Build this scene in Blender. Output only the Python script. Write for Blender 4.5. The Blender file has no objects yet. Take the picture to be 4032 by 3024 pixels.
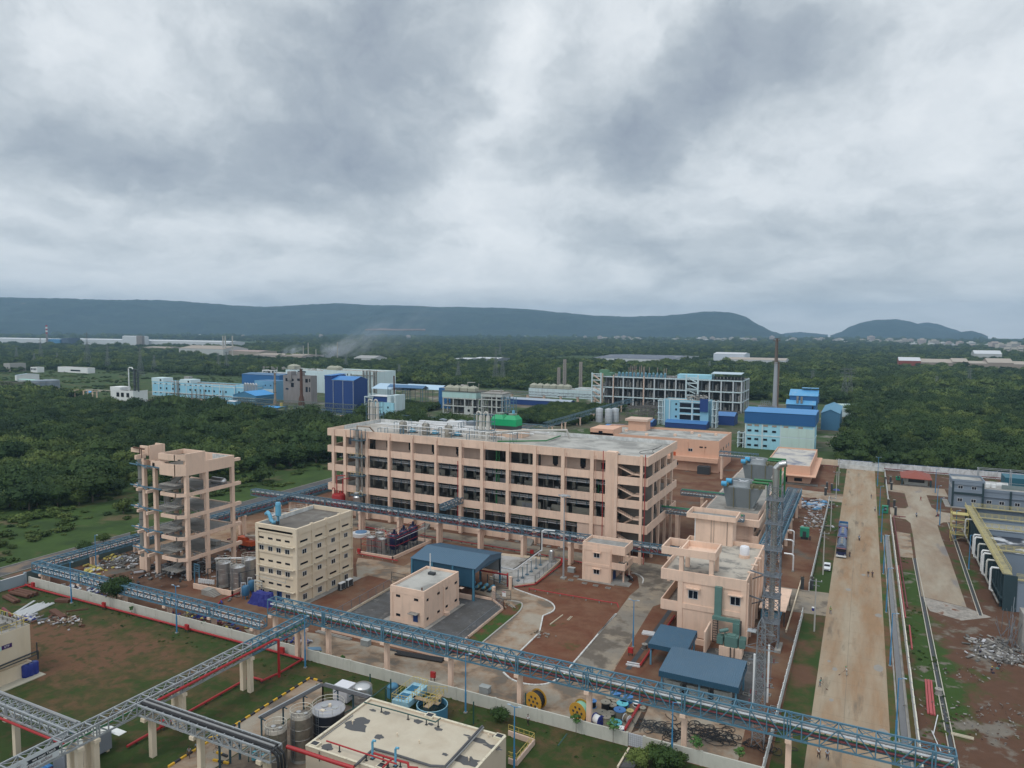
import bpy,bmesh,math,random
from math import sin,cos
from mathutils import Vector, Matrix, noise as mnoise
R_=math.radians
scn=bpy.context.scene
COL=scn.collection
random.seed(7);ST='structure'
# camera
F_PX,CX,CY,CAMH=2836.,2016.,1512.,60.
ROT=Matrix(((0.89724287,-0.03938772,0.43977704),(0.44148282,0.06437634,-0.89495732),(0.0069391,0.99714808,0.07515021)))
cd=bpy.data.cameras.new('camera');cam=bpy.data.objects.new('camera',cd);COL.objects.link(cam)
cd.sensor_width=36.0;cd.lens=F_PX/4032*36;cd.clip_end=60000;cd.clip_start=1
cam.matrix_world=Matrix.Translation((0,0,CAMH)) @ ROT.to_4x4()
scn.camera=cam
# sun, sky, exposure
SUN_EL,SUN_AZ=58.,200.    # degrees;azimuth clockwise from +Y (behind the camera, to the left)
sd=bpy.data.lights.new('sun','SUN');sd.energy=0.9;sd.angle=R_(16);sd.color=(1.0,.97,.92)
sun=bpy.data.objects.new('sun',sd);COL.objects.link(sun)
sv=Vector((sin(R_(SUN_AZ))*cos(R_(SUN_EL)),cos(R_(SUN_AZ))*cos(R_(SUN_EL)),sin(R_(SUN_EL))))
sun.rotation_euler=sv.to_track_quat('Z','Y').to_euler()
scn.view_settings.view_transform='Standard';scn.view_settings.look='None'
scn.view_settings.exposure=0.3;scn.view_settings.gamma=1
class NT:
 """small helper to wire shader nodes"""
 def __init__(s,tree): s.t=tree;s.n=tree.nodes;s.n.clear()
 def add(s,typ,ins=None,**kw):
  n=s.n.new(typ)
  for k,v in kw.items(): setattr(n,k,v)
  for k,v in (ins or {}).items(): s.put(n.inputs[k],v)
  return n
 def put(s,sock,v):
  if isinstance(v,bpy.types.NodeSocket): s.t.links.new(v,sock)
  else: sock.default_value=v
 def m(s,op,a,b=0.,c=None,clamp=False):
  n=s.n.new('ShaderNodeMath');n.operation=op;n.use_clamp=clamp
  s.put(n.inputs[0],a);s.put(n.inputs[1],b)
  if c is not None: s.put(n.inputs[2],c)
  return n.outputs[0]
 def mix(s,f,a,b):
  n=s.n.new('ShaderNodeMix');n.data_type='RGBA'
  s.put(n.inputs[0],f);s.put(n.inputs[6],a if not isinstance(a,tuple) else (*a[:3],1));s.put(n.inputs[7],b if not isinstance(b,tuple) else (*b[:3],1))
  return n.outputs[2]
 def ramp(s,f,stops):
  n=s.n.new('ShaderNodeValToRGB');cr=n.color_ramp
  while len(cr.elements)<len(stops): cr.elements.new(.5)
  for e,(p,c) in zip(cr.elements,stops):
   e.position=p;e.color=(*c[:3],1) if isinstance(c,tuple) else (c,c,c,1)
  s.put(n.inputs[0],f);return n.outputs[0]
 def noise(s,vec,scale,detail=3,rough=.55,dist=0.,out=0):
  n=s.n.new('ShaderNodeTexNoise');s.put(n.inputs['Vector'],vec)
  n.inputs['Scale'].default_value=scale;n.inputs['Detail'].default_value=detail;n.inputs['Roughness'].default_value=rough;n.inputs['Distortion'].default_value=dist
  return n.outputs[out]
 def vm(s,op,a,b):
  n=s.n.new('ShaderNodeVectorMath');n.operation=op;s.put(n.inputs[0],a);s.put(n.inputs[1],b);return n.outputs[0]
def raydir(px,py): return (ROT@Vector((px-CX,-(py-CY),-F_PX))).normalized()
def make_world():
 w=bpy.data.worlds.new('World');scn.world=w;w.use_nodes=True;N=NT(w.node_tree)
 sky=N.add('ShaderNodeTexSky',sky_type='NISHITA');sky.sun_disc=False;sky.sun_elevation=R_(SUN_EL);sky.sun_rotation=R_(SUN_AZ)
 tc=N.add('ShaderNodeTexCoord');D=tc.outputs['Generated'];sep=N.add('ShaderNodeSeparateXYZ',{0:D})
 zz=N.m('MAXIMUM',sep.outputs[2],0.0)
 h=N.m('POWER',N.m('ADD',zz,.012),.55)
 hx=N.m('SQRT',N.m('ADD',N.m('MULTIPLY',sep.outputs[0],sep.outputs[0]),N.m('MULTIPLY',sep.outputs[1],sep.outputs[1])))
 ax=N.m('DIVIDE',sep.outputs[0],N.m('MAXIMUM',hx,.05));ay=N.m('DIVIDE',sep.outputs[1],N.m('MAXIMUM',hx,.05))
 P=N.add('ShaderNodeCombineXYZ',{0:N.m('MULTIPLY',ax,1.5),1:N.m('MULTIPLY',ay,1.5),2:N.m('MULTIPLY',h,2.3)}).outputs[0]
 wr=N.noise(P,2.6,5,.6,out=1)
 Pw=N.vm('ADD',P,N.vm('MULTIPLY',N.vm('SUBTRACT',wr,(.5,.5,.5)),(.34,.34,.30)))
 def pj(px,py):
  d=raydir(px*1.8228,py*1.8228);q=math.hypot(d.x,d.y);return Vector((d.x/q*1.5,d.y/q*1.5,(max(d.z,0)+.012)**.55*2.3))
 dark=None
 for cx,cy,rx,ry,a in ((740,120,250,190,.40),(620,330,330,110,.30),(860,300,150,110,.16),(1330,290,190,120,.40),(1500,180,200,120,.26),(1680,90,200,120,.22),(330,360,230,70,.26),(130,170,170,120,.10),(60,330,150,90,.22),(620,430,150,40,.16),(1900,90,200,80,.10),(1800,480,260,60,.16),(1420,520,190,34,.12),(90,500,150,26,.16),(1230,120,60,130,.10),(700,540,150,20,.10),(1500,610,200,14,.12),
      (1085,90,75,150,-.24),(1010,330,90,60,-.14),(440,60,60,160,-.10),(1250,440,330,40,-.20),(1600,340,130,50,-.12),(2050,230,170,90,-.10),(950,400,200,34,-.16),(500,500,190,24,-.12),(1100,500,180,24,-.12),(1750,400,150,40,-.14),(60,90,120,90,-.22),(250,90,120,90,-.12),(300,600,300,16,-.12),(1000,600,300,16,-.10)):
  c0=pj(cx,cy);c1=pj(cx+rx,cy)-c0;L=c1.length;e=c1/L;hh=abs(pj(cx,cy-ry).z-c0.z)
  v=N.vm('SUBTRACT',Pw,tuple(c0));dn=N.n.new('ShaderNodeVectorMath');dn.operation='DOT_PRODUCT';N.put(dn.inputs[0],v);N.put(dn.inputs[1],(e.x/L,e.y/L,0))
  sz=N.m('DIVIDE',N.m('SUBTRACT',N.add('ShaderNodeSeparateXYZ',{0:Pw}).outputs[2],c0.z),hh)
  r2=N.m('ADD',N.m('MULTIPLY',dn.outputs['Value'],dn.outputs['Value']),N.m('MULTIPLY',sz,sz))
  g=N.m('MULTIPLY',N.m('POWER',2.718,N.m('MULTIPLY',r2,-1.0)),a)
  dark=g if dark is None else N.m('ADD',dark,g)
 n1=N.noise(Pw,2.4,10,.56,.2);n2=N.noise(Pw,7.5,9,.58,.3);n3=N.noise(P,22.,6,.6)
 d=N.m('ADD',dark,N.m('ADD',N.m('MULTIPLY',N.m('SUBTRACT',n1,.5),1.15),N.m('ADD',N.m('MULTIPLY',N.m('SUBTRACT',n2,.5),.52),N.m('ADD',N.m('MULTIPLY',N.m('SUBTRACT',n3,.5),.12),.33))))
 col=N.ramp(d,[(0.0,(.76,.79,.81)),(.26,(.63,.67,.70)),(.44,(.49,.535,.57)),(.64,(.36,.405,.45)),(.86,(.275,.315,.37)),(1.0,(.235,.27,.33))])
 hz=N.m('POWER',N.m('SUBTRACT',1.0,N.m('MINIMUM',N.m('MULTIPLY',zz,9.),1.0)),2.0)
 col=N.mix(N.m('MULTIPLY',hz,.45),col,(.56,.62,.66))
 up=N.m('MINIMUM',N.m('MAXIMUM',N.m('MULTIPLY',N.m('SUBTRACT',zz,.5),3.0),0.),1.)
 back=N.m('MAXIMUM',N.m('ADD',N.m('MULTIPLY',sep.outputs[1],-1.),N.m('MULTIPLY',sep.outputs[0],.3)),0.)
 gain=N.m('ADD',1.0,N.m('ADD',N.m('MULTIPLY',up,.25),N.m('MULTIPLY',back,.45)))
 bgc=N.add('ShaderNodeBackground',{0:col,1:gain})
 bgs=N.add('ShaderNodeBackground',{0:sky.outputs[0],1:.08})
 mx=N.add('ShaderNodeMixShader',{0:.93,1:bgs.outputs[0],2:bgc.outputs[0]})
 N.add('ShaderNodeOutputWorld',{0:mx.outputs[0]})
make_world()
# survey: photo point -> ground position (metres)
def G(px,py,z=0.):
 d=ROT@Vector((px-CX,-(py-CY),-F_PX));t=(z-CAMH)/d.z;return (d.x*t,d.y*t)
Z_={'A':(1240,1640,.13562),'B':(2300,1700,.3013),'C':(980,1900,.30144),'D':(500,1720,.34954),'E':(1500,2100,.24108),'F':(3280,1800,.33996),'G':(2560,2050,.36158),'H':(1960,2050,.27125),
'L1':(0,1100,.45208),'L2':(1000,1100,.45208),'L3':(2000,1100,.45208),'L4':(3000,1100,.48224),'M1':(400,1600,.48216),'M2':(1200,1600,.36166),'M3':(1900,1600,.40687),'M4':(2500,1700,.42194),
'N1':(0,2100,.5571),'N2':(900,2200,.49729),'N3':(1900,2200,.49729),'N4':(2900,2200,.51175),'Q1':(1260,1880,.25316),'Q2':(1480,1540,.27125),'Q3':(400,1380,.27125),'Q4':(1000,1400,.25316),'Q5':(1700,1480,.29385),'Q6':(2300,1420,.31646),'Q7':(2760,1300,.33753),
'R1':(1020,2320,.18083),'R2':(1400,2500,.22604),'R3':(0,2640,.23148),'R4':(500,2600,.27125),'R5':(3300,2750,.27125),'R6':(1040,2640,.27125),'S1':(740,2080,.19293),'S2':(2300,2700,.27125),'S3':(2500,2450,.27125),'S4':(2900,1780,.31343),'S5':(3700,1950,.33167),'S6':(1700,2150,.18987),'O':(0,0,1.8228)}
def S(k,x,y,z=0.): a=Z_[k];return G(a[0]+x*a[2],a[1]+y*a[2],z)
# objects
def tag(o,label=None,cat=None,group=None,kind=None):
 if label: o['label']=label
 if cat: o['category']=cat
 if group: o['group']=group
 if kind: o['kind']=kind
 return o
def T_(name,label,cat,loc=(0,0,0),rz=0,group=None):
 o=bpy.data.objects.new(name,None);COL.objects.link(o);o.location=loc;o.rotation_euler=(0,0,rz);o.empty_display_size=.5
 return tag(o,label,cat,group)
def wloc(o):
 v=Vector(o.location)
 while o.parent: o=o.parent;v+=Vector(o.location)
 return v
class MB:
 def __init__(s): s.v=[];s.f=[];s.mi=[];s.sm=False;s.cur=0
 def _f(s,fs,b): 
  for f in fs: s.f.append([i+b for i in f]);s.mi.append(s.cur)
 def b(s,x0,y0,z0,x1,y1,z1):
  if x0>x1:x0,x1=x1,x0
  if y0>y1:y0,y1=y1,y0
  if z0>z1:z0,z1=z1,z0
  b=len(s.v);s.v+=[(x,y,z) for z in (z0,z1) for x,y in ((x0,y0),(x1,y0),(x1,y1),(x0,y1))]
  s._f(((3,2,1,0),(4,5,6,7),(0,1,5,4),(1,2,6,5),(2,3,7,6),(3,0,4,7)),b);return s
 def cbox(s,cx,cy,z0,w,d,h): return s.b(cx-w/2,cy-d/2,z0,cx+w/2,cy+d/2,z0+h)
 def r(s,p,q,w,h=None):
  h=h or w;p=Vector(p);q=Vector(q);d=q-p
  if d.length<1e-6: return s
  d.normalize();up=Vector((0,0,1)) if abs(d.z)<.97 else Vector((0,1,0))
  a=d.cross(up).normalized()*w/2;c=a.cross(d).normalized()*h/2
  b=len(s.v);s.v+=[tuple(e+o) for e in (p,q) for o in (-a-c,a-c,a+c,-a+c)]
  s._f(((0,1,2,3),(7,6,5,4),(1,0,4,5),(2,1,5,6),(3,2,6,7),(0,3,7,4)),b);return s
 def c(s,p,q,r,n=12,r2=None,cap=True):
  r2=r if r2 is None else r2;p=Vector(p);q=Vector(q);d=(q-p).normalized()
  up=Vector((0,0,1)) if abs(d.z)<.97 else Vector((0,1,0));a=d.cross(up).normalized();c=a.cross(d)
  b=len(s.v)
  for e,rr in ((p,r),(q,r2)):
   s.v+=[tuple(e+(a*cos(t)+c*sin(t))*rr) for t in (2*math.pi*i/n for i in range(n))]
  s._f([(i,(i+1)%n,n+(i+1)%n,n+i) for i in range(n)],b)
  if cap: s._f([tuple(range(n))[::-1],tuple(range(n,2*n))],b)
  return s
 def lathe(s,cx,cy,prof,n=20):
  b=len(s.v);m=len(prof)
  for r,z in prof: s.v+=[(cx+r*cos(2*math.pi*i/n),cy+r*sin(2*math.pi*i/n),z) for i in range(n)]
  for j in range(m-1): s._f([(j*n+i,j*n+(i+1)%n,(j+1)*n+(i+1)%n,(j+1)*n+i) for i in range(n)],b)
  s._f([tuple(range(n))[::-1],tuple(range((m-1)*n,m*n))],b);return s
 def tube(s,path,r,n=8):
  for p,q in zip(path,path[1:]): s.c(p,q,r,n)
  for p in path[1:-1]: s.ball(p,r*1.02,n)
  return s
 def ball(s,c,r,n=8,sz=1.):
  k=max(3,n//2);pr=[(max(r*sin(math.pi*j/k),.001*r),c[2]-r*sz*cos(math.pi*j/k)) for j in range(k+1)]
  return s.lathe(c[0],c[1],pr,n)
 def ring(s,c,R,r,n=24,m=5):
  b=len(s.v)
  for i in range(n):
   t=2*math.pi*i/n
   for j in range(m):
    a=2*math.pi*j/m;s.v.append((c[0]+(R+r*cos(a))*cos(t),c[1]+(R+r*cos(a))*sin(t),c[2]+r*sin(a)))
  s._f([(i*m+j,((i+1)%n)*m+j,((i+1)%n)*m+(j+1)%m,i*m+(j+1)%m) for i in range(n) for j in range(m)],b);return s
 def prism(s,pts,z0,z1):
  a=sum(p[0]*q[1]-q[0]*p[1] for p,q in zip(pts,pts[1:]+pts[:1]))
  if a<0: pts=pts[::-1]
  b=len(s.v);n=len(pts);s.v+=[(p[0],p[1],z0) for p in pts]+[(p[0],p[1],z1) for p in pts]
  s._f([tuple(range(n))[::-1],tuple(range(n,2*n))]+[(i,(i+1)%n,n+(i+1)%n,n+i) for i in range(n)],b);return s
 def quad(s,a,b_,c,d):
  b=len(s.v);s.v+=[tuple(a),tuple(b_),tuple(c),tuple(d)];s._f(((0,1,2,3),),b);return s
 def slab(s,quad,t):
  """thin plate: 4 top corners with thickness t downwards"""
  b=len(s.v);q=[Vector(p) for p in quad];n=(q[1]-q[0]).cross(q[3]-q[0]).normalized()
  if n.z<0: q=q[::-1];n=-n
  s.v+=[tuple(p) for p in q]+[tuple(p-n*t) for p in q]
  s._f(((0,1,2,3),(7,6,5,4),(1,0,4,5),(2,1,5,6),(3,2,6,7),(0,3,7,4)),b);return s
 def mesh(s,name,mat,off=(0,0,0),smooth=False):
  me=bpy.data.meshes.new(name);me.from_pydata([(v[0]-off[0],v[1]-off[1],v[2]-off[2]) for v in s.v],[],s.f)
  for m in (mat if isinstance(mat,(list,tuple)) else [mat]): me.materials.append(m)
  if isinstance(mat,(list,tuple)): me.polygons.foreach_set('material_index',s.mi)
  if smooth: me.polygons.foreach_set('use_smooth',[True]*len(me.polygons))
  me.update();return me
 def mk(s,name,mat,parent=None,smooth=False,label=None,cat=None,group=None,kind=None,loc=None):
  if not s.v: return None
  if parent is not None: off=wloc(parent);
  elif loc is not None: off=Vector(loc)
  else: off=Vector((0,0,0))
  me=s.mesh(name,mat,off,smooth);o=bpy.data.objects.new(name,me);COL.objects.link(o)
  if parent is not None: o.parent=parent
  elif loc is not None: o.location=loc
  if smooth:
   try: me.shade_auto_smooth
   except Exception: pass
   set_sharp(me,40)
  return tag(o,label,cat,group,kind)
def each(mb,name,m,par=None,smooth=False,cap=100):
 """one part per separate piece of the builder"""
 p=list(range(len(mb.v)))
 def r(i):
  while p[i]!=i: p[i]=p[p[i]];i=p[i]
  return i
 for f in mb.f:
  for i in f[1:]: p[r(i)]=r(f[0])
 g={}
 for f in mb.f: g.setdefault(r(f[0]),[]).append(f)
 for k,fs in enumerate(g.values()):
  if k<cap or k==cap: o=MB()
  ix={}
  for f in fs:
   for i in f:
    if i not in ix: ix[i]=len(o.v);o.v.append(mb.v[i])
   o.f.append([ix[i] for i in f]);o.mi.append(0)
  if k<cap: o.mk(name,m,par,smooth)
 if len(g)>cap: o.mk(name,m,par,smooth,kind='stuff')
def set_sharp(me,deg):
 bm=bmesh.new();bm.from_mesh(me);c=cos(R_(deg))
 for e in bm.edges:
  if len(e.link_faces)==2 and e.link_faces[0].normal.dot(e.link_faces[1].normal)<c: e.smooth=False
 bm.to_mesh(me);bm.free()
def copy_tree(o,parent=None,top=True):
 c=o.copy();COL.objects.link(c)
 if parent is not None: c.parent=parent
 for ch in list(o.children): copy_tree(ch,c,False)
 return c
# materials
MATS={}
def mat(name,col=None,rough=.8,metal=0.,var=.12,scale=1.,col2=None,f2=.5,sc2=.3,edge=.12,bump=0.,bscale=8.,streak=None,st_amt=.35,st_dir=(1,1,.12),spec=.5,stretch=(1,1,1),fine=0.):
 """painted / mineral surface: base colour, broad tone variation, optional second colour in patches (dirt, wear), optional run-down stains"""
 if name in MATS: return MATS[name]
 if col is None: raise Exception('no material '+name)
 m=bpy.data.materials.new(name);m.use_nodes=True;N=NT(m.node_tree)
 geo=N.add('ShaderNodeNewGeometry');P=geo.outputs['Position']
 if stretch!=(1,1,1): P=N.vm('MULTIPLY',P,stretch)
 n1=N.noise(P,scale,5,.6)
 v=N.m('ADD',1-var,N.m('MULTIPLY',n1,2*var))
 c=N.mix(1.,col,col);hs=N.add('ShaderNodeVectorMath',operation='SCALE');N.put(hs.inputs[0],(*col[:3],));N.put(hs.inputs['Scale'],v);c=hs.outputs[0]
 if col2:
  n2=N.noise(P,sc2,6,.62,.4)
  f=N.m('MULTIPLY',N.m('SUBTRACT',n2,f2-edge),1/(2*edge),clamp=True)
  c=N.mix(f,c,col2)
 if streak:
  n3=N.noise(N.vm('MULTIPLY',geo.outputs['Position'],st_dir),1.1,5,.65)
  c=N.mix(N.m('MULTIPLY',N.m('MULTIPLY',N.m('SUBTRACT',n3,.5),4.,clamp=True),st_amt),c,streak)
 if fine:
  n4=N.noise(P,14.,2,.5);hs=N.add('ShaderNodeVectorMath',operation='SCALE');N.put(hs.inputs[0],c);N.put(hs.inputs['Scale'],N.m('ADD',1-fine,N.m('MULTIPLY',n4,2*fine)));c=hs.outputs[0]
 b=N.add('ShaderNodeBsdfPrincipled',{'Base Color':c,'Roughness':rough,'Metallic':metal})
 b.inputs['Specular IOR Level'].default_value=spec
 if bump:
  bp=N.add('ShaderNodeBump',{'Height':N.noise(P,bscale,4,.6),'Strength':bump,'Distance':.05});N.put(b.inputs['Normal'],bp.outputs[0])
 N.add('ShaderNodeOutputMaterial',{0:b.outputs[0]});MATS[name]=m;return m
def glass(name,col=(.012,.014,.02),rough=.12):
 return mat(name,col,rough,0,.3,.6,spec=.5)
PINK=mat('pink_paint',(.78,.56,.43),.85,0,.09,.25,col2=(.66,.48,.37),f2=.55,sc2=.16,edge=.16,streak=(.34,.26,.21),st_amt=.34,st_dir=(.9,.9,.09),fine=.05)
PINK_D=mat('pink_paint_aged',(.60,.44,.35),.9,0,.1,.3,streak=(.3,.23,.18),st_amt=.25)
CREAM=mat('cream_paint',(.68,.575,.44),.85,0,.06,.3,col2=(.66,.53,.37),f2=.6,sc2=.15,edge=.2,streak=(.36,.31,.24),st_amt=.25,st_dir=(.9,.9,.09),fine=.03)
WHITEP=mat('white_paint',(.74,.75,.75),.7,0,.07,.6,streak=(.42,.40,.36),st_amt=.28)
WHITEW=mat('weathered_white_wall',(.62,.63,.62),.9,0,.12,.4,col2=(.40,.41,.40),f2=.56,sc2=.5,edge=.14,streak=(.3,.3,.27),st_amt=.5,st_dir=(1.6,1.6,.2))
WALLC=mat('compound_wall_plaster',(.52,.51,.45),.92,0,.1,.35,col2=(.47,.46,.40),f2=.56,sc2=.35,edge=.15,streak=(.27,.27,.23),st_amt=.35,st_dir=(1.2,1.2,.25))
CONC=mat('bare_concrete',(.30,.285,.26),.95,0,.16,.5,col2=(.19,.18,.165),f2=.58,sc2=.3,edge=.12,fine=.08)
CONCD=mat('dark_wet_concrete',(.12,.115,.105),.85,0,.2,.4,col2=(.075,.07,.065),f2=.55,sc2=.25,edge=.1,fine=.08)
ROOFC=mat('roof_concrete',(.42,.41,.38),.9,0,.12,.25,col2=(.24,.235,.22),f2=.52,sc2=.16,edge=.09,fine=.05)
ROOFN=mat('near_roof_screed',(.52,.46,.36),.9,0,.08,.3,col2=(.44,.37,.28),f2=.58,sc2=.25,edge=.16,fine=.04)
ROOFD=mat('dark_roof_felt',(.13,.115,.10),.9,0,.2,.4,col2=(.20,.19,.17),f2=.6,sc2=.3,edge=.1)
PATCH=mat('roof_bitumen_patch',(.085,.085,.088),.85,0,.1,.8)
BLUE_ST=mat('blue_steel_paint',(.075,.175,.25),.5,0,.18,.8,streak=(.16,.20,.22),st_amt=.3)
TEAL_ST=mat('grey_blue_steel',(.085,.155,.205),.5,0,.18,.8,streak=(.16,.17,.18),st_amt=.4)
GALV=mat('galvanised_steel',(.34,.36,.375),.55,.25,.2,.8,streak=(.22,.22,.22),st_amt=.35)
GREYST=mat('grey_lattice_steel',(.17,.19,.215),.6,.2,.18,.8)
SHEET=mat('blue_roof_sheet',(.065,.135,.205),.45,0,.12,.3,streak=(.12,.16,.19),st_amt=.4)
SHEETW=mat('blue_wall_sheet',(.022,.08,.135),.5,0,.07,.2)
BRIGHTB=mat('bright_blue_sheet',(.03,.22,.50),.4,0,.08,.2)
ROYAL=mat('royal_blue_sheet',(.010,.045,.19),.5,0,.08,.15,streak=(.03,.07,.2),st_amt=.3)
MIDB=mat('mid_blue_cladding',(.012,.10,.27),.5,0,.06,.1)
PALEB=mat('pale_blue_paint',(.33,.62,.74),.8,0,.1,.1,streak=(.25,.3,.3),st_amt=.35,st_dir=(.5,.5,.06))
PALEW=mat('pale_white_paint',(.55,.66,.69),.8,0,.1,.1,streak=(.28,.27,.25),st_amt=.4,st_dir=(.5,.5,.06))
STEEL=mat('stainless_steel',(.56,.56,.56),.32,.9,.15,.6)
STEELD=mat('dull_steel_cladding',(.36,.35,.33),.5,.5,.25,.9,col2=(.22,.20,.17),f2=.55,sc2=.8)
CLAD=mat('white_pipe_cladding',(.72,.73,.74),.4,.3,.12,1.5)
REDP=mat('red_fire_pipe',(.34,.018,.020),.5,0,.15,.7)
DREDP=mat('dark_red_pipe',(.17,.035,.04),.6,0,.15,.7)
GREENP=mat('green_pipe',(.02,.16,.05),.5,0,.12,.7)
BLACK=mat('black_rubber',(.012,.012,.014),.7,0,.3,1)
DARKM=mat('dark_metal',(.035,.04,.045),.6,0,.2,1)
RUST=mat('rusty_steel',(.12,.055,.035),.85,.2,.3,1.2)
BLUED=mat('blue_plastic',(.015,.03,.22),.5,0,.2,1)
TARP=mat('blue_tarpaulin',(.02,.028,.20),.6,0,.2,.8,bump=.6,bscale=1.4)
GREENC=mat('green_fibreglass',(.0,.32,.12),.5,0,.1,.4)
YEL=mat('yellow_paint',(.55,.42,.12),.6,0,.15,1)
YKERB=mat('kerb_yellow',(.62,.36,.03),.8,0,.15,1);BKERB=mat('kerb_black',(.03,.03,.035),.8,0,.2,1)
KERBW=mat('white_kerb',(.62,.62,.60),.9,0,.15,1.2,col2=(.32,.31,.29),f2=.6,sc2=1.1)
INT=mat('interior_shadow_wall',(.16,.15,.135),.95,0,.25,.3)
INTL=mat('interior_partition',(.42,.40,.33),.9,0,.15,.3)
GLASSD=glass('dark_window_glass')
ALU=mat('white_window_frame',(.62,.63,.64),.5,0,.05,1)
DOORB=mat('blue_door_paint',(.02,.06,.20),.5,0,.1,1)
ORANGE=mat('orange_paint',(.55,.09,.02),.5,0,.1,1)
WOOD=mat('weathered_timber',(.22,.17,.12),.9,0,.3,2)
TRUNK=mat('bark',(.11,.085,.06),.95,0,.3,3)
def foliage(name,a,b,c):
 m=bpy.data.materials.new(name);m.use_nodes=True;N=NT(m.node_tree)
 geo=N.add('ShaderNodeNewGeometry');oi=N.add('ShaderNodeObjectInfo')
 n1=N.noise(geo.outputs['Position'],.22,3,.6);n2=N.noise(geo.outputs['Position'],.02,4,.6)
 f=N.m('ADD',N.m('MULTIPLY',n1,.7),N.m('MULTIPLY',oi.outputs['Random'],.45))
 col=N.ramp(f,[(.2,a),(.55,b),(.95,c)])
 col=N.mix(N.m('MULTIPLY',N.m('SUBTRACT',n2,.47),4.5,clamp=True),col,N.mix(n1,tuple(x*.5 for x in b),a));col=N.mix(N.m('MULTIPLY',N.m('SUBTRACT',.47,n2),3.2,clamp=True),col,N.mix(n1,b,(c[0]*1.15,c[1]*1.1,c[2])))
 b_=N.add('ShaderNodeBsdfPrincipled',{'Base Color':col,'Roughness':.75});b_.inputs['Specular IOR Level'].default_value=.18
 N.add('ShaderNodeOutputMaterial',{0:b_.outputs[0]});return m
FOL=foliage('scrub_leaves',(.034,.060,.015),(.076,.118,.028),(.150,.185,.050))
FOLD=foliage('dense_leaves',(.018,.040,.013),(.038,.072,.020),(.080,.118,.032))
FOLL=foliage('young_leaves',(.05,.11,.03),(.08,.17,.05),(.12,.22,.06))
# windows / doors
WCACHE={}
def window(par,x,y,z,w,h,face='f',style='slide',name='window'):
 key=(round(w,2),round(h,2),style)
 if key not in WCACHE:
  fr=MB();t=.09
  if style!='plain':
   fr.b(-w/2,-.06,-h/2,-w/2+t,0,h/2).b(w/2-t,-.06,-h/2,w/2,0,h/2).b(-w/2+t,-.06,h/2-t,w/2-t,0,h/2).b(-w/2+t,-.06,-h/2,w/2-t,0,-h/2+t)
   if style=='slide': fr.b(-.04,-.055,-h/2+t,.04,0,h/2-t)
  else: fr.b(-w/2,-.03,-h/2,w/2,0,h/2)
  pn=MB().b(-w/2+t,-.035,-h/2+t,w/2-t,-.002,h/2-t) if style!='plain' else None
  WCACHE[key]=(fr.mesh(name,ALU if style!='plain' else GLASSD),pn.mesh('pane',GLASSD) if pn else None)
 fm,pm=WCACHE[key];o=bpy.data.objects.new(name,fm);COL.objects.link(o);o.parent=par
 o.location=Vector((x,y,z))-wloc(par);o.rotation_euler=(0,0,{'f':0,'r':R_(90),'l':R_(-90),'b':R_(180)}[face])
 if pm: p=bpy.data.objects.new('pane',pm);COL.objects.link(p);p.parent=o
 return o
def parapet(mb,x0,y0,x1,y1,z0,z1,t=.25):
 mb.b(x0,y0,z0,x1,y0+t,z1).b(x0,y1-t,z0,x1,y1,z1).b(x0,y0+t,z0,x0+t,y1-t,z1).b(x1-t,y0+t,z0,x1,y1-t,z1);return mb
# ground
def gmat(name,c1,c2,scale=.12,bias=0.,edge=.08,ell=(),c3=None,f3=.62,s3=.6,rough=.95,var=.18,fine=.1,stretch=(1,1,1),ell3=()):
 """soil / grass / slab ground: c1 with c2 showing through where noise (+ soft local areas) says so, c3 = small stains"""
 m=bpy.data.materials.new(name);m.use_nodes=True;N=NT(m.node_tree)
 P=N.add('ShaderNodeNewGeometry').outputs['Position']
 Q=N.vm('MULTIPLY',P,stretch)
 f=N.noise(Q,scale,7,.65,.3)
 def area(x,y,rx,ry,a):
  v=N.vm('MULTIPLY',N.vm('SUBTRACT',P,(x,y,0)),(1/rx,1/ry,0))
  L=N.n.new('ShaderNodeVectorMath');L.operation='DOT_PRODUCT';N.put(L.inputs[0],v);N.put(L.inputs[1],v)
  return N.m('MULTIPLY',N.m('POWER',2.718,N.m('MULTIPLY',L.outputs['Value'],-1.)),a)
 b=N.m('ADD',f,bias)
 for e in ell: b=N.m('ADD',b,area(*e))
 k=N.m('MULTIPLY',N.m('SUBTRACT',b,.5-edge),1/(2*edge),clamp=True)
 c=N.mix(k,c1,c2)
 if c3:
  b3=N.noise(Q,s3,6,.6,.2)
  for e in ell3: b3=N.m('ADD',b3,area(*e))
  c=N.mix(N.m('MULTIPLY',N.m('SUBTRACT',b3,f3-.05),10.,clamp=True),c,c3)
 v=N.m('ADD',1-var,N.m('MULTIPLY',N.noise(Q,scale*4,4,.6),2*var));v2=N.m('ADD',1-fine,N.m('MULTIPLY',N.noise(P,6.,3,.6),2*fine))
 hs=N.add('ShaderNodeVectorMath',operation='SCALE');N.put(hs.inputs[0],c);N.put(hs.inputs['Scale'],N.m('MULTIPLY',v,v2))
 bs=N.add('ShaderNodeBsdfPrincipled',{'Base Color':hs.outputs[0],'Roughness':rough});bs.inputs['Specular IOR Level'].default_value=.2
 bp=N.add('ShaderNodeBump',{'Height':N.noise(P,3.,4,.6),'Strength':.35,'Distance':.08});N.put(bs.inputs['Normal'],bp.outputs[0])
 N.add('ShaderNodeOutputMaterial',{0:bs.outputs[0]});return m
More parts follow.
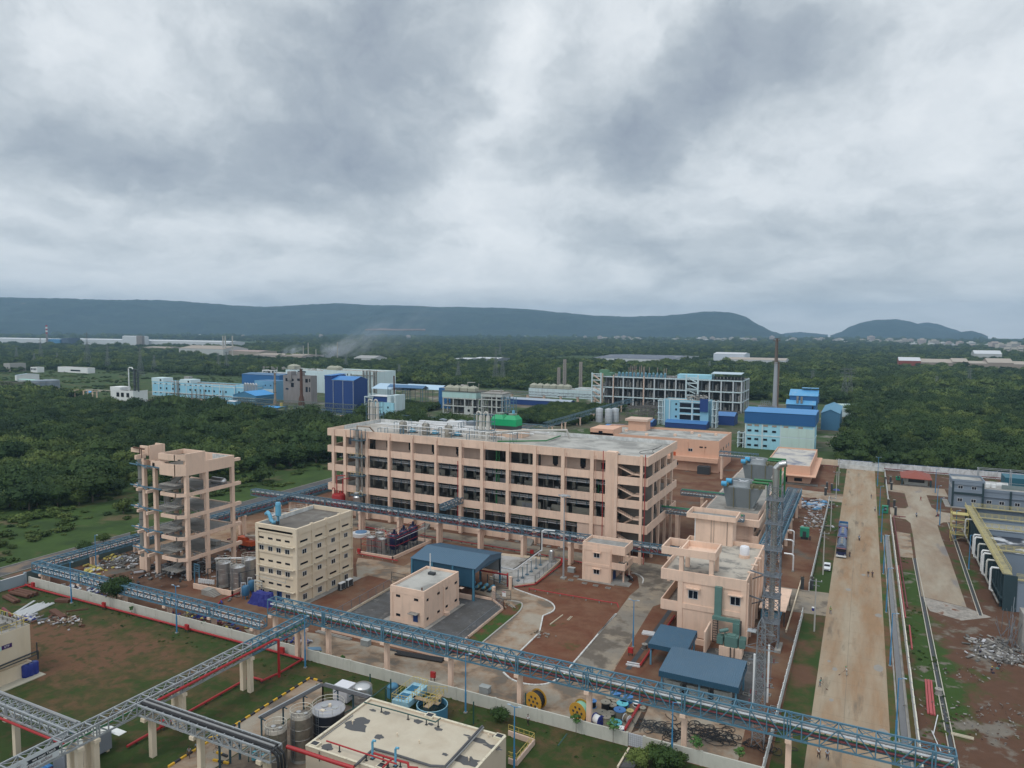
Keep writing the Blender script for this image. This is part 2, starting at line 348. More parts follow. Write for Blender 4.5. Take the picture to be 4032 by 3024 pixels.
def patch(name,pts,z,m,kind=ST):
 mb=MB();mb.v=[(p[0],p[1],z) for p in pts]
 a=sum(p[0]*q[1]-q[0]*p[1] for p,q in zip(pts,pts[1:]+pts[:1]))
 mb.f=[list(range(len(pts)))[::(1 if a>0 else -1)]];mb.mi=[0]
 o=mb.mk(name,m,kind=kind)
 bm=bmesh.new();bm.from_mesh(o.data);bmesh.ops.triangulate(bm,faces=bm.faces[:]);bm.to_mesh(o.data);bm.free();return o
def smooth_path(pts,n=5,closed=False):
 out=[];N_=len(pts)
 for i in range(N_ if closed else N_-1):
  p0=pts[(i-1)%N_ if closed else max(i-1,0)];p1=pts[i];p2=pts[(i+1)%N_];p3=pts[(i+2)%N_ if closed else min(i+2,N_-1)]
  for k in range(n):
   t=k/n;out.append(tuple(.5*(2*b+(c-a)*t+(2*a-5*b+4*c-d)*t*t+(3*b-a-3*c+d)*t**3) for a,b,c,d in zip(p0,p1,p2,p3)))
 if not closed: out.append(pts[-1])
 return out
SOILC=(.150,.062,.034);SOILT=(.26,.15,.085);GRC=(.040,.075,.018);GRD=(.028,.052,.014);CTAN=(.3,.25,.2)
G_FAR=gmat('far_green_ground',(.035,.065,.02),(.055,.085,.025),.01,0,.15,var=.25)
mb=MB();n=24
for i in range(n+1):
 for j in range(n+1): mb.v.append((-9450+12400*i/n,-450+9900*j/n,0))
mb.f=[[i*(n+1)+j,(i+1)*(n+1)+j,(i+1)*(n+1)+j+1,i*(n+1)+j+1] for i in range(n) for j in range(n)];mb.mi=[0]*len(mb.f)
mb.mk('ground',G_FAR,kind=ST)
G_FIELD=gmat('meadow_grass',(.052,.092,.020),(.030,.056,.015),.09,.02,.14,c3=(.10,.085,.042),f3=.60,s3=.07,var=.3,fine=.25)
patch('grass_field',[(-420,20),(-190,20),(-190,290),(-260,330),(-420,330)],.05,G_FIELD)
patch('meadow',[S('L1',0,1060),S('L1',0,805),S('L1',500,800),S('L1',1050,830),S('L1',1330,860),S('L1',1330,960),S('L1',960,1110)],.06,G_FIELD)
patch('dirt_track',[S('L1',0,1035),S('L1',0,1068),S('L1',500,1105),S('L1',920,1142),S('L1',930,1128),S('L1',500,1085)],.07,gmat('track_dirt',(.19,.155,.12),(.14,.12,.09),.3))
patch('dirt_track',[S('L1',480,945),S('L1',480,955),S('L1',960,985),S('L1',960,965)],.08,gmat('pale_track_dirt',(.30,.27,.21),(.2,.18,.14),.3))
ASPH=gmat('worn_asphalt',(.085,.085,.088),(.115,.11,.105),.2,0,.1,c3=(.20,.15,.11),f3=.66,s3=.12,ell3=((-187,112,5,14,.2),))
patch('asphalt_road',[(-191,0),(-184.6,0),(-184.6,420),(-191,420)],.058,ASPH)
mb=MB();mb.b(-191.25,0,0,-191,420,.14).b(-184.6,0,0,-184.35,420,.14);mb.mk('road_kerb',mat('grey_kerb',(.26,.25,.23),.9),kind=ST)
LAWN=gmat('lawn_with_bare_soil',(.034,.057,.014),(.130,.070,.040),.22,-.15,.13,c3=(.06,.055,.022),f3=.56,s3=.5,fine=.2,
ell=[(*S('N1',600,800),20,9,.22),(*S('N1',420,960),12,6,.2),(*S('N1',1000,780),14,6,.12),(*S('N1',1200,960),12,4,.1),(*S('N2',90,900),6,4,.2),(*S('N1',300,700),9,6,.2),(*S('R3',1300,650),8,4,.12),(*S('R2',1600,1300),5,3,.15),(*S('N3',600,1500),10,4,.08),(*S('N2',700,920),5,2,.15)],var=.22)
patch('lawn',[(-184,20),(-9.8,20),(-9.8,97.2),(-184,97.2)],.02,LAWN)
YARD=gmat('red_yard_soil',(.125,.055,.033),(.18,.11,.07),.10,-.03,.12,c3=(.11,.10,.085),f3=.63,s3=.09,
ell=[(*S('M1',1100,1000),18,30,.2),(*S('N1',1500,480),25,5,.06)],var=.2)
patch('yard_soil',[(-184,97.2),(-9.8,97.2),(-9.8,352),(-184,352)],.024,YARD)
DARKS=gmat('dark_turned_soil',(.07,.035,.022),(.13,.075,.05),.2,0,.1)
patch('dark_soil',smooth_path([S('N1',700,330),S('N1',860,280),S('N1',1010,260),S('N1',1180,300),S('N1',1330,370),S('N1',1200,400),S('N1',1000,400),S('N1',830,370)],4,True),.034,DARKS)
CONY=gmat('stained_yard_concrete',(.325,.285,.23),(.27,.16,.09),.16,.0,.10,c3=(.155,.13,.105),f3=.56,s3=.16,var=.16,fine=.06)
CONG=gmat('dirty_grey_concrete',(.205,.185,.158),(.29,.24,.18),.13,0,.1,c3=(.13,.11,.09),f3=.58,s3=.22,var=.16,
 ell3=[(*S('N3',900,700),5,9,.16),(*S('N3',1300,150),8,8,.12),(*S('N2',1000,640),8,3,.1)])
patch('concrete_yard',[S('N2',120,560),S('N2',420,560),S('N2',760,600),S('N2',1700,815),S('N3',0,680),(-63.6,117.4),(-64.1,133.7),(-68.5,138),(-72.5,139.5),(-79,141),(-79,150),(-71.7,146.8),(-58.5,143),(-45.4,143.3),(-45.9,155),(-45.5,160.9),(-48,168),(-50.5,171.2),(-41.5,175.9),(-36,172),(-36.5,154.3),(-39.6,151),(-37.8,119.5),(-37.8,112),(-29,110),(-14.2,109.5),(-13.8,98),(-100,98)],.04,CONY)
patch('grey_concrete_road',[(-45.2,112.5),(-45.2,139),(-46,155),(-45.5,160.9),(-48,168),(-50.5,171.5),(-166,172),(-166,179.5),(-41.5,179.5),(-36.2,172),(-36.7,154.3),(-39.4,150),(-38.2,119.5),(-38.2,112)],.046,CONG)
patch('concrete_pad',[S('N2',1010,40),S('N2',1020,165),S('N2',1110,132),S('N2',1290,175),S('N2',1300,215),S('N2',1440,120),S('N2',1440,30),S('Q1',1300,1380),S('Q1',900,1290),S('Q1',590,1250)],.044,CONY)
patch('concrete_yard',[(-178,128),(-158,128),(-148,150),(-135,165),(-135,172),(-166,172),(-172,160)],.043,gmat('sandy_yard',(.33,.245,.17),(.22,.12,.07),.1,0,.1))
ISL=[(-67.8,145.6),(-62,143.8),(-59,141.5),(-57.9,138.5),(-58.8,135.2),S('N3',450,590),S('N3',300,735),S('N3',190,870),S('N3',185,915),S('N3',240,965),S('N3',330,992),S('N3',430,1000),S('N3',530,985),S('N3',630,930),(-45.2,118.5),(-45.3,131),(-45.4,143.3),S('N3',1160,290),S('N3',1230,240),(-46.2,156.5),(-48.5,158.5),(-59,158.5),(-68.5,152.5),(-72,147.5)]
ISLM=gmat('red_bare_soil',(.135,.055,.032),(.165,.085,.052),.2,0,.12,c3=(.05,.075,.02),f3=.68,s3=.14,ell3=[(*S('N3',480,620),2,3,.12),(*S('N3',400,920),3,2,.2),(*S('N3',560,550),2,2,.08)],var=.2)
patch('bare_soil_plot',ISL,.052,ISLM)
patch('bare_soil_plot',[(-66,139.6),(-64.6,136.8),(-64.1,133.7),(-64.2,126),(-63.8,117.8),(-67.2,118.6),(-67.6,134)],.054,gmat('soil_and_grass',(.13,.06,.035),(.04,.08,.018),.25,.06,.06))
patch('soil_strip',[S('N3',1440,350),S('N3',1350,380),S('N3',1050,870),S('N3',1240,930),S('N3',1530,560),S('N3',1520,380)],.055,ISLM)
def kerb(name,path,w=.28,h=.22,m=KERBW,seg=1.0,gap=.06,alt=None,label=None,parts=None,group=None):
 mbs=[MB(),MB()];k=0
 for p,q in zip(path,path[1:]):
  L=math.dist(p,q);n=max(1,round(L/seg))
  for i in range(n):
   a=(i+gap/2)/n;b=(i+1-gap/2)/n
   A=(p[0]+(q[0]-p[0])*a,p[1]+(q[1]-p[1])*a,h/2);B=(p[0]+(q[0]-p[0])*b,p[1]+(q[1]-p[1])*b,h/2)
   mbs[k%2 if alt else 0].r(A,B,w,h);k+=1
 o=mbs[0].mk(name,m,kind=ST)
 if alt: mbs[1].mk(name,alt,kind=ST)
 return o
kerb('white_kerb',smooth_path([(-79.3,150.2),(-71.7,147.0)]+ISL[0:5],4)+[S('N3',450,590),S('N3',300,735)])
kerb('white_kerb',smooth_path([S('N3',165,905),S('N3',230,960),S('N3',330,994),S('N3',430,1004),S('N3',530,989),S('N3',640,925),S('N3',720,830)],4)+[S('N3',1050,445)])
kerb('white_kerb',smooth_path([(-69.4,139.6),(-66,139.6),(-64.6,136.8),(-64.1,133.7)],4)+[(-63.9,117.6)],m=mat('plain_kerb',(.36,.35,.32),.9))
kerb('white_kerb',smooth_path([S('H',1940,765),S('H',2040,790),S('H',2110,850),S('H',2100,915)],4))
kerb('white_kerb',[S('H',1450,1659),S('H',1720,1360)])
mb=MB()
for p,q in ((S('N3',1500,390),S('N3',1150,880)),(S('N3',1180,395),S('N3',1180,395))):
 if p!=q: mb.r((*p,.03),(*q,.03),.9,.08)
mb.mk('trench',DARKM,kind=ST)
GRAV=gmat('dark_gravel',(.105,.105,.108),(.075,.073,.07),.3,0,.15,c3=(.16,.155,.15),f3=.62,s3=.5,fine=.35)
patch('gravel_yard',[(-95.8,111),(-96.5,133.7),(-90,134.5),(-76.9,137.9),(-72.3,138),(-68,134.6),(-67.5,109.2),(-93.5,109.2)],.05,GRAV)
patch('gravel_yard',[(-29.5,110),(-29.5,126),(-24,136),(-14.5,138),(-13.2,126),(-13.2,110)],.05,GRAV)
patch('pump_yard_floor',[(-85.8,167.4),(-69.2,170.3),(-68.2,151.8),(-71.9,147.4),(-79.6,150.5),(-80,156)],.05,gmat('pale_screed',(.42,.41,.40),(.25,.235,.21),.2,0,.1,c3=(.12,.10,.08),f3=.62,s3=.3))
patch('tank_farm_floor',[(-119.5,151.2),(-108.7,151.3),(-108.2,168.8),(-119.5,168)],.05,CONCD)
patch('path',[(-83.2,30),(-83.4,92.1),(-80.7,92.1),(-77.6,88.5),(-77.6,68),(-78.4,30)],.04,CONY)
patch('tank_yard_floor',[(-77.4,66),(-77.4,88),(-63.6,88),(-63.6,66)],.042,gmat('brown_wet_concrete',(.13,.10,.08),(.19,.15,.11),.4))
ROADM=gmat('stained_road_concrete',(.345,.285,.21),(.29,.19,.115),.5,-.02,.12,c3=(.19,.15,.11),f3=.64,s3=.9,var=.2,stretch=(.42,.07,1),fine=.05,ell=[(2.5,150,2.2,60,.09)])
ms=[(-5.4,30),(5.5,30)]
patch('main_road',[(-5.4,30),(5.45,30),(5.3,348.5),(-5.7,348.5)],.06,ROADM)
mb=MB()
for y in range(36,348,6): mb.b(-5.4,y,.066,5.3,y+.05,.068)
mb.b(-.9,30,.066,-.84,348,.0685);mb.mk('road_joints',mat('joint_tar',(.20,.16,.115),.9),kind=ST)
mb=MB()
random.seed(3)
for x,y,r in ((-3.7,116,.45),(4.6,117.5,1.1),(-2.8,137,.5),(-3.9,140,.35),(4.2,141,1.0),(4.5,168,.8),(-1.6,182,.7),(1.5,195,.6),(-2.9,125,.4)):
 pts=[(x+r*random.uniform(.75,1.1)*cos(t)*(.9),y+r*1.5*random.uniform(.75,1.1)*sin(t)) for t in (2*math.pi*i/11 for i in range(11))]
 b=len(mb.v);mb.v+=[(px_,py_,.0705) for px_,py_ in pts];mb.f.append(list(range(b,b+11)));mb.mi.append(0)
mb.mk('road_repair_patches',mat('grey_mortar',(.27,.25,.225),.9),kind=ST)
VERGE=gmat('verge_grass',(.034,.062,.015),(.115,.062,.038),.14,-.05,.1,ell=[(-7.5,135,2,12,.1),(-7.6,215,2,15,.1),(-7.4,185,3,14,-.15)])
patch('grass_verge',[(-9.8,30),(-5.4,30),(-5.6,348),(-9.8,348)],.03,VERGE)
patch('concrete_crossing',[(-17.5,161.5),(-5.5,162.5),(-5.5,177.5),(-17.5,176.5)],.056,CONG)
patch('concrete_crossing',[(-24,280),(-5.6,276),(-5.6,290),(-24,292)],.056,CONY)
patch('soil_verge',[(5.4,30),(9,30),(9,348),(5.3,348)],.03,gmat('soil_verge_mix',(.145,.075,.042),(.04,.08,.018),.12,.0,.1))
patch('canal_water',[(6.7,30),(7.8,30),(7.9,238),(7.0,238)],.034,mat('muddy_water',(.12,.12,.125),.25,0,.1,.3))
mb=MB();mb.b(6.45,30,0,6.7,236,.16).b(7.8,30,0,8.05,236,.22).b(8.05,30,0,8.2,236,.1)
mb.mk('canal_edge',CONC,kind=ST)
RG=gmat('right_yard_soil',(.105,.056,.036),(.038,.072,.016),.14,-.10,.08,c3=(.17,.15,.125),f3=.62,s3=.22,
 ell=[(12,150,3.2,22,.3),(12,190,3,14,.3),(24.5,205,2.5,14,.22),(14.5,135,2.2,16,.18),(27,170,6,20,-.2),(16,112,5,9,-.2)],
 ell3=[(*S('N4',1950,750),3,6,.2),(*S('N4',1900,1300),4,2.5,.2),(*S('N4',1750,520),5,3,.12),(*S('N4',1500,350),6,3,.1)],var=.25)
patch('right_yard',[(9,30),(120,30),(120,352),(9,352)],.022,RG)
ROAD2=gmat('second_road_concrete',(.345,.30,.235),(.27,.205,.15),.5,0,.12,c3=(.22,.20,.19),f3=.64,s3=.4,stretch=(.35,.1,1),ell3=[(21,200,1,5,.15),(21.5,225,1,7,.2)])
patch('second_road',[(13.4,185.1),(21.9,182.1),(22.1,220),(21.9,240.3),(22,257),(24,262),(27.5,264),(27.5,276),(23.5,278),(22.2,283),(22,303.7),(29,304),(29,318.8),(9.3,318.3),(9.3,305),(14.9,303.2),(15.1,280),(14,277),(9.3,276.5),(9.3,262),(13.5,260.5),(14.6,256),(14.5,239),(14,216)],.05,ROAD2)
patch('concrete_pad',[(10.2,216),(13.4,216),(13.9,242),(10.2,243)],.046,CONY)
patch('churned_concrete',[(13.4,184.8),(21.9,181.9),(26,178),(20,173),(14.5,176)],.047,gmat('broken_concrete',(.22,.20,.18),(.38,.35,.31),.4,0,.1,c3=SOILC,f3=.6,s3=.4))
mb=MB()
mb.r((13.3,110,.02),(13.6,216,.02),.55,.06).r((24.0,178,.02),(25.6,262,.02),.5,.06)
mb.mk('drain',DARKM,kind=ST)
mb=MB()
for x,y0,y1,dx in ((12.9,110,216,.3),(13.75,110,216,.3),(23.6,178,262,1.6),(24.4,178,262,1.6)): mb.r((x,y0,.08),(x+dx,y1,.08),.14,.16)
mb.mk('drain_kerb',mat('pale_kerb',(.45,.42,.36),.9,0,.2,.8),kind=ST)
# hills
HILLM=gmat('wooded_hill',(.018,.040,.040),(.032,.058,.048),.006,0,.12,c3=(.14,.08,.055),f3=.74,s3=.0035,var=.5,
 ell3=[(*G(2016*1,1512,0),1,1,0)])
def hill(name,prof,D,depth,foot,seed,m,back=1200):
 """heightfield: ridge line as surveyed from the camera, foot in front, slope behind"""
 rng=random.Random(seed);nx=220;ny=26;mb=MB();mb.sm=True
 x0,x1=prof[0][0],prof[-1][0]
 def py(x):
  for (a,b),(c,d) in zip(prof,prof[1:]):
   if a<=x<=c: t=(x-a)/(c-a);t=t*t*(3-2*t)*.35+t*.65;return b+(d-b)*t
  return prof[-1][1]
 for i in range(nx+1):
  px_=x0+(x1-x0)*i/nx;d=raydir(px_,py(px_));h=math.hypot(d.x,d.y);ux,uy=d.x/h,d.y/h
  top=max(CAMH+d.z/h*D,1)
  for j in range(ny+1):
   t=j/ny
   if t<=.7: s=t/.7;dist=D-depth*(1-s);z=top*(sin(s*math.pi/2)**1.25)
   else: s=(t-.7)/.3;dist=D+back*s;z=top*(1-s)**1.3*(1 if s>0 else 1)
   X,Y=ux*dist,uy*dist
   nz=mnoise.fractal(Vector((X/620,Y/620,seed)),1.,2.,5)*min(top,200)*.22*sin(min(1,t/.7)*math.pi)+ (rng.uniform(-1,1)*3.2 if .6<t<.75 and top>20 else 0)
   mb.v.append((X,Y,max(z+nz,-5) if 0<t<1 else -5))
 for i in range(nx):
  for j in range(ny): a=i*(ny+1)+j;mb.f.append([a,a+ny+1,a+ny+2,a+1]);mb.mi.append(0)
 return mb.mk(name,m,smooth=False,kind=ST)
hill('hill',[(-700,1200),(-300,1180),(0,1173),(200,1176),(500,1182),(700,1186),(900,1202),(1050,1209),(1200,1200),(1330,1195),(1450,1201),(1700,1210),(1960,1212),(2080,1217),(2200,1230),(2330,1242),(2450,1247),(2600,1245),(2700,1236),(2780,1226),(2870,1229),(2930,1245),(2990,1280),(3040,1305),(3090,1319)],6600,1500,0,1,HILLM)
hill('hill',[(3270,1320),(3310,1308),(3350,1285),(3400,1268),(3450,1259),(3530,1257),(3580,1265),(3640,1283),(3700,1298),(3790,1318)],7600,1000,0,2,HILLM,700)
hill('hill',[(3540,1310),(3600,1276),(3650,1269),(3690,1275),(3750,1295),(3800,1312)],8400,600,0,3,HILLM,500)
hill('hill',[(3720,1320),(3790,1307),(3825,1303),(3860,1312),(3890,1324)],7000,600,0,4,HILLM,500)
hill('hill',[(3060,1318),(3100,1311),(3150,1307),(3200,1312),(3260,1318)],8800,500,0,5,HILLM,400)
SCAR=mat('quarry_red_earth',(.13,.08,.06),.95,0,.4,.02,col2=(.26,.17,.13),f2=.5,sc2=.01)
def onhill(px,py,D): d=raydir(px,py);h=math.hypot(d.x,d.y);return (d.x/h*D,d.y/h*D,CAMH+d.z/h*D)
mb=MB()
for pts in (((1438,1295.5),(1500,1293),(1580,1295.5),(1675,1294.5)),):
 for a,b in zip(pts[:3],pts[1:4]):
  A=onhill(a[0],a[1],5050);B=onhill(b[0],b[1],5050);A2=onhill(a[0],1299,4990);B2=onhill(b[0],1299,4990)
  mb.slab([A2,B2,B,A],6)
mb.mk('quarry_face',SCAR,kind=ST)
# vegetation
def leafcloud(rng,lumps,n,s0,s1,inner=True):
 v=[];f=[]
 tot=sum(l[3]**2 for l in lumps)
 for (cx,cy,cz,r,fl) in lumps:
  k=max(6,int(n*r*r/tot))
  for _ in range(k):
   z=rng.uniform(-.75,1);t=rng.uniform(0,2*math.pi);q=math.sqrt(1-z*z)
   d=Vector((q*cos(t),q*sin(t),z));rr=r*(rng.uniform(.62,1.04) if rng.random()<.8 else rng.uniform(1,1.18))
   p=Vector((cx,cy,cz))+Vector((d.x*rr,d.y*rr,d.z*rr*fl))
   nrm=(d+Vector((rng.uniform(-.9,.9),rng.uniform(-.9,.9),rng.uniform(-.5,.9)))).normalized()
   a=nrm.orthogonal().normalized();a.rotate(Matrix.Rotation(rng.uniform(0,6.28),3,nrm));b=nrm.cross(a);s=rng.uniform(s0,s1)
   i=len(v);v+=[tuple(p+a*s),tuple(p+b*s*.75),tuple(p-a*s*.9),tuple(p-b*s*.7)];f.append((i,i+1,i+2,i+3))
  if inner:
   i=len(v);R=r*.72
   v+=[(cx+R,cy,cz),(cx-R,cy,cz),(cx,cy+R,cz),(cx,cy-R,cz),(cx,cy,cz+R*fl),(cx,cy,cz-R*fl)]
   f+=[(i+a,i+b,i+c) for a,b,c in ((0,2,4),(2,1,4),(1,3,4),(3,0,4),(2,0,5),(1,2,5),(3,1,5),(0,3,5))]
 return v,f
def crown_mesh(name,seed,R,Hc,base,nl,n,s0,s1,m,fl=.8):
 rng=random.Random(seed);L=[]
 for k in range(nl):
  t=k*2.4+rng.uniform(-.4,.4);rad=R*.62*math.sqrt((k+.3)/nl)*1.15;r=R*rng.uniform(.34,.52)
  L.append((rad*cos(t),rad*sin(t),base+Hc*(.35+.5*(1-(rad/R)**2))*rng.uniform(.75,1.1),r,fl))
 L.append((0,0,base+Hc*.4,R*.6,fl))
 v,f=leafcloud(rng,L,n,s0,s1);me=bpy.data.meshes.new(name);me.from_pydata(v,[],f);me.materials.append(m);me.update();return me
def trunk_mesh(name,seed,h,r,R):
 rng=random.Random(seed);mb=MB();mb.c((0,0,-.3),(0,0,h*.55),r,7,r*.7)
 for k in range(4):
  t=k*1.57+rng.uniform(-.5,.5);mb.c((0,0,h*.5),(R*.5*cos(t),R*.5*sin(t),h*rng.uniform(.85,1.1)),r*.55,5,r*.2)
 return mb.mesh(name,TRUNK)
TREES=[]
for k,(R,Hc,b,nl,m) in enumerate(((4.6,4.6,1.2,9,FOL),(5.6,5.0,1.6,11,FOLD),(3.6,3.8,.8,7,FOL),(6.4,6.2,2.2,13,FOLD))):
 TREES.append((trunk_mesh('trunk',k,b+Hc*.5,.22+.03*k,R),crown_mesh('crown',10+k,R,Hc,b,nl,1500,.22,.42,m),R,b+Hc))
FARM=[crown_mesh('far_crown',30+k,R,Hc,b,nl,420,.45,.8,m) for k,(R,Hc,b,nl,m) in enumerate(((5.2,5.4,.5,8,FOL),(6.2,6.0,.5,9,FOLD),(4.2,4.8,.3,6,FOLD),(6.8,7.0,.5,10,FOL)))]
def palm_mesh(seed=4):
 rng=random.Random(seed);v=[];f=[]
 for k in range(34):
  t=rng.uniform(0,6.28);el=rng.uniform(-.5,1.2);L=rng.uniform(1.7,2.4);d=Vector((cos(t)*cos(el),sin(t)*cos(el),sin(el)))
  s=d.cross(Vector((0,0,1))).normalized();up=s.cross(d)
  for a in range(7):
   w=(a-3)*.28;e=d*L*(1-abs(w)*.35)+s*w*L*.8+Vector((0,0,-abs(w)*.3));b=d*.5
   i=len(v);v+=[tuple(b),tuple(e*.6+s*.07+b*.3),tuple(e),tuple(e*.6-s*.07+b*.3)];f.append((i,i+1,i+2,i+3))
 me=bpy.data.meshes.new('crown');me.from_pydata([(a,b,c+6.5) for a,b,c in v],[],f);me.materials.append(FOLD);return me
PALM=(MB().c((0,0,-.2),(0,0,6.5),.24,8,.17).mesh('trunk',TRUNK),palm_mesh(),2.2,8.5)
def plant(tpl,x,y,s,rz,label,cat='tree',group=None,name='tree',zs=1.):
 o=T_(name,label,cat,(x,y,0),rz,group);o.scale=(s,s,s*zs)
 for nm,me in (('trunk',tpl[0]),('crown',tpl[1])):
  c=bpy.data.objects.new(nm,me);COL.objects.link(c);c.parent=o
 return o
RECT=[(-196,62,-100,353),(-430,-9,352,648),(-605,-425,345,648),(-1000,-600,395,640),(-2950,-1950,1400,2350),(-1330,-1050,1040,1250),(-610,-330,1290,1580),(-310,-150,1400,1690),(40,260,1385,1450)]
def woodtype(x,y):
 for a,b,c,d in RECT:
  if a<x<b and c<y<d: return 0
 if x<-190 and y<345:
  edge=-228-18*mnoise.noise(Vector((y/35,3,0)))-max(0,(y-205))*-.35+(y<150)*(150-y)*-.9
  if y<300 and x>edge: return 0
 return 1
rng=random.Random(11);cand=[]
def sample(rmin,rmax,step,amin=-1.40,amax=.42):
 r=rmin
 while r<rmax:
  st=step(r);da=st/r;a=amin+rng.uniform(0,da)
  while a<amax:
   aa=a+rng.uniform(-.4,.4)*da;rr=r+rng.uniform(-.45,.45)*st
   x,y=rr*sin(aa),rr*cos(aa)
   if woodtype(x,y): cand.append((rr,x,y))
   a+=da
  r+=st*.86
sample(190,900,lambda r:6.4+max(0,r-400)*.004)
sample(900,2400,lambda r:9.+(r-900)*.006,-1.2,.36)
sample(2400,6200,lambda r:22.+(r-2400)*.008,-1.15,.36)
cand.sort()
def inview(x,y,m=60):
 c=ROT.transposed()@Vector((x,y,3-CAMH));
 if c.z>=0: return False
 px_=CX+F_PX*c.x/-c.z;return -m*4<px_<4032+m*4
cand=[c for c in cand if inview(c[1],c[2])]
near=[];rest=[]
for c in cand:
 (near if len(near)<285 and mnoise.noise(Vector((c[1]/40,c[2]/40,7)))>-.55 else rest).append(c)
for r,x,y in near:
 k=rng.choices((0,1,2,3),(4,3,4,1.2))[0];right=x>-60
 plant(TREES[k],x,y,rng.choice((.55,.7,.85,1.,1.15,1.35))*rng.uniform(.9,1.1)*(1.15 if right else 1),rng.uniform(0,6.28),
 'dense dark green tree in the wood behind the white boundary wall' if right else 'bushy green tree in the scrub wood beyond the left road','tree',
 'trees of the wood behind the boundary wall' if right else 'trees of the scrub wood beyond the left road',zs=rng.uniform(.8,1.1))
def scatter(name,pts,meshes,kind='stuff',label=None,cat=None):
 """one object: points carrying a crown each (geometry nodes), for a wood nobody could count"""
 me=bpy.data.meshes.new(name);me.from_pydata([p[:3] for p in pts],[],[])
 a=me.attributes.new('sc','FLOAT_VECTOR','POINT');a.data.foreach_set('vector',[q for p in pts for q in (p[3],p[3],p[4])])
 a=me.attributes.new('rot','FLOAT_VECTOR','POINT');a.data.foreach_set('vector',[q for p in pts for q in (0.,0.,p[5])])
 a=me.attributes.new('idx','INT','POINT');a.data.foreach_set('value',[p[6] for p in pts])
 o=bpy.data.objects.new(name,me);COL.objects.link(o);tag(o,label,cat,None,kind)
 pc=bpy.data.collections.new(name+'_kinds')
 for i,m in enumerate(meshes):
  po=bpy.data.objects.new('%02d_kind'%i,m);pc.objects.link(po)
 ng=bpy.data.node_groups.new(name+'_nodes','GeometryNodeTree')
 ng.interface.new_socket('Geometry',in_out='INPUT',socket_type='NodeSocketGeometry');ng.interface.new_socket('Geometry',in_out='OUTPUT',socket_type='NodeSocketGeometry')
 n=ng.nodes;gi=n.new('NodeGroupInput');go=n.new('NodeGroupOutput');ip=n.new('GeometryNodeInstanceOnPoints');ci=n.new('GeometryNodeCollectionInfo')
 ci.inputs[0].default_value=pc;ci.inputs['Separate Children'].default_value=True;ci.inputs['Reset Children'].default_value=True
 def attr(nm,t):
  q=n.new('GeometryNodeInputNamedAttribute');q.data_type=t;q.inputs[0].default_value=nm;return q.outputs['Attribute']
 L=ng.links;L.new(gi.outputs[0],ip.inputs['Points']);L.new(ci.outputs[0],ip.inputs['Instance']);ip.inputs['Pick Instance'].default_value=True
 L.new(attr('idx','INT'),ip.inputs['Instance Index']);L.new(attr('rot','FLOAT_VECTOR'),ip.inputs['Rotation']);L.new(attr('sc','FLOAT_VECTOR'),ip.inputs['Scale'])
 L.new(ip.outputs[0],go.inputs[0]);md=o.modifiers.new('scatter','NODES');md.node_group=ng;return o
def spt(r,x,y,s=None):
 s=s or rng.uniform(.5,1.4)*rng.uniform(.8,1.1)*(1 if r<1600 else 1+ (r-1600)/3000);
 dens=mnoise.noise(Vector((x/130,y/130,1)))
 hs=rng.uniform(.8,1.15)*(1+.35*max(0,dens));k=min(3,max(0,int(2+2.2*dens+rng.uniform(-1.1,1.1))))
 return (x,y,0,s,s*hs,rng.uniform(0,6.28),k)
P1=[spt(r,x,y) for r,x,y in rest if r<700];P2=[spt(r,x,y) for r,x,y in rest if r>=700]
scatter('mid_woodland',P1,[t[1] for t in TREES],label='dense scrub wood filling the middle distance',cat='wood')
scatter('far_woodland',P2,FARM,label='far wood spreading to the hills',cat='wood')
bush=[crown_mesh('bush',50+k,1.5,1.3,-.1,5,220,.14,.28,FOL if k else FOLD,.8) for k in range(3)]
pts=[]
for _ in range(5200):
 x=rng.uniform(-420,-193);y=rng.uniform(60,330)
 if inview(x,y) and mnoise.noise(Vector((x/16,y/16,2)))>.05+ (.20 if x>-205 else -.15): 
  s=rng.uniform(.3,1.1)*rng.uniform(.5,2.2);pts.append((x,y,0,s,s*rng.uniform(.35,.8),rng.uniform(0,6),rng.randrange(3)))
for _ in range(2600):
 x=rng.uniform(-1000,-600);y=rng.uniform(395,640)
 if mnoise.noise(Vector((x/25,y/25,5)))>.1: s=rng.uniform(.6,1.8);pts.append((x,y,0,s,s*.7,0,rng.randrange(3)))
for _ in range(420):
 x,y=rng.uniform(9.4,14.5),rng.uniform(100,215)
 if mnoise.noise(Vector((x/4,y/9,9)))>.12 and not(13<x<24.5 and y>172): s=rng.uniform(.08,.3);pts.append((x,y,0,s,s*.7,0,rng.randrange(3)))
for _ in range(700):
 x,y=rng.uniform(-172,-12),rng.uniform(90,97.3);s=rng.uniform(.05,.22)
 if mnoise.noise(Vector((x/5,y,4)))>.1: pts.append((x,y,0,s,s*.7,0,rng.randrange(3)))
scatter('low_scrub',pts,bush,label='low scrub and weeds on the open grass',cat='scrub')
pts=[]
for poly,n_ in (((-215,-160,415,520),520),((-330,-285,440,462),260),((-318,-275,400,425),240)):
 a,b,c,d=poly
 for _ in range(n_): pts.append((rng.uniform(a,b),rng.uniform(c,d),0,rng.uniform(.5,.8),rng.uniform(.5,.8),rng.uniform(0,6),rng.randrange(3)))
scatter('garden_thicket',pts,[t[1] for t in TREES],label='thicket of planted trees inside the neighbouring works',cat='thicket')
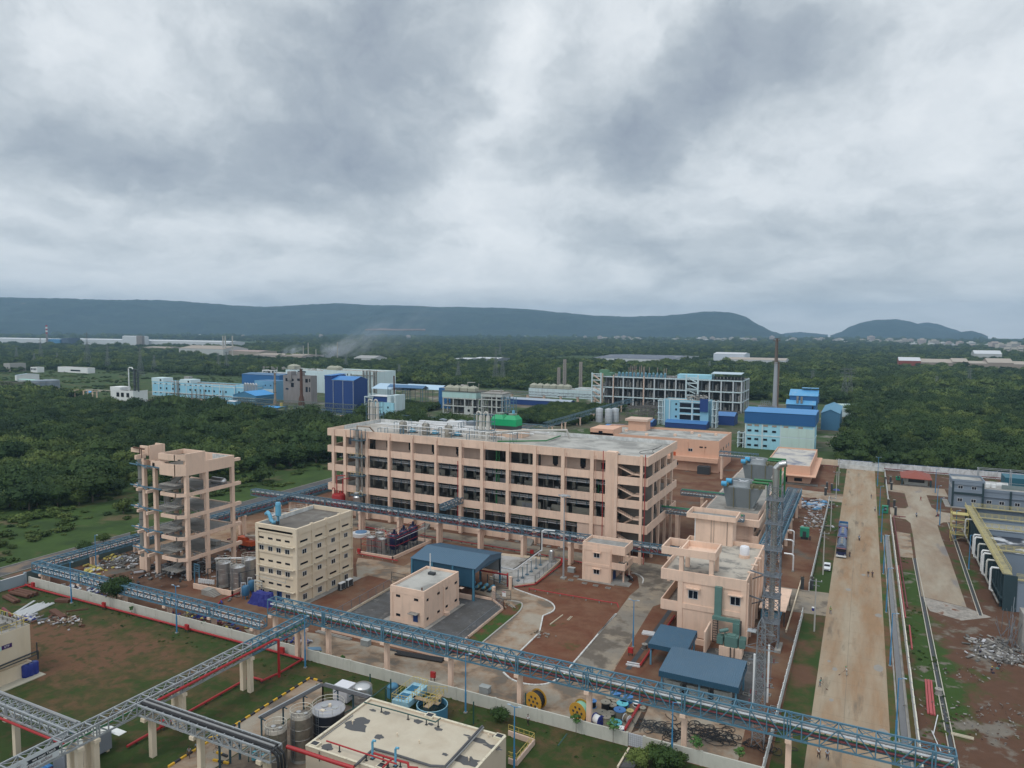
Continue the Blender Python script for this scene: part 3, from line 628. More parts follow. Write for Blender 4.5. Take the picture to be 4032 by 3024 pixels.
# long pink production building
def long_building():
 b=T_('factory_building','long five level pink production building with open galleries and flat concrete roof','building',(-101,195,0))
 X0,X1,Y0,Y1=-155.3,-48.6,181.,209.
 levels=[(7.9,10.1),(14.3,16.4),(20.3,22.4),(25.6,27.9)]
 cols=[-152.9,-148.2,-143.4,-139.6,-131,-122.5,-114,-105.6,-98.4,-90.1,-81.7,-73.2,-64.8,-60.2]
 w=MB()
 for i,(a,c) in enumerate(levels):
  t=.28
  w.b(X0,Y0,a,-57.4,Y0+t,c)                         # front band
  w.b(X0,Y0+t,a,X0+t,Y1,c);w.b(X0,Y1-t,a,X1,Y1,c)
  w.b(X1-t,178.,a,X1,Y1-t,c)
  w.b(-57.4,177.6,a,X1,177.9,c)                      # stair block band
  w.b(-57.4,177.9,a,-57.1,Y0,c)
 w.mk('wall_band',PINK,b)
 f=MB()
 for a,z in ((8.3,8.7),(14.7,15.1),(20.7,21.1),(26.3,26.7)): f.b(X0+.28,Y0+.28,a,X1-.28,Y1-.28,z)
 each(f,'floor_slab',CONC,b)
 rf=MB().b(-86,Y0+.3,26.705,X1-.3,Y1-.3,26.74).mk('roof_finish',ROOFC,b)
 MB().b(X0+.3,Y0+.3,26.705,-86.02,Y1-.3,26.73).mk('roof_finish',mat('pale_roof_terrace',(.44,.41,.37),.9,0,.1,.3,col2=(.30,.28,.25),f2=.55,sc2=.2),b)
 wp=MB();wp.b(X0+.29,Y1-.36,26.75,X1-.4,Y1-.281,27.95).b(X0+.281,Y0+8,26.75,X0+.36,Y1-.4,27.9)
 for x in range(-84,-50,4): wp.b(x,Y1-.5,26.75,x+.35,Y1-.36,27.6)
 wp.mk('whitewashed_parapet_face',WHITEW,b)
 c=MB()
 for x in cols:
  c.b(x-.5,Y0-.28,0,x+.5,Y0-.003,27.9)
  c.b(x-.5,Y0+.283,0,x+.5,Y0+.9,26.3)
 for y in (184.5,191,198,205): c.b(X1-.9,y-.4,0,X1-.283,y+.4,26.3)
 c.b(-57.4,177.3,0,-56.6,177.597,28.4).b(-50.6,177.2,0,-49.9,177.597,28.4).b(-60.2,178.4,0,-57.42,180.7,28.35)
 each(c,'column',PINK,b)
 MB().b(-57.4,177.9,26.3,X1-.3,181,26.6).b(-57.4,177.6,27.9,-56,177.9,28.3).mk('stair_roof',ROOFC,b)
 MB().b(X0+6,Y0+1.4,.0,-61,Y0+2,1.5).b(-57,178,0,-49.5,179,1.4).b(X0+8,182.2,0,-60,182.39,1.6).mk('plinth',PINK,b)
 wi=MB();wd=MB();WY=184.2
 seg=[(-150.2,-141.2),(-138.6,-99.9),(-81.3,-57.5)]
 for a,c2 in seg: wi.b(a,WY,21.1,c2,WY+.25,26.3)
 wi.b(-150.2,WY+.25,21.1,-150,205,26.3)
 wi.b(-60,WY,0,-57.6,WY+.25,8.3)
 wi.b(-69,181.29,1.5,-60.7,181.6,7.9)
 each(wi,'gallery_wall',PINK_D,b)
 di=MB()
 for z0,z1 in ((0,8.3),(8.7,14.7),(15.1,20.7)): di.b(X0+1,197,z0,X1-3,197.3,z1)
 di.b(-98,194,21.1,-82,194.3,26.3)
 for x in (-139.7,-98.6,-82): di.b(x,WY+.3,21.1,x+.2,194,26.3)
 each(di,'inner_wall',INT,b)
 pt=MB();rng=random.Random(5)
 for z in (8.7,15.1):
  for a,c2 in zip(cols,cols[1:]):
   if rng.random()<.75 and a>-140: pt.b(a+.8+rng.random()*2,187.2,z,c2-.8-rng.random(),187.4,z+rng.uniform(1.3,2.1))
   if z<9 and a>-92: pt.b(a+rng.random()*3,186.3,z,c2-.4,186.5,z+1.9)
 for x in (-86,-78,-69): pt.b(x,186,21.1,x+.6,186.6,26.2)
 each(pt,'partition_wall',INTL,b)
 ic=MB()
 for y in (189.5,):
  for x in cols[1:]: ic.b(x-.35,y,0,x+.35,y+.7,26.3)
 each(ic,'inner_column',INTL,b)
 for x in (-133.6,-125.2,-116.8,-108.2):
  o=MB().b(x-.75,WY-.06,22.7,x+.75,WY-.003,25.2).b(x-.4,WY-.06,22.2,x+.4,WY-.003,22.7);o.mk('wall_opening',GLASSD,b)
 for x in (-76.8,-68.6): MB().b(x-.8,WY-.06,22.6,x+.8,WY-.003,25.4).b(x-.5,WY-.06,22.15,x+.5,WY-.003,22.6).mk('wall_opening',GLASSD,b)
 MB().b(-63.3,WY-.06,22.5,-62.2,WY-.003,24.2).mk('wall_opening',GLASSD,b)
 MB().b(-149.3,WY-.06,22.6,-148.2,WY-.003,24.6).mk('door',mat('grey_door',(.12,.13,.17),.6),b)
 MB().b(-143.5,WY-.06,23,-142.7,WY-.003,24.6).mk('door',GLASSD,b)
 for z,top in ((0,7.9),(8.7,14.3),(15.1,20.3)):
  p1=MB();p2=MB();hg=MB();gz=MB();vz=MB()
  xa,xb=-152,-57.6
  for k,(y,zz,r) in enumerate(((183.0,top-1.7,.14),(183.9,top-1.35,.11),(184.7,top-1.75,.16),(186,top-1.2,.13))): p1.c((xa,y,zz),(xb,y,zz),r,6)
  for y,zz,r in ((185.3,top-.7,.1),(186.8,top-1.6,.12),(183.4,top-.9,.07)): p2.c((xa,y,zz),(xb,y,zz),r,6)
  x=xa+1
  while x<xb:
   hg.b(x,182.6,top-2.1,x+.12,182.72,top+.2).b(x,182.6,top-2.0,x+.12,187,top-1.9);x+=2.9
   if rng.random()<.6: gz.c((x+1,184.5,z),(x+1,184.5,top-1.5),.09,6)
  for a,c2 in zip(cols[3:],cols[4:]):
   for q in range(2):
    if rng.random()<.75:
     xx=rng.uniform(a+1.4,c2-1.4);rr=rng.uniform(.5,1.0);hh=rng.uniform(1.6,2.6);yy=rng.uniform(188,193)
     vz.lathe(xx,yy,[(rr*.3,z+.5),(rr,z+.9),(rr,z+hh),(rr*.5,z+hh+.35),(.1,z+hh+.45)],10)
   if rng.random()<.7: xx=rng.uniform(a+1,c2-1);vz.cbox(xx,184.6,z,1.1,.8,rng.uniform(.9,1.5))
  each(p1,'pipe',CLAD,b);each(p2,'pipe',DARKM if z else GREENP,b);hg.mk('pipe_hanger',BLUE_ST,b);each(gz,'drop_pipe',STEELD,b);each(vz,'process_vessel',STEELD,b)
 MB().c((-64.5,185.5,15),(-64.5,185.5,26),.2,8).c((-95.2,184,8.7),(-95.2,184,25.9),.28,8).c((-94.4,184,15),(-94.4,184,26.2),.16,8).mk('riser_pipe',GREENP,b)
 for x in (-60.75,-49.2): MB().c((x,177.1 if x>-55 else 178.1,.2),(x,177.1 if x>-55 else 178.1,28.6),.11,8).mk('fire_riser',REDP,b)
 MB().c((-106.3,180.6,1),(-106.3,180.6,21.5),.1,8).mk('fire_riser',REDP,b)
 r=MB()
 for x in (-122.9,-131.4,-114.4,-105.2,-98,-89.7,-81.3,-72.8,-64.4): r.c((x+.75,180.62,2),(x+.75,180.62,26.8),.06,6)
 each(r,'rainwater_pipe',mat('pink_downpipe',(.55,.33,.26),.6),b)
 for k,z in enumerate((1.5,8.7,15.1,21.1)):
  st=MB();top=(8.3,14.7,20.7,25.8)[k];mid=(z+top)/2
  st.slab([(-57,178.3,mid+1.6),(-52.6,178.3,mid-.3),(-52.6,179.9,mid-.3),(-57,179.9,mid+1.6)],.3)
  st.slab([(-57,180.1,z),(-52.6,180.1,mid-.4),(-52.6,181.6,mid-.4),(-57,181.6,z)],.3)
  st.b(-52.6,178.3,mid-.6,-50.6,181.6,mid-.3)
  st.mk('stair_flight',PINK,b)
  rl=MB();rl.r((-57,178.2,mid+2.6),(-52.6,178.2,mid+.7),.06).r((-57,180.1,z+1),(-52.6,180.1,mid+.6),.06).r((-52.6,178.2,mid+.7),(-50.6,178.2,mid+.7),.06)
  for q in range(9): t=q/8;rl.r((-57+4.4*t,178.2,mid+1.6-1.9*t),(-57+4.4*t,178.2,mid+2.6-1.9*t),.04)
  rl.mk('stair_railing',DARKM,b)
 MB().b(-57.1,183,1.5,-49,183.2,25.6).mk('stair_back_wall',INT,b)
 sr=MB();sr.b(-52.6,186,21.1,-52.4,207,26.3)
 for y in (187,191,194.5,198,201.5,205): sr.b(-52.3,y,21.1,-50.9,y+.35,26.3)
 sr.b(-53,186,8.7,-52.8,207,20.7)
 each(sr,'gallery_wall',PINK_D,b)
 s=MB()
 for x in (-118.5,-84,-66):
  for k in range(8): s.b(x,178.4+k*.32,0,x+2.4,178.4+(k+1)*.32+.02,.18*(k+1))
 s.mk('entrance_steps',CONC,b)
 pn=MB()
 for x0,x1,z in ((-97.5,-90.6,15.1),(-88,-83,8.7)): pn.b(x0,186.2,z,x1,186.35,z+1.4)
 pn.mk('partition_panel',mat('pale_panel',(.38,.38,.40),.8),b)
 return b
LB=long_building()
def column_stack():
 """tall steel column standing in front of the left end of the long building"""
 t=T_('scrubber_column','tall brown steel column with blue platforms in front of the left end of the long pink building','column',(-142,180,0))
 MB().c((-142.2,179.6,0),(-142.2,179.6,28.5),.62,14).mk('shell',STEELD,t,1)
 MB().c((-140.7,179.9,5),(-140.7,179.9,27),.3,10).mk('riser',STEELD,t,1)
 MB().tube([(-142.2,179.6,28.5),(-142.2,179.6,29.6),(-137.4,179.6,29.6),(-137.4,182.5,27.3)],.22,8).mk('vapour_pipe',mat('tan_pipe',(.33,.25,.19),.6),t)
 for z in (7.6,13.8,19.6,25):
  m=MB();m.b(-144.3,178.6,z,-139.6,178.8,z+.35).b(-144.3,180.4,z,-139.6,180.6,z+.35).b(-144.3,178.6,z+.1,-139.6,180.6,z+.2);m.mk('platform',TEAL_ST,t)
  y=MB()
  for x in (-144.2,-143,-140.8,-139.7): y.b(x,178.6,z+.35,x+.06,178.66,z+1.5)
  y.b(-144.3,178.6,z+1.4,-139.6,178.66,z+1.46);y.mk('railing',YEL if z<20 else DARKM,t)
 m=MB()
 for x in (-144.2,-139.8): m.b(x,178.6,25.3,x+.15,178.75,28.6).b(x,180.4,25.3,x+.15,180.55,28.6)
 m.b(-144.2,178.6,28.4,-139.7,178.75,28.6);m.mk('frame',TEAL_ST,t)
 MB().lathe(-142,179.3,[(1.5,5.2),(1.5,7.2),(1.1,7.6)],12).ball((-142.3,178.9,8.4),.45).tube([(-142.8,178.9,8.4),(-141.2,178.9,8.6),(-140.4,178.9,9.4),(-139.8,178.9,8.6)],.22).mk('condenser_head',STEEL,t,1)
column_stack()
t=T_('deluge_skid','red deluge valve skid with swan neck pipes in front of the long pink building','fire valve skid',(-149,179.3,0))
MB().lathe(-149.3,178.9,[(1.9,3.4),(2.1,3.6),(2.1,7.0),(1.9,7.4)],16).mk('tank',REDP,t,1)
MB().tube([(-150.9,178.9,7.2),(-150.9,178.9,9),(-151.5,178.9,9.2),(-151.8,178.9,8.6)],.14).tube([(-150,179,7.2),(-150,179,13.2),(-147,179.5,13.4)],.16).tube([(-147.6,179,7),(-147.6,179,12.4),(-145.4,179.5,12.7)],.16).tube([(-148.7,178.7,7.2),(-148.7,178.7,8.4),(-148.2,178.7,8.5),(-148.1,178.7,7.8)],.14).mk('pipe',REDP,t)
# roof plant on the long building
def roofpt(k,x,y): return S(k,x,y,26.73)
ZR=26.73
for k,(px_,py_,nm) in enumerate(((395,620,'leftmost'),(725,648,'middle'),(1055,680,'rightmost'))):
 x,y=roofpt('Q2',px_,py_-14);t=T_('roof_tank','mottled grey vertical tank on the long roof, '+nm+' of the row of three','tank',(x,y,ZR),group='mottled tanks on the long roof')
 MB().lathe(x,y,[(1.15,ZR),(1.25,ZR+.2),(1.25,ZR+3.3),(1.05,ZR+3.55),(.2,ZR+3.7)],18).mk('shell',mat('mottled_lagging',(.34,.31,.26),.8,.1,.3,1.,col2=(.14,.14,.13),f2=.52,sc2=.9,edge=.1),t,1)
 MB().c((x-.3,y,ZR+3.6),(x-.3,y,ZR+4.3),.12).c((x+.5,y,ZR+3.5),(x+.5,y,ZR+4.),.09).b(x-.6,y-.7,ZR+3.6,x+.1,y-.5,ZR+3.8).mk('nozzle',STEELD,t)
 x2,y2=roofpt('Q2',(535,862,1187)[k],(606,634,657)[k]);t=T_('vacuum_pump',('light blue pump set right of the leftmost mottled roof tank','light blue pump set right of the middle mottled roof tank','light blue pump set right of the rightmost mottled roof tank')[k],'pump',(x2,y2,ZR),group='pump sets on the long roof')
 MB().b(x2-1.6,y2-.6,ZR,x2+1.6,y2+.6,ZR+.3).mk('base',CONCD,t)
 MB().c((x2-.9,y2,ZR+.9),(x2+.5,y2,ZR+.9),.5,12).c((x2+.5,y2,ZR+.8),(x2+1.2,y2,ZR+.8),.3,10).b(x2-.9,y2-.4,ZR+.3,x2+.6,y2+.4,ZR+.6).mk('body',mat('light_blue_paint',(.12,.36,.52),.5,0,.15,1),t)
 m=MB()
 for q in range(5): m.c((x2-.8+q*.45,y2+.7,ZR),(x2-.8+q*.45,y2+.7,ZR+2.6-.3*(q%2)),.07,6)
 m.mk('pipe',STEELD,t)
def scrubber(x,y,z,lab,H=8.2):
 t=T_('scrubber_pair',lab,'scrubber',(x,y,z))
 for dx in (0,2.5):
  MB().lathe(x+dx,y,[(.62,z),(.62,z+H-.6),(.5,z+H-.3),(.3,z+H-.2)],16).mk('column',mat('aged_white_plastic',(.50,.48,.44),.6,0,.12,.8,streak=(.3,.27,.22),st_amt=.4),t,1)
  pth=[(x+dx-1.35,y,z+.8),(x+dx-1.35,y,z+H+.1)]+[(x+dx-1.35+.67*(1-cos(a)),y,z+H+.1+.67*sin(a)) for a in (0.5,1.05,1.57,2.1,2.6)]+[(x+dx,y,z+H-.2)]
  MB().tube(pth,.28,10).mk('duct',MATS['aged_white_plastic'],t,1)
 m=MB()
 for a in (x-1.9,x+4.2):
  for b_ in (y-.9,y+.9): m.b(a,b_,z,a+.14,b_+.14,z+H+.2)
 for zz in (z+2.6,z+5.3,z+H): m.b(x-1.9,y-.9,zz,x+4.34,y-.76,zz+.14).b(x-1.9,y+.9,zz,x+4.34,y+1.04,zz+.14).b(x-1.9,y-.76,zz,x-1.76,y+.9,zz+.12).b(x+4.2,y-.76,zz,x+4.34,y+.9,zz+.12)
 m.mk('frame',TEAL_ST,t)
scrubber(-105,192.2,ZR,'pair of pale scrubber columns with hooped ducts near the middle of the long roof',7.4)
x,y=S('M2',730,165,ZR);scrubber(x,y,ZR,'pair of pale scrubber columns with hooped ducts at the left end of the long roof',7.2)
def cooling_tower_green(x,y,z,lab):
 t=T_('cooling_tower',lab,'cooling tower',(x,y,z))
 m=MB()
 for dx in (0,4.4):
  m.b(x+dx-2.19,y-2.2,z+1.2,x+dx+2.19,y+2.2,z+3.2)
  a=[(x+dx-2.19,y-2.2,z+3.2),(x+dx+2.19,y-2.2,z+3.2),(x+dx+2.19,y+2.2,z+3.2),(x+dx-2.19,y+2.2,z+3.2)]
  b=[(x+dx+s*1.3,y+q*1.3,z+4.5) for s,q in ((-1,-1),(1,-1),(1,1),(-1,1))]
  for i in range(4): m.quad(a[i],a[(i+1)%4],b[(i+1)%4],b[i])
 m.mk('casing',GREENC,t)
 MB().c((x,y,z+4.5),(x,y,z+5.0),1.35,18).c((x+4.4,y,z+4.5),(x+4.4,y,z+5.0),1.35,18).mk('fan_stack',mat('grey_green',(.2,.26,.22),.6),t,1)
 MB().c((x+4.6,y,z+5),(x+4.6,y,z+5.9),.45,10).mk('motor',mat('light_blue_paint'),t)
 MB().b(x-2.1,y-2.1,z,x+6.5,y+2.1,z+1.2).mk('louvre',DARKM,t)
x,y=roofpt('Q2',1760,640);
MB().b(-106,198.4,ZR,-94,204,ZR+2.2).mk('plant_room',PINK,None,label='low pink plant room under the green cooling tower on the long roof',cat='plant room',loc=(x+7,y+6,ZR))
cooling_tower_green(-102.8,201,ZR+2.2,'bright green two cell cooling tower on the long roof')
t=T_('roof_pipework','maze of pipes and pipe stands over the left half of the long roof','pipework',(-120,195,ZR))
rng=random.Random(8);m=MB();w=MB();g2=MB()
for k in range(34):
 x=rng.uniform(-141,-92);y=rng.uniform(184,206);h=rng.uniform(1.5,3.4);m.b(x,y,ZR,x+.12,y+.12,ZR+h);m.b(x,y+1.6,ZR,x+.12,y+1.72,ZR+h).b(x,y,ZR+h,x+.12,y+1.7,ZR+h+.12)
for y,z,r,a,c in ((192,2.2,.16,-143,-93),(193,2.4,.12,-143,-93),(198.5,1.6,.22,-141,-90),(201,1.9,.2,-141,-86),(204,1.2,.3,-135,-88),(187.5,2.9,.1,-141,-98),(189,1.5,.12,-140,-95)): w.c((a,y,ZR+z),(c,y,ZR+z),r,8)
for x in (-136,-128,-119,-111,-103,-97): w.c((x,187,ZR+2.5),(x,203,ZR+2.1),.12,6)
g2.c((-143,184,ZR+.5),(-125,184.5,ZR+.5),.09,6).c((-96,186,ZR+.6),(-84,194,ZR+.6),.22,8).c((-84,194,ZR+.6),(-84,205,ZR+.6),.22,8)
each(m,'pipe_stand',TEAL_ST,t);each(w,'pipe',CLAD,t);g2.mk('pipe',GREENP,t)
MB().b(-136,205,ZR,-124,206.5,ZR+2.2).b(-124,203.5,ZR,-118,206,ZR+2.9).mk('duct',CLAD,t)
p=[S('Q2',1605,738,ZR),S('Q2',1640,620,ZR+1.4),S('Q2',1760,583,ZR+1.6),S('Q2',1880,570,ZR+1.6),S('Q2',2212,490,ZR+1.6),S('M3',445,185,ZR+1.8)]
pp=[(p[0][0],p[0][1],ZR+.4),(p[0][0],p[0][1]+.2,ZR+2.6)]+[(p[0][0]+i*2.6,p[0][1]+i*3.5,ZR+2.7) for i in (1,2,3)]+[(-81.5,204,ZR+2.7),(-80.9,205,ZR+.3)]
MB().tube(pp,.34,10).mk('roof_duct',MATS['aged_white_plastic'],None,smooth=True,label='long pale duct bending across the long roof near its middle',cat='duct',loc=(-88,194,ZR))
t=T_('roof_hose','black hose lying in a loop on the bare concrete end of the long roof','hose',(-57,197,ZR))
m=MB();c=[S('M3',x,y,ZR+.05) for x,y in ((1735,380),(1690,405),(1640,420),(1560,430),(1520,445),(1540,458),(1620,460),(1658,452),(1645,430),(1690,400))]
m.tube([(a,b,ZR+.06) for a,b in smooth_path(c,4)],.06,5);m.mk('hose',BLACK,t)
# unfinished frame tower
def frame_tower():
 b=T_('frame_building','tall unfinished pink concrete frame tower with open floors and stair at the left','building',(-149,122,0))
 X0,X1,Y0,Y1=-157.6,-142.,116.,130.4
 Z=[4.7,9.8,15.0,20.2,25.4]
 m=MB()
 for x in (X0+.1,-153.6,X1-.85):
  for y in (Y0,Y0+5.6,Y1-.85):
   if x<-157 and y>120: continue
   m.b(x,y,0,x+.85,y+.85,25.35 if not(x<-150 and y<117) else 27.4)
 m.b(-151.2,122,0,-150.5,122.7,25.35)
 each(m,'column',PINK,b)
 w=MB();fl=MB()
 for z in Z[:-1]:
  w.b(X1-.5,Y0-.0,z,X1+.05,Y1,z+.85)
  w.b(X1-.9,Y1,z,X1+.05,Y1+2,z+.8)
  w.b(-157.5,Y1-.6,z,X1-.5,Y1-.05,z+.8)
  w.b(-149.3,Y0-1.4,z,-143.9,Y0-1.1,z+.85).b(-149.3,Y0-1.1,z,-149.,Y0-.3,z+.85)
  w.prism([(-144.2,Y0-1.4),(-143.9,Y0-1.4),(X1,Y0-.02),(X1-.4,Y0-.02)],z,z+.85)
  w.b(-161,Y0+.2,z+.5,-157.5,Y0+.8,z+1.15).b(-156.5,Y0-2.4,z+.5,-155.9,Y0,z+1.15).b(-152.9,Y0-2.6,z+.3,-152.3,Y0,z+1.0)
  fl.b(-157.3,Y0+.9,z+.4,-149.5,Y1-.7,z+.62).b(-149.5,Y0+5.7,z+.4,X1-.52,Y1-.7,z+.62).b(-149.2,Y0-1.05,z+.2,-144.2,Y0+1.4,z+.42)
 each(w,'edge_beam',PINK,b);each(fl,'floor_slab',CONC,b)
 for k,z in enumerate((2.1,7.2,12.4,17.6,22.8)):
  s=MB().b(-149.4,Y0-1.5,z,-144.,Y0+1.2,z+.22);s.mk('stair_landing',CONC,b)
  s=MB();s.slab([(-149,Y0+1.2,z+.2),(-147,Y0+1.2,z+.2),(-147,Y0+5.2,z+2.6),(-149,Y0+5.2,z+2.6)],.25);s.slab([(-146.4,Y0+1.2,z+.2),(-144.4,Y0+1.2,z+.2),(-144.4,Y0+5.2,z-2.2),(-146.4,Y0+5.2,z-2.2)],.25)
  s.b(-149,Y0+1.3,z+.7,-148.8,Y0+5,z+1.0)
  s.mk('stair_flight',CONC,b)
  r=MB()
  for x in range(8): r.r((-149.3+x*.75,Y0-1.45,z+.2),(-149.3+x*.75,Y0-1.45,z+1.2),.05)
  r.r((-149.4,Y0-1.45,z+1.2),(-144,Y0-1.45,z+1.2),.06).r((-149.4,Y0-1.45,z+.7),(-144,Y0-1.45,z+.7),.04)
  zz=z+2.9 if k<4 else z+2.9
  for x in range(10): r.r((X1-.3,Y0+.9+x*1.4,zz),(X1-.3,Y0+.9+x*1.4,zz+1.1),.05)
  r.r((X1-.3,Y0,zz+1.1),(X1-.3,Y1,zz+1.1),.06).r((X1-.3,Y0,zz+.6),(X1-.3,Y1,zz+.6),.04)
  if k<4: r.mk('railing',GREYST,b)
 t=MB();t.b(-149.3,Y0-1.4,25.2,-143.9,Y0-1.1,28.0).b(-149.3,Y0-1.1,25.2,-149,Y0+1,27.8)
 t.prism([(-144.2,Y0-1.4),(-143.9,Y0-1.4),(X1,Y0-.02),(X1-.3,Y0-.02)],25.2,28.0)
 t.b(X1-.4,Y0,25.2,X1+.05,Y0+5.6,30.4).b(X1-.4,Y0+5.6,25.2,X1+.05,Y1,28.0).b(-157.4,Y1-.4,25.2,X1-.4,Y1,28)
 t.b(-149.6,Y0-1.4,28.9,-143.9,Y0-1.1,30.3).prism([(-144.2,Y0-1.4),(-143.9,Y0-1.4),(X1,Y0-.02),(X1-.3,Y0-.02)],28.9,30.35).b(-149.6,Y0-1.1,28.9,-149.3,Y0+5.6,30.3).b(-149.3,Y0+5.3,25.4,X1-.4,Y0+5.6,30.35)
 t.b(-154.2,Y0,26.2,-149.3,Y0+.3,27.9).b(-157.6,Y0+2.4,26.0,-154,Y0+2.7,27.6).b(-157.6,Y1-.5,26,-157.3,Y1-.1,27.6).b(-157.6,Y0,26.2,-157.3,Y1-.5,27.6)
 t.b(-158.3,Y0+.3,28.9,-155.5,Y0+.7,31.2).b(-155.6,Y0+.7,27.6,-155.2,Y0+4.5,31.3).b(-158.3,Y0+4.5,29,-155.2,Y0+4.9,31.2).b(-157.6,Y0+.1,27.4,-156.8,Y0+.29,30)
 t.b(-161.5,Y0+.2,29.4,-158.35,Y0+.8,30.4).b(-156.4,Y0-2.6,28.4,-155.8,Y0-.02,29.4).b(X1-.9,Y1,26.4,X1+.05,Y1+2,27.1)
 t.mk('parapet',PINK,b)
 MB().b(-157.2,Y0+.4,25.6,-149.65,Y1-.5,25.9).b(-149.6,Y0+5.7,25.6,X1-.45,Y1-.5,25.9).b(-149.2,Y0-1.05,25.4,-144.3,Y0+1,25.6).b(-149.25,Y0-1.05,28.95,X1-.9,Y0+5.25,29.2).mk('roof_slab',ROOFD,b)
 MB().b(X1-.48,Y0+5.7,26,X1-.42,Y1-.6,27.9).b(-149,Y1-.55,26,X1-.5,Y1-.45,27.9).mk('whitewashed_parapet_face',WHITEW,b)
 s=MB()
 for z in Z: s.r((-161.5,Y0-.2,z+1.2),(-149.5,Y0-.9,z+1.2),.25).r((-161.5,Y0+1.5,z+1.2),(-153,Y0-2.2,z+1.2),.2).r((-160,Y0+.8,z+1.3),(-157,Y0-1.6,z+1.3),.18)
 s.mk('platform_steel',BLUE_ST,b)
 s=MB();s.r((-160.6,Y0+.2,30.6),(-154.6,Y0-1.3,30.8),.3).r((-158,Y0,30.8),(-158,Y0,28.2),.15).r((-155.3,Y0-1.5,31),(-155.3,Y0-1.5,28.6),.12);s.mk('hoist_beam',RUST,b)
 s=MB().c((-147,128,21.6),(-143.4,128,21.6),.9,14);s.ball((-143.4,128,21.6),.88,12);s.mk('horizontal_vessel',STEEL,b,1)
 s=MB().lathe(-155.6,121,[(.5,15.6),(.5,18.3),(.2,18.6)],12).lathe(-153.5,120,[(.6,15.6),(.6,18.5),(.2,18.9)],12).b(-156,124,10.6,-153,126,12.4).b(-148,126,5.6,-144,127.5,6.6);s.mk('process_vessel',STEELD,b)
frame_tower()
t=T_('flue_column','grey steel flue column rising up the left corner of the pink frame tower','column',(-159.3,117.6,0))
MB().lathe(-159.3,117.4,[(.85,3.2),(.92,4),(.92,27.2),(1.02,27.3),(1.02,28.2),(.4,28.9)],20).mk('shell',mat('dull_grey_flue',(.24,.24,.22),.6,.3,.2,.7),t,1)
m=MB()
for z in (5.6,9.4,12.6,16,19.4,22.6,26): m.lathe(-159.3,117.4,[(.93,z),(1.05,z+.02),(1.05,z+.2),(.93,z+.22)],20)
m.mk('flange',CONCD,t);MB().b(-160.2,116.6,0,-158.4,118.3,3.2).mk('pedestal',PINK,t)
# cream office block
def office():
 b=T_('office_block','cream three storey block with rows of sliding windows and a dark flat roof','building',(-113,126,0))
 X0,X1,Y0,Y1,H=-120.3,-108.6,116.2,134.8,16.9
 w=MB();w.b(X0,Y0,0,X1,Y1,15.9);parapet(w,X0,Y0,X1,Y1,15.9,H,.3)
 w.mk('wall',CREAM,b)
 MB().b(X0+.31,Y0+.31,15.905,X1-.31,Y1-.31,15.97).mk('roof',ROOFD,b)
 MB().b(X0+.301,Y0+.4,15.98,X0+.36,Y1-.4,16.85).mk('whitewashed_parapet_face',WHITEW,b)
 pr=MB()
 ys=[Y0,Y0+4.9,Y0+9.6,Y0+14.2,Y1]
 for y in ys: pr.b(X1+.003,max(y-.25,Y0),0,X1+.28,min(y+.25,Y1),16.9)
 for z in (14.2,9.2,4.2):
  pr.b(X1+.003,Y0+.3,z+1.3,X1+.2,Y1-.3,z+1.75 if z<14 else 16.88)
  pr.b(X0+.9,Y0-.22,z+1.35,X1-.9,Y0-.003,z+1.8)
 pr.b(X0,Y0-.25,0,X0+.8,Y0-.003,16.88).b(X1-.8,Y0-.25,0,X1+.28,Y0-.003,16.88).b(X0+.8,Y0-.22,15.2,X1-.8,Y0-.003,16.85)
 pr.mk('pilaster_band',CREAM,b)
 ch=MB()
 for z in (12.7,7.7,2.75):
  ch.b(X0+.7,Y0-.85,z,X1-.3,Y0-.26,z+.13)
  for a,c in zip(ys,ys[1:]): ch.b(X1+.01,a+.3,z+.1,X1+.6,c-.3,z+.22)
 ch.mk('sunshade',mat('stained_cream_ledge',(.60,.52,.40),.9,0,.15,1,streak=(.16,.15,.13),st_amt=.7,st_dir=(1,1,1)),b)
 for z in (13.8,8.8,3.8):
  for i,x in enumerate((-118.7,-116.1,-113.7,-111.2)):
   window(b,x,Y0-.01,z,1.35,.42,'f','plain')
   if not (z<4 and i==2): window(b,x,Y0-.01,z-2.35,1.35,1.25)
  for a,c in zip(ys,ys[1:]): 
   window(b,X1+.01,(a+c)/2-.2,z,2.3,.42,'r','plain');window(b,X1+.01,(a+c)/2-.1,z-2.5,1.35,1.35,'r')
 MB().b(-114.4,Y0-.07,0,-113.0,Y0-.003,2.3).mk('door',DOORB,b)
 MB().b(-114,Y0-.09,1.2,-113.7,Y0-.07,2.0).mk('door_glass',GLASSD,b)
 p=MB().tube([(X0+.3,Y0-.9,5.3),(X1-2.4,Y0-.9,4.9),(X1-2.4,Y0-.7,5.9),(X1-1.6,Y0-.7,6.1)],.09,6).tube([(X0+.6,Y0-1.2,1.5),(X0+.6,Y0-1.2,4.2),(X0+2.6,Y0-1.2,4.2),(X0+2.6,Y0-1.2,2.8)],.18,8).tube([(X0+1.1,Y0-1.6,1),(X0+1.1,Y0-1.6,3.6),(X0+3.2,Y0-1.5,3.7)],.13,8)
 p.mk('service_pipe',mat('lagged_grey_pipe',(.40,.38,.33),.7),b)
 d=MB()
 for x,y in ((X1+.36,Y0+.4),(X1+.36,ys[2]),(X1+.36,Y1-.2)): d.c((x,y,0),(x,y,16.3),.07,6)
 d.mk('rainwater_pipe',CREAM,b)
 k=MB()
 for y in (ys[1],ys[2],ys[3]): k.b(X1-.32,y-.4,16.9,X1+.05,y+.4,17.1)
 k.mk('parapet_cap',CREAM,b)
 MB().b(X0-.6,Y0-1.6,0,X1+1.5,Y1+1.5,.12).mk('plinth',CONC,b)
 return b
office()
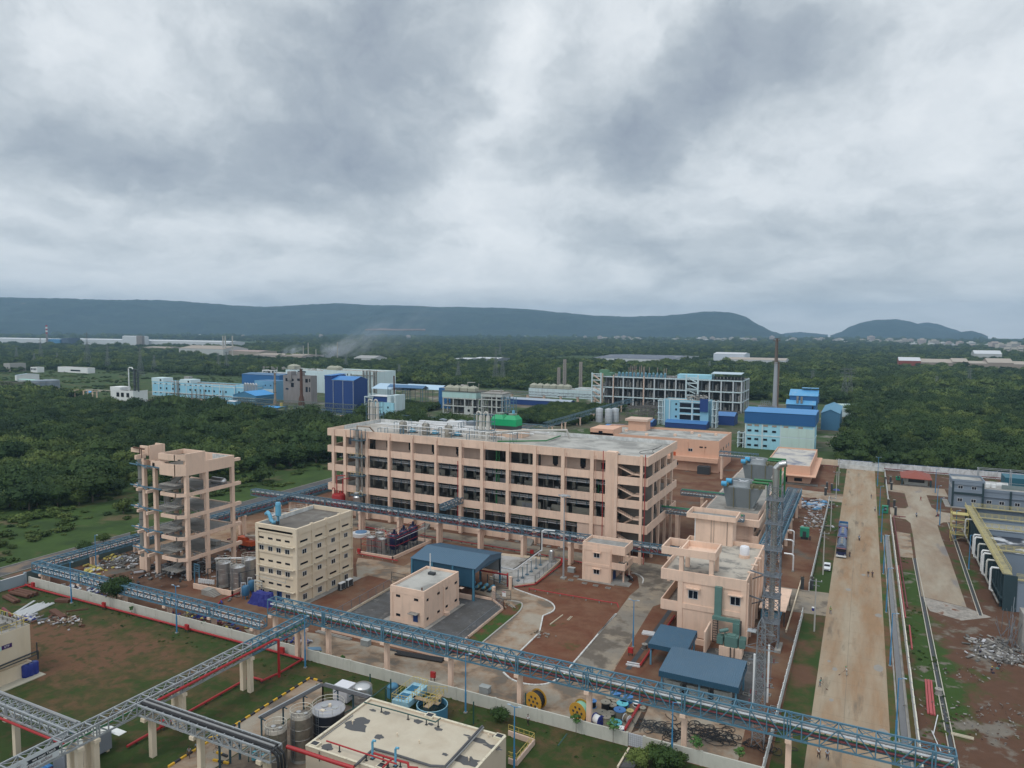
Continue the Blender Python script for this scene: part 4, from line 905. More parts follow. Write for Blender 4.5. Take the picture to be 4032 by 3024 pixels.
x,y,z=-116.4,119.,15.97;t=T_('roof_stack','light blue exhaust stack on the dark roof of the cream block','exhaust stack',(x,y,z))
LB_=mat('light_blue_paint')
MB().c((x,y,z+.3),(x,y,z+2.2),.28,12).c((x,y,z+2.2),(x,y,z+4.9),.62,14).c((x,y,z+4.9),(x,y,z+5.3),.62,14,.5).mk('stack',LB_,t,1)
MB().b(x-.7,y-.7,z,x-.62,y-.62,z+2.4).b(x+.62,y-.7,z,x+.7,y-.62,z+2.4).b(x-.7,y-.7,z+2.3,x+.7,y-.62,z+2.4).mk('frame',DARKM,t)
MB().c((x,y-.3,z+.4),(x,y-.3,z+1.1),.42,10).mk('fan',DARKM,t)
MB().tube([(x-.3,y,z+.7),(x-1.2,y-.2,z+.6),(x-1.9,y-.2,z+1.0),(x-2.6,y,z+2.2),(x-3.5,y+.4,z+2.5),(x-4.4,y+.8,z+2.0)],.42,10).mk('duct',LB_,t,1)
for i,(px_,py_) in enumerate(((1215,1400),(1310,1355))):
 x,y=S('C',px_,py_);t=T_('outdoor_unit',('white twin fan air conditioning unit against the cream block, nearer the camera','white twin fan air conditioning unit against the cream block, farther from the camera')[i],'air conditioner',(x,y,0),group='air conditioning units beside the cream block')
 MB().b(x-.45,y-.9,.25,x+.45,y+.9,1.75).mk('casing',WHITEP,t);MB().b(x+.46,y-.8,.3,x+.48,y+.8,1.6).b(x-.4,y-.95,.3,x+.4,y-.91,1.6).mk('grille',DARKM,t)
 MB().b(x-.5,y-.9,0,x+.5,y-.7,.25).b(x-.5,y+.7,0,x+.5,y+.9,.25).mk('foot',DARKM,t)
# pink cube
def cube():
 b=T_('switch_room','small pink two storey switch room with slit vents, blue door and pale concrete roof','building',(-81.7,125.7,0))
 X0,X1,Y0,Y1,H=-85.9,-77.7,118.8,132.4,7.5
 w=MB().b(X0,Y0,0,X1,Y1,7.0);parapet(w,X0-.04,Y0-.04,X1+.04,Y1+.04,7.003,H,.28)
 w.b(X0-.06,Y0-.06,6.2,X1+.06,Y0-.003,7).b(X1+.003,Y0,6.2,X1+.07,Y1,7)
 for y in (Y0,Y0+7.3,Y1-.7): w.b(X1+.003,y,0,X1+.12,y+.7,6.19)
 w.b(X0,Y0-.12,0,X0+.6,Y0-.003,6.19).b(X1-.8,Y0-.12,0,X1+.12,Y0-.003,6.19).b(X0-.1,Y0-.14,-.0,X1+.16,Y0-.121,.9).b(X1+.121,Y0-.1,0,X1+.18,Y1+.1,.9)
 w.mk('wall',PINK,b)
 MB().b(X0+.27,Y0+.27,7.003,X1-.27,Y1-.27,7.05).mk('roof',ROOFC,b)
 for x,z in ((X0+1.9,5.6),(X1-1.9,5.5),(X0+1.9,1.6)): window(b,x,Y0-.02,z,1.0,.5,'f','plain','vent')
 for y in (Y0+1.1,Y0+5.4,Y0+8.6,Y0+12.4):
  for z in (5.4,1.5): window(b,X1+.02,y,z,.95,.5,'r','plain','vent')
 MB().b(X1-2.6,Y0-.08,0.2,X1-1.5,Y0-.003,2.5).mk('door',DOORB,b)
 MB().b(X1-3.2,Y0-1.3,2.75,X1-1.1,Y0-.02,2.87).mk('canopy',CONC,b)
 MB().b(X1-3.4,Y0-1.6,0,X1-.9,Y0-.1,.2).b(X1+.19,Y0-1,0,X1+1.1,Y1+1,.08).b(X0-1.6,Y0-.4,0,X0,Y1,.07).mk('apron',CONC,b)
 MB().b(X1+.2,Y0+7.1,0,X1+1.1,Y0+8.2,.7).mk('sump',PINK,b)
 MB().c((X0+2.6,Y1-2.6,7.05),(X0+2.6,Y1-2.6,11.4),.12,10).mk('vent_pipe',CLAD,b)
 MB().cbox(X0+3.4,Y1-3.2,7.05,1.5,.9,.5).mk('roof_fan',DARKM,b)
 MB().c((X1-1.3,Y0+1.2,7.05),(X1-1.3,Y0+1.2,7.7),.14,8).mk('vent_cowl',RUST,b)
 MB().b(X1,Y1+.02,3.7,X1+.9,Y1+.9,3.8).mk('canopy',PINK,b)
cube()
# pump shed
def shed():
 b=T_('pump_shed','long grey blue sheet roofed pump shed open at its right end','shed',(-85,141,0))
 X0,X1,Y0,Y1,E=-92.2,-75.6,135.9,148.6,7.4
 ym=(Y0+Y1)/2+.4;zr=8.6
 r=MB().slab([(X0-.3,Y0-.3,E),(X1+.3,Y0-.3,E),(X1+.3,ym,zr),(X0-.3,ym,zr)],.1).slab([(X0-.3,ym,zr),(X1+.3,ym,zr),(X1+.3,Y1+.3,E),(X0-.3,Y1+.3,E)],.1)
 for k in range(34):
  x=X0-.2+k*(X1-X0+.4)/33;r.r((x,Y0-.3,E+.03),(x,ym,zr+.03),.07,.06).r((x,ym,zr+.03),(x,Y1+.3,E+.03),.07,.06)
 r.mk('roof',SHEET,b)
 w=MB().b(X0,Y0,3.0,X1,Y0+.08,E-.1).b(X0,Y0+.08,3,X0+.08,Y1,E-.1)
 for k in range(48): x=X0+k*(X1-X0)/47;w.b(x,Y0-.03,3,x+.1,Y0-.002,E-.12)
 w.b(X1-.1,Y0,E-1.1,X1,Y1,E-.12)
 w.mk('wall_cladding',SHEETW,b)
 g_=MB();g_.quad((X1+.02,Y0,E-1.1),(X1+.02,ym,E-.3),(X1+.02,ym,zr-.1),(X1+.02,Y0,E-.1));g_.quad((X1+.02,ym,E-.3),(X1+.02,Y1,E-1.1),(X1+.02,Y1,E-.1),(X1+.02,ym,zr-.1));g_.mk('gable',SHEET,b)
 for x in (X0+.1,X0+5.6,X0+11,X1-.3):
  for y in (Y0-.25,Y1-.1): MB().b(x-.18,y,0,x+.18,y+.45,E-.15).mk('post',mat('shed_post_blue',(.06,.20,.30),.5),b)
 MB().b(X0,Y1-.1,3,X1,Y1,E-.2).mk('rear_cladding',mat('inner_sheet',(.25,.27,.28),.6),b)
 MB().b(X0+1,Y0+.2,0,X1-1,Y0+.5,1.1).mk('dwarf_wall',PINK_D,b)
shed()
t=T_('pump_row','row of blue pumps with yellow couplings under the open end of the pump shed','pump',(-78,143,0))
m=MB();y_=MB();d=MB()
for k in range(4): x=-80.5+k*1.7;m.c((x,143.5,.8),(x,144.6,.8),.38,10).c((x+.05,142.2,.7),(x+.05,142.9,.7),.28,10);y_.b(x-.2,142.9,.3,x+.2,143.5,.8);d.b(x-.5,142,0,x+.5,144.8,.3).c((x,144.7,.8),(x,144.7,3.2),.12,8)
m.mk('pump',mat('light_blue_paint'),t);y_.mk('coupling',YEL,t);d.mk('base',DARKM,t)
# small pink control building
def control():
 b=T_('control_building','small pink two storey control building with a projecting balcony on its right','building',(-55,163,0))
 X0,X1,XB,Y0,Y1=-59.5,-52.2,-48.9,160.3,166.6
 w=MB().b(X0,Y0,0,X1,Y1,8.6);parapet(w,X0,Y0,XB,Y1,8.3,9.3,.25);w.b(X1,Y0,7.2,XB,Y1,8.299)
 w.b(X0,Y0-.1,0,X0+.5,Y0-.003,8.6).b(X0+.5,Y0-.1,3.7,X1,Y0-.003,4.3).b(X0+.5,Y0-.1,7.4,X1,Y0-.003,8.6).b(X1-.4,Y0-.12,0,X1,Y0-.101,8.6)
 w.b(X1,Y0,3.6,XB,Y0+.2,5.2).b(XB-.2,Y0+.2,3.6,XB,Y0+1.6,5.2).b(XB-.2,Y0+3.2,3.6,XB,Y1,5.2).b(XB-.2,Y0+1.6,3.6,XB,Y0+3.2,4.1)
 w.mk('wall',PINK,b)
 MB().b(X0+.26,Y0+.26,8.605,XB-.26,Y1-.26,8.64).mk('roof',mat('grey_roof',(.24,.24,.23),.9,0,.15,.4,col2=(.33,.33,.32),f2=.55,sc2=.5),b)
 MB().b(X1,Y0+.2,3.4,XB-.2,Y1,3.6).mk('balcony_floor',CONC,b)
 for x,y in ((XB-.9,Y1-.5),(XB-.9,Y0+1.2)): MB().b(x,y,0,x+.35,y+.35,3.4).b(x,y,5.2,x+.35,y+.35,7.2).mk('column',PINK,b)
 for z in (6.4,2.4): window(b,X0+3.6,Y0-.02,z,1.5,1.2);MB().b(X0+2.6,Y0-.7,z+.75,X0+4.7,Y0-.11,z+.87).mk('sunshade',PINK,b)
 MB().b(X1+.02,Y0+1.2,.4,X1+.08,Y0+3.4,2.7).mk('door',DOORB,b)
 MB().b(X1,Y0-.4,0,XB-.2,Y1,.4).b(X0-1,Y0-1,0,X1+1,Y0-.12,.1).mk('plinth',CONC,b)
 r=MB()
 for k in range(9): r.b(X1+.3+k*.33,Y0-.3,.4,X1+.34+k*.33,Y0-.26,1.4)
 r.b(X1+.3,Y0-.3,1.35,XB-.4,Y0-.26,1.4)
 for k in range(5): r.b(XB-.2+k*.3,Y0-.3,.3-.0*k,XB-.16+k*.3,Y0-.26,1.3-.15*k)
 r.mk('railing',GREYST,b)
 s=MB()
 for k in range(4): s.b(XB-.2+k*.32,Y0-.3,0,XB+.12+k*.32,Y0+2.4,.36-.09*k)
 s.mk('steps',CONC,b)
 MB().c((X1-.25,Y0-.2,.2),(X1-.25,Y0-.2,8.3),.06,6).mk('rainwater_pipe',PINK,b)
control()
# pink electrical building, right
def electrical():
 b=T_('electrical_building','pink two storey electrical building with a stair balcony, roof frame and stained flat roof','building',(-26,152,0))
 X0,X1,XB,Y0,Y1,H=-31.6,-18.6,-35.,139.3,165.,12.9
 w=MB().b(X0,Y0,0,X1,Y1,11.9);parapet(w,XB,Y0-.02,X1+.02,Y1,11.903,H,.25);w.b(XB,Y0,10.7,X0,Y1,11.9)
 for x in (X0,X1-1.0): w.b(x,Y0-.18,0,x+1.0,Y0-.021,10.8)
 w.b(XB,Y0-.2,10.8,X1+.02,Y0-.021,12.9)
 w.b(X0+1,Y0-.16,5.5,X1-1,Y0-.003,6.5).b(XB,Y0,4.6,X0,Y0+.2,6.6).b(XB,Y0+.2,4.6,XB+.2,Y1-8,6.6)
 for y in (Y0+.2,Y0+5,Y0+10,Y0+15,Y0+20,Y1-.6): w.b(X1+.003,y,0,X1+.35,y+.6,12.2)
 w.mk('wall',PINK,b)
 MB().b(XB+.26,Y0+.24,11.905,X1-.24,Y1-.26,11.95).mk('roof',mat('puddled_roof',(.46,.42,.36),.9,0,.1,.5,col2=(.22,.21,.19),f2=.53,sc2=.3,edge=.05),b)
 MB().b(XB+.2,Y0+.2,4.4,X0,Y1-8,4.6).mk('balcony_floor',CONC,b)
 f=MB();fz=15.9
 f.b(XB,Y0-.19,fz,-24.5,Y0+.1,17.4).b(XB,Y0+6.2,fz,-24.5,Y0+6.5,17.4).b(XB,Y0+.1,fz,XB+.3,Y0+6.2,17.4).b(-24.8,Y0+.1,fz,-24.5,Y0+6.2,17.4).b(-31.2,Y0+.1,fz,-30.9,Y0+6.2,17.39)
 for x in (X0+.1,-25.7):
  for y in (Y0+.0,Y0+5.7): f.b(x,y,11.95,x+.8,y+.79,fz)
 f.b(-30.9,Y0+.1,fz+.2,-24.8,Y0+6.2,fz+.35)
 f.mk('roof_frame',PINK,b)
 s=MB().b(-33.4,Y1-1.5,11.95,-25.2,Y1+3.5,17.6);parapet(s,-35.4,Y1-2.2,-24.4,Y1+4.2,17.6,18.7,.25);s.mk('stair_tower',PINK,b)
 MB().b(-35.1,Y1-1.9,17.61,-24.7,Y1+3.9,17.68).mk('stair_tower_roof',mat('grey_roof'),b)
 MB().b(-33.6,Y1-1.6,11.9,-33.41,Y1-1.2,18.0).mk('rainwater_pipe',WHITEP,b)
 ld=MB()
 for x in (-29.9,-29.3): ld.r((x,Y1-1.65,12),(x,Y1-1.65,18.4),.05)
 ld.r((-26.4,Y1-1.6,12),(-26.4,Y1-1.6,17.6),.08);ld.mk('ladder',DARKM,b)
 for x in (-28.6,-20.6): window(b,x,Y0-.02,8.5 if x<-25 else 8.6,1.9,1.7);MB().b(x-1.35,Y0-.85,9.75,x+1.35,Y0-.03,9.9).mk('sunshade',PINK,b)
 MB().c((-21.6,Y0+17.5,11.95),(-21.6,Y0+17.5,12.6),1.1,18).mk('tank_stand',PINK,b,1)
 pk=MB()
 for y in (Y0+5,Y0+10,Y0+15): pk.b(X1-.6,y-.3,12.9,X1+.7,y+.3,13.08)
 pk.mk('parapet_bracket',PINK,b)
 return b
electrical()
x,y=-21.6,156.8;t=T_('water_tank','white plastic water tank on the roof of the pink electrical building','water tank',(x,y,12.6))
MB().lathe(x,y,[(.95,12.6),(1.0,12.8),(1.0,14.1),(.85,14.4),(.3,14.5)],20).mk('body',mat('white_plastic',(.75,.75,.78),.4),t,1);MB().c((x,y,14.45),(x,y,14.6),.3,12).mk('lid',mat('white_plastic'),t)
GG=mat('grey_green_paint',(.10,.19,.17),.5,0,.15,1)
t=T_('bus_duct','grey green bus duct and cable ladder climbing the front wall of the pink electrical building','bus duct',(-22,138.8,0))
MB().b(-24.3,138.2,5.6,-23.0,139.05,11.1).b(-24.5,137.4,5.0,-19.4,138.2,5.6).b(-20.6,137.0,2.6,-19.4,138.2,5.0).b(-20.4,136.6,1.9,-19.6,137.8,2.6).mk('duct',GG,t)
m=MB()
for x in (-24.6,-23.7): m.b(x,138.6,.0,x+.12,138.8,4.95)
for k in range(10): m.b(-24.5,138.65,.4+k*.48,-23.7,138.75,.5+k*.48)
m.b(-19.3,137.6,.2,-19.1,137.9,5.5);m.mk('cable_ladder',DARKM,t)
x,y=-20.2,134.6;t=T_('transformer','grey green oil transformer on a pink plinth in front of the pink electrical building','transformer',(x,y,0))
MB().b(x-2.2,y-1.2,0,x+1.9,y+1,1.8).mk('plinth',PINK,t)
MB().prism([(x-1.2,y-1),(x+.9,y-1),(x+1.1,y-.7),(x+1.1,y+.7),(x-1.4,y+.7),(x-1.4,y-.7)],1.85,3.7).b(x-.9,y-.7,3.7,x+.6,y+.5,3.95).mk('tank',GG,t)
m=MB()
for k in range(6): m.b(x+1.3,y-1+k*.33,2,x+2.4,y-.86+k*.33,3.6).b(x-2.7,y-1+k*.33,2.1,x-1.6,y-.86+k*.33,3.4)
m.mk('radiator',GG,t);MB().c((x-2.3,y-.5,4.3),(x-.9,y+.3,4.6),.35,12).c((x-1.4,y,3.7),(x-1.4,y,4.5),.1).mk('conservator',GG,t,1)
MB().b(x-.2,y-1.5,0,x-.05,y-1.21,1.9).b(x+.5,y-1.5,0,x+.62,y-1.21,1.9).mk('cable',BLACK,t)
MB().b(-25.0,132.2,0,-24.7,137.6,4.4).b(-27.6,136,0,-25.05,136.3,1.1).mk('blast_wall',PINK,None,label='thin pink blast wall left of the oil transformer',cat='wall',loc=(-24.8,134.5,0))
# canopies
def canopy(name_,label,X0,X1,Y0,Y1,zf,zb,fas,posts,corr):
 b=T_('canopy',label,'canopy',((X0+X1)/2,(Y0+Y1)/2,0),group='blue roofed canopies in the switch yard')
 r=MB().slab([(X0,Y0,zf),(X1,Y0,zf),(X1,Y1,zb),(X0,Y1,zb)],.1)
 n=int((X1-X0)/.35)
 if corr=='y':
  for k in range(n+1): x=X0+.05+k*(X1-X0-.1)/n;r.r((x,Y0-.02,zf+.03),(x,Y1,zb+.03),.09,.07)
 else:
  n=int((Y1-Y0)/.35)
  for k in range(n+1): y=Y0+k*(Y1-Y0)/n;z=zf+(zb-zf)*k/n;r.r((X0,y,z+.03),(X1,y,z+.03),.09,.06)
 r.mk('roof',SHEET,b)
 f=MB().b(X0,Y0-.05,zf-fas,X1,Y0,zf-.02).b(X0-.05,Y0,zf-fas,X0,Y1,zf-.1).b(X1,Y0,zf-fas,X1+.05,Y1,zf-.1).b(X0,Y1,zf-fas,X1,Y1+.05,zb-.1);
 for k in range(int((X1-X0)/.45)): f.b(X0+k*.45,Y0-.08,zf-fas,X0+k*.45+.1,Y0-.051,zf-.05)
 f.mk('fascia',SHEETW,b)
 for x,y in posts: MB().b(x-.14,y-.14,0,x+.14,y+.14,zf-.1).mk('post',mat('canopy_post_blue',(.10,.25,.36),.5),b)
canopy('a','larger blue corrugated canopy nearest the pipe bridge',-28.5,-15.9,113.4,122.4,4.4,4.9,.95,[(-28.1,113.8),(-22,113.8),(-16.3,113.8),(-28.1,121.8),(-16.3,121.8)],'y')
canopy('b','smaller blue canopy behind and left of the larger one',-33.1,-26.2,123.6,132.2,4.0,4.3,.8,[(-32.7,124),(-26.6,124),(-32.7,131.6),(-26.6,131.6)],'x')
for i,(x,y,w_,d_,h_,lab) in enumerate(((-26.6,115.6,2.6,1.6,2.2,'pale grey cabinet at the left under the larger blue canopy'),(-22.6,116,3.4,1.6,1.9,'wide pale grey cabinet in the middle under the larger blue canopy'),(-18.6,115.8,2.6,1.6,2.2,'pale grey cabinet at the right under the larger blue canopy'))):
 t=T_('switch_cabinet',lab,'cabinet',(x,y,0),group='switch cabinets under the canopy');MB().cbox(x,y,.2,w_,d_,h_).mk('body',mat('pale_cabinet',(.42,.42,.38),.6),t);MB().cbox(x,y,0,w_-.2,d_-.2,.2).mk('base',DARKM,t);MB().b(x-.02,y-d_/2-.02,.4,x+.02,y-d_/2-.001,h_).mk('door_seam',DARKM,t)
# building under the cooling towers, rear pink buildings
def ct_building():
 b=T_('cooling_tower_building','pink two level building carrying two grey cooling towers','building',(-30,205,0))
 X0,X1,Y0,Y1=-38.5,-23.9,199,272
 w=MB().b(-37,201,0,-25.6,Y1,7.6).b(-37,199,7.6,X1,200,9.4) ;w.b(X0-2.6,199.2,7.6,-37,199.5,9.6).b(X0-2.6,199.5,7.6,X0-2.3,216,9.6).b(X1-.25,200,3.2,X1,214,5.2).b(-25.6,199.0,3.2,X1,199.25,5.2).b(X1-.3,200,7.6,X1,214,9.4)
 w.b(-37,200.7,0,-36.2,200.99,7.6).b(-26.4,200.7,0,-25.6,200.99,7.6).b(-36.2,200.8,3.4,-26.4,200.99,4.4)
 w.mk('wall',PINK,b)
 MB().b(X0-2.3,200,7.8,X1-.3,Y1,8.4).mk('roof',mat('grey_roof'),b)
 MB().b(-25.6,200,3.1,X1,214,3.2).mk('balcony_floor',CONC,b)
 MB().b(-25.55,202,.2,-25.4,208,2.9).b(-25.55,203,5.3,-25.4,209,7).mk('opening',GLASSD,b)
 MB().b(-39,203,8.5,-24.6,271,10.3).mk('tower_basin_wall',PINK_D,b);MB().b(-38.7,203.3,10.31,-24.9,270.6,10.36).mk('basin_top',CONC,b)
ct_building()
BASK=mat('grey_louvre_sheet',(.20,.225,.235),.7,0,.08,.6,streak=(.12,.12,.12),st_amt=.3)
OLIV=mat('mossy_beam',(.15,.14,.08),.85,0,.2,.8)
def cell(x,y,z,lab,L=10.6,W=8.8,Hh=6.0):
 t=T_('cooling_tower',lab,'cooling tower',(x,y,z),group='grey induced draught cooling towers')
 m=MB();tp=[(x-L/2,y-W/2,z+Hh),(x+L/2,y-W/2,z+Hh),(x+L/2,y+W/2,z+Hh),(x-L/2,y+W/2,z+Hh)];bt=[(x-L/2+1.1,y-W/2+.6,z+.3),(x+L/2-2.6,y-W/2+.6,z+.3),(x+L/2-2.6,y+W/2-.6,z+.3),(x-L/2+1.1,y+W/2-.6,z+.3)]
 for i in range(4): m.quad(bt[i],bt[(i+1)%4],tp[(i+1)%4],tp[i])
 m.quad(*tp);m.mk('louvre_casing',BASK,t)
 s=MB()
 for k in range(1,18):
  f=k/18;zz=z+.3+(Hh-.3)*f;xa=x-L/2+1.1*(1-f);xb=x+L/2-2.6*(1-f);yy=y-W/2+.6*(1-f)
  s.r((xa,yy-.03,zz),(xb,yy-.03,zz),.05,.05);s.r((xb+.03,yy,zz),(xb+.03,y+W/2-.6*(1-f),zz),.05,.05)
 s.mk('louvre_slats',BASK,t)
 f=MB();n=22
 f.lathe(x-.6,y-.4,[(3.1,z+Hh),(2.9,z+Hh+.5),(2.95,z+Hh+1.5)],26);f.f=f.f[:-2];f.mi=f.mi[:-2];f.mk('fan_stack',mat('translucent_grey',(.33,.36,.38),.6),t,1)
 fb=MB()
 for k in range(6):
  a=k*math.pi/3;fb.r((x-.6,y-.4,z+Hh+1),(x-.6+2.6*cos(a),y-.4+2.6*sin(a),z+Hh+1.1),.5,.06)
 fb.c((x-.6,y-.4,z+Hh+.8),(x-.6,y-.4,z+Hh+1.3),.5,10);fb.mk('fan',mat('pale_fan',(.5,.52,.54),.5),t)
 be=MB()
 for xx in (x-L/2+.9,x+L/2-3.0,x+L/2-1.0): be.b(xx,y-W/2-.5,z+Hh+.02,xx+.5,y+W/2+.3,z+Hh+.8)
 for yy in (y-W/2+1,y+W/2-1.5): be.b(x+L/2-3.4,yy,z+Hh+.03,x+L/2+.5,yy+.5,z+Hh+1.1)
 be.mk('deck_beam',OLIV,t)
 bl=MB().c((x-L/2+.5,y-2,z+Hh+1.2),(x-L/2+2,y-2,z+Hh+1.2),.75,12).c((x-L/2-.3,y-5,z+Hh+.9),(x-L/2+1.1,y-5,z+Hh+.9),.7,12);bl.mk('motor',mat('bright_motor_blue',(.06,.34,.58),.5),t)
 g=MB();gx=x+L/2-1
 for q,yy in enumerate((y-2.5,y+1.5)): g.tube([(gx-2,yy,z+Hh+1.5),(gx+2.2+q*.9,yy,z+Hh+1.5),(gx+2.2+q*.9,yy,z-7)],.33,10)
 g.mk('riser',GREENP,t,1)
 cn=MB()
 for xx in (x-L/2+3,x+2): cn.r((xx,y-W/2-.05,z+.3),(xx,y-W/2-.3,z+Hh),.25,.15)
 cn.mk('conduit',OLIV,t)
 MB().b(x-L/2+.6,y-W/2+.2,z-.2,x+L/2-2,y+W/2,z+.3).mk('base_beam',CONC,t)
cell(-29.4,209.8,10.6,'nearer of the two grey cooling towers behind the electrical building')
cell(-29.9,248.2,10.6,'farther of the two grey cooling towers, behind the nearer one')
def pink_rear():
 b=T_('process_block','long low pink process block behind the right end of the long building','building',(-85,320,0))
 X0,X1,Y0,Y1,H=-112,-54.3,309.4,340.5,13.6
 w=MB().b(X0,Y0,0,X1,Y1,12.6);parapet(w,X0,Y0,X1,Y1,12.6,H,.3)
 w.b(X0,Y0,12.6,X0+11,Y0+13,15.4);
 w.b(X0+11.5,Y1-10,12.6,X0+20,Y1-2,17.2)
 for x in range(-110,-54,7): w.b(x,Y0-.25,0,x+.7,Y0-.003,12.6)
 w.b(X0,Y0-.22,6,X1,Y0-.003,7).b(X1-24,Y0-2.4,4.4,X1,Y0-.26,6.3)
 w.mk('wall',mat('deeper_pink_paint',(.66,.40,.28),.85,0,.07,.2,streak=(.4,.26,.2),st_amt=.2,st_dir=(.8,.8,.08)),b)
 MB().b(X0+.31,Y0+.31,12.605,X1-.31,Y1-.31,12.65).mk('roof',ROOFC,b)
 MB().b(X0+10.2,Y1-11,17.2,X0+21,Y1-1,18.2).mk('roof_slab',PINK_D,b)
 rb=MB()
 for x,y in ((-88,318),(-76,322),(-66,326),(-100,326),(-60,333),(-71,334)): rb.cbox(x,y,12.65,1.2,1.2,1.0)
 rb.mk('vent_box',PINK,b)
 for x,z in ((-73.5,9.2),(-66.3,9.0),(-66.5,4.5),(-72.3,2.6),(-107,13.8)): window(b,x,Y0-.02,z,1.9,1.3,'f','plain' if z>9 else 'slide')
 for y in (314,320,327,333): window(b,X1+.02,y,9,1.4,1.5,'r','plain')
 MB().b(-62.5,Y0-.05,10.2,-59.6,Y0-.003,10.8).mk('vent',GLASSD,b)
 for x in (-77.5,-72.9): MB().b(x-.9,Y0-2.45,6.4,x+.9,Y0-2.35,8).mk('shutter',ORANGE,b)
 MB().b(-62,Y0-6,0,-57,Y0-2.5,3.2).mk('porch',DARKM,b)
pink_rear()
def guard_block():
 b=T_('utility_block','pink single storey utility block with overhanging slab beside the rear gate','building',(-26,322,0))
 X0,X1,Y0,Y1=-34.8,-18.,303,349
 w=MB().b(X0,Y0,0,X1,Y1,6.6);parapet(w,X0,Y0,X1,Y1,6.6,7.2,.3);w.b(X0,Y0-2.8,3.3,X1+2.2,Y0-.003,3.6).b(X1+.003,Y0,3.3,X1+2.2,Y1,3.55);w.mk('wall',mat('deeper_pink_paint'),b)
 MB().b(X0+.31,Y0+.31,6.61,X1-.31,Y1-.31,6.65).mk('roof',mat('patchy_pale_roof',(.50,.47,.42),.9,0,.1,.3,col2=(.20,.21,.26),f2=.55,sc2=.14,edge=.06),b)
 MB().b(-27.4,Y0-.06,0,-26.3,Y0-.003,2.3).mk('door',GLASSD,b);window(b,-22.3,Y0-.01,1.6,2.9,1.3,'f','plain')
 MB().b(X0-1,Y0-3.4,0,X1+3,Y0,.3).mk('plinth',CONCD,b)
guard_block()
# near roof building, bottom edge
def near_roof():
 b=T_('utility_building','flat roofed cream building at the bottom edge with bitumen patches and pipes on its roof','building',(-52,75,0))
 X0,X1,Y0,Y1,H=-63.4,-41.1,68.9,82.6,6.0
 w=MB().b(X0,Y0,0,X1,Y1,5.65)
 for k,(a,c,d,e) in enumerate(((X0,Y0,X1,Y0+.3),(X0,Y1-.3,X1,Y1),(X0,Y0+.3,X0+.3,Y1-.3),(X1-.3,Y0+.3,X1,Y1-.3))): w.b(a,c,5.65,d,e,5.9)
 w.mk('wall',mat('beige_pink_plaster',(.56,.46,.355),.9,0,.06,.3,streak=(.38,.31,.25),st_amt=.25),b)
 k=MB().b(X0-.03,Y0-.03,5.903,X1+.03,Y0+.3,5.98).b(X0-.03,Y1-.3,5.903,X1+.03,Y1+.03,5.98).b(X0-.03,Y0+.3,5.903,X0+.3,Y1-.3,5.98).b(X1-.3,Y0+.3,5.903,X1+.03,Y1-.3,5.98);k.mk('parapet_cap',mat('cream_cap',(.66,.60,.46),.9,0,.12,1.5,col2=(.35,.31,.25),f2=.62,sc2=1.5),b)
 MB().b(X0+.31,Y0+.31,5.655,X1-.31,Y1-.31,5.69).mk('roof',ROOFN,b)
 pm=MB();rg=random.Random(4)
 for px_,py_,rx,ry in ((1010,1330,1.9,1.3),(1050,1290,1.1,1.2),(1190,1412,.65,.6),(1250,1222,.65,.5),(780,1490,.95,.75),(1500,1290,.8,.5),(1660,1350,.8,.4),(1600,1310,.5,.3),(1145,1200,.6,.3),(1980,1440,1.6,.5),(2090,1490,1.3,.5),(1890,1600,1.9,.95),(1715,1550,.5,.3),(2120,1405,.6,.4),(1440,1200,.5,.22),(1890,1400,.6,.2)):
  x,y=S('N2',px_,py_,5.69);n=16;ph=[rg.uniform(.72,1.18) for _ in range(n)];i=len(pm.v)
  pm.v+=[(x+rx*ph[q]*cos(6.283*q/n),y+ry*ph[q]*sin(6.283*q/n),5.696+.0004*len(pm.f)) for q in range(n)];pm.f.append(list(range(i,i+n)));pm.mi.append(0)
 pm.mk('bitumen_patch',PATCH,b)
 h=MB();h2=MB()
 for px_,py_ in ((685,1465),(1595,1240),(2145,1405),(1215,1640)):
  x,y=S('N2',px_,py_,5.9);h.cbox(x,y,5.69,1.3,1.1,.3);h2.cbox(x,y,5.99,.95,.75,.02)
 h.mk('roof_hatch',MATS['cream_cap'],b);h2.mk('hatch_opening',GLASSD,b)
 c=MB()
 for px_,py_ in ((982,1310),(1335,1408),(1510,1465),(1902,1600),(2057,1415)): x,y=S('N2',px_,py_,5.7);c.c((x,y,5.7),(x,y,6.1),.07,6).c((x,y,6.1),(x,y,6.2),.13,6)
 c.mk('vent_cowl',CREAM,b)
 ld=MB();A=S('R6',1290,655,5.75);B=S('R6',820,1000,5.75);dx=.45
 ld.r((A[0],A[1],5.75),(B[0],B[1],5.75),.06).r((A[0]-dx,A[1]+.2,5.75),(B[0]-dx,B[1]+.2,5.75),.06)
 for q in range(22): t_=q/21;ld.r((A[0]+(B[0]-A[0])*t_,A[1]+(B[1]-A[1])*t_,5.76),(A[0]+(B[0]-A[0])*t_-dx,A[1]+(B[1]-A[1])*t_+.2,5.76),.05)
 ld.mk('ladder',GREYST,b)
near_roof()
def pipe_on_roof(lab,pts,r,m,sup=True,z=6.35,cat='pipe',ends=None):
 P=[(*S(k,x,y,zz),zz) for k,x,y,zz in pts];t=T_('roof_pipe',lab,cat,P[0]);MB().tube(P,r,8).mk('pipe',m,t,1)
 if sup:
  s=MB()
  for p,q in zip(P,P[1:]):
   n=max(1,int(math.dist(p,q)/3))
   for i in range(n): a=(i+.5)/n;x,y,zz=(p[j]+(q[j]-p[j])*a for j in range(3));s.cbox(x,y,5.7,.12,.12,zz-5.7-r).cbox(x,y,5.7,.35,.2,.1)
  s.mk('support',DARKM,t)
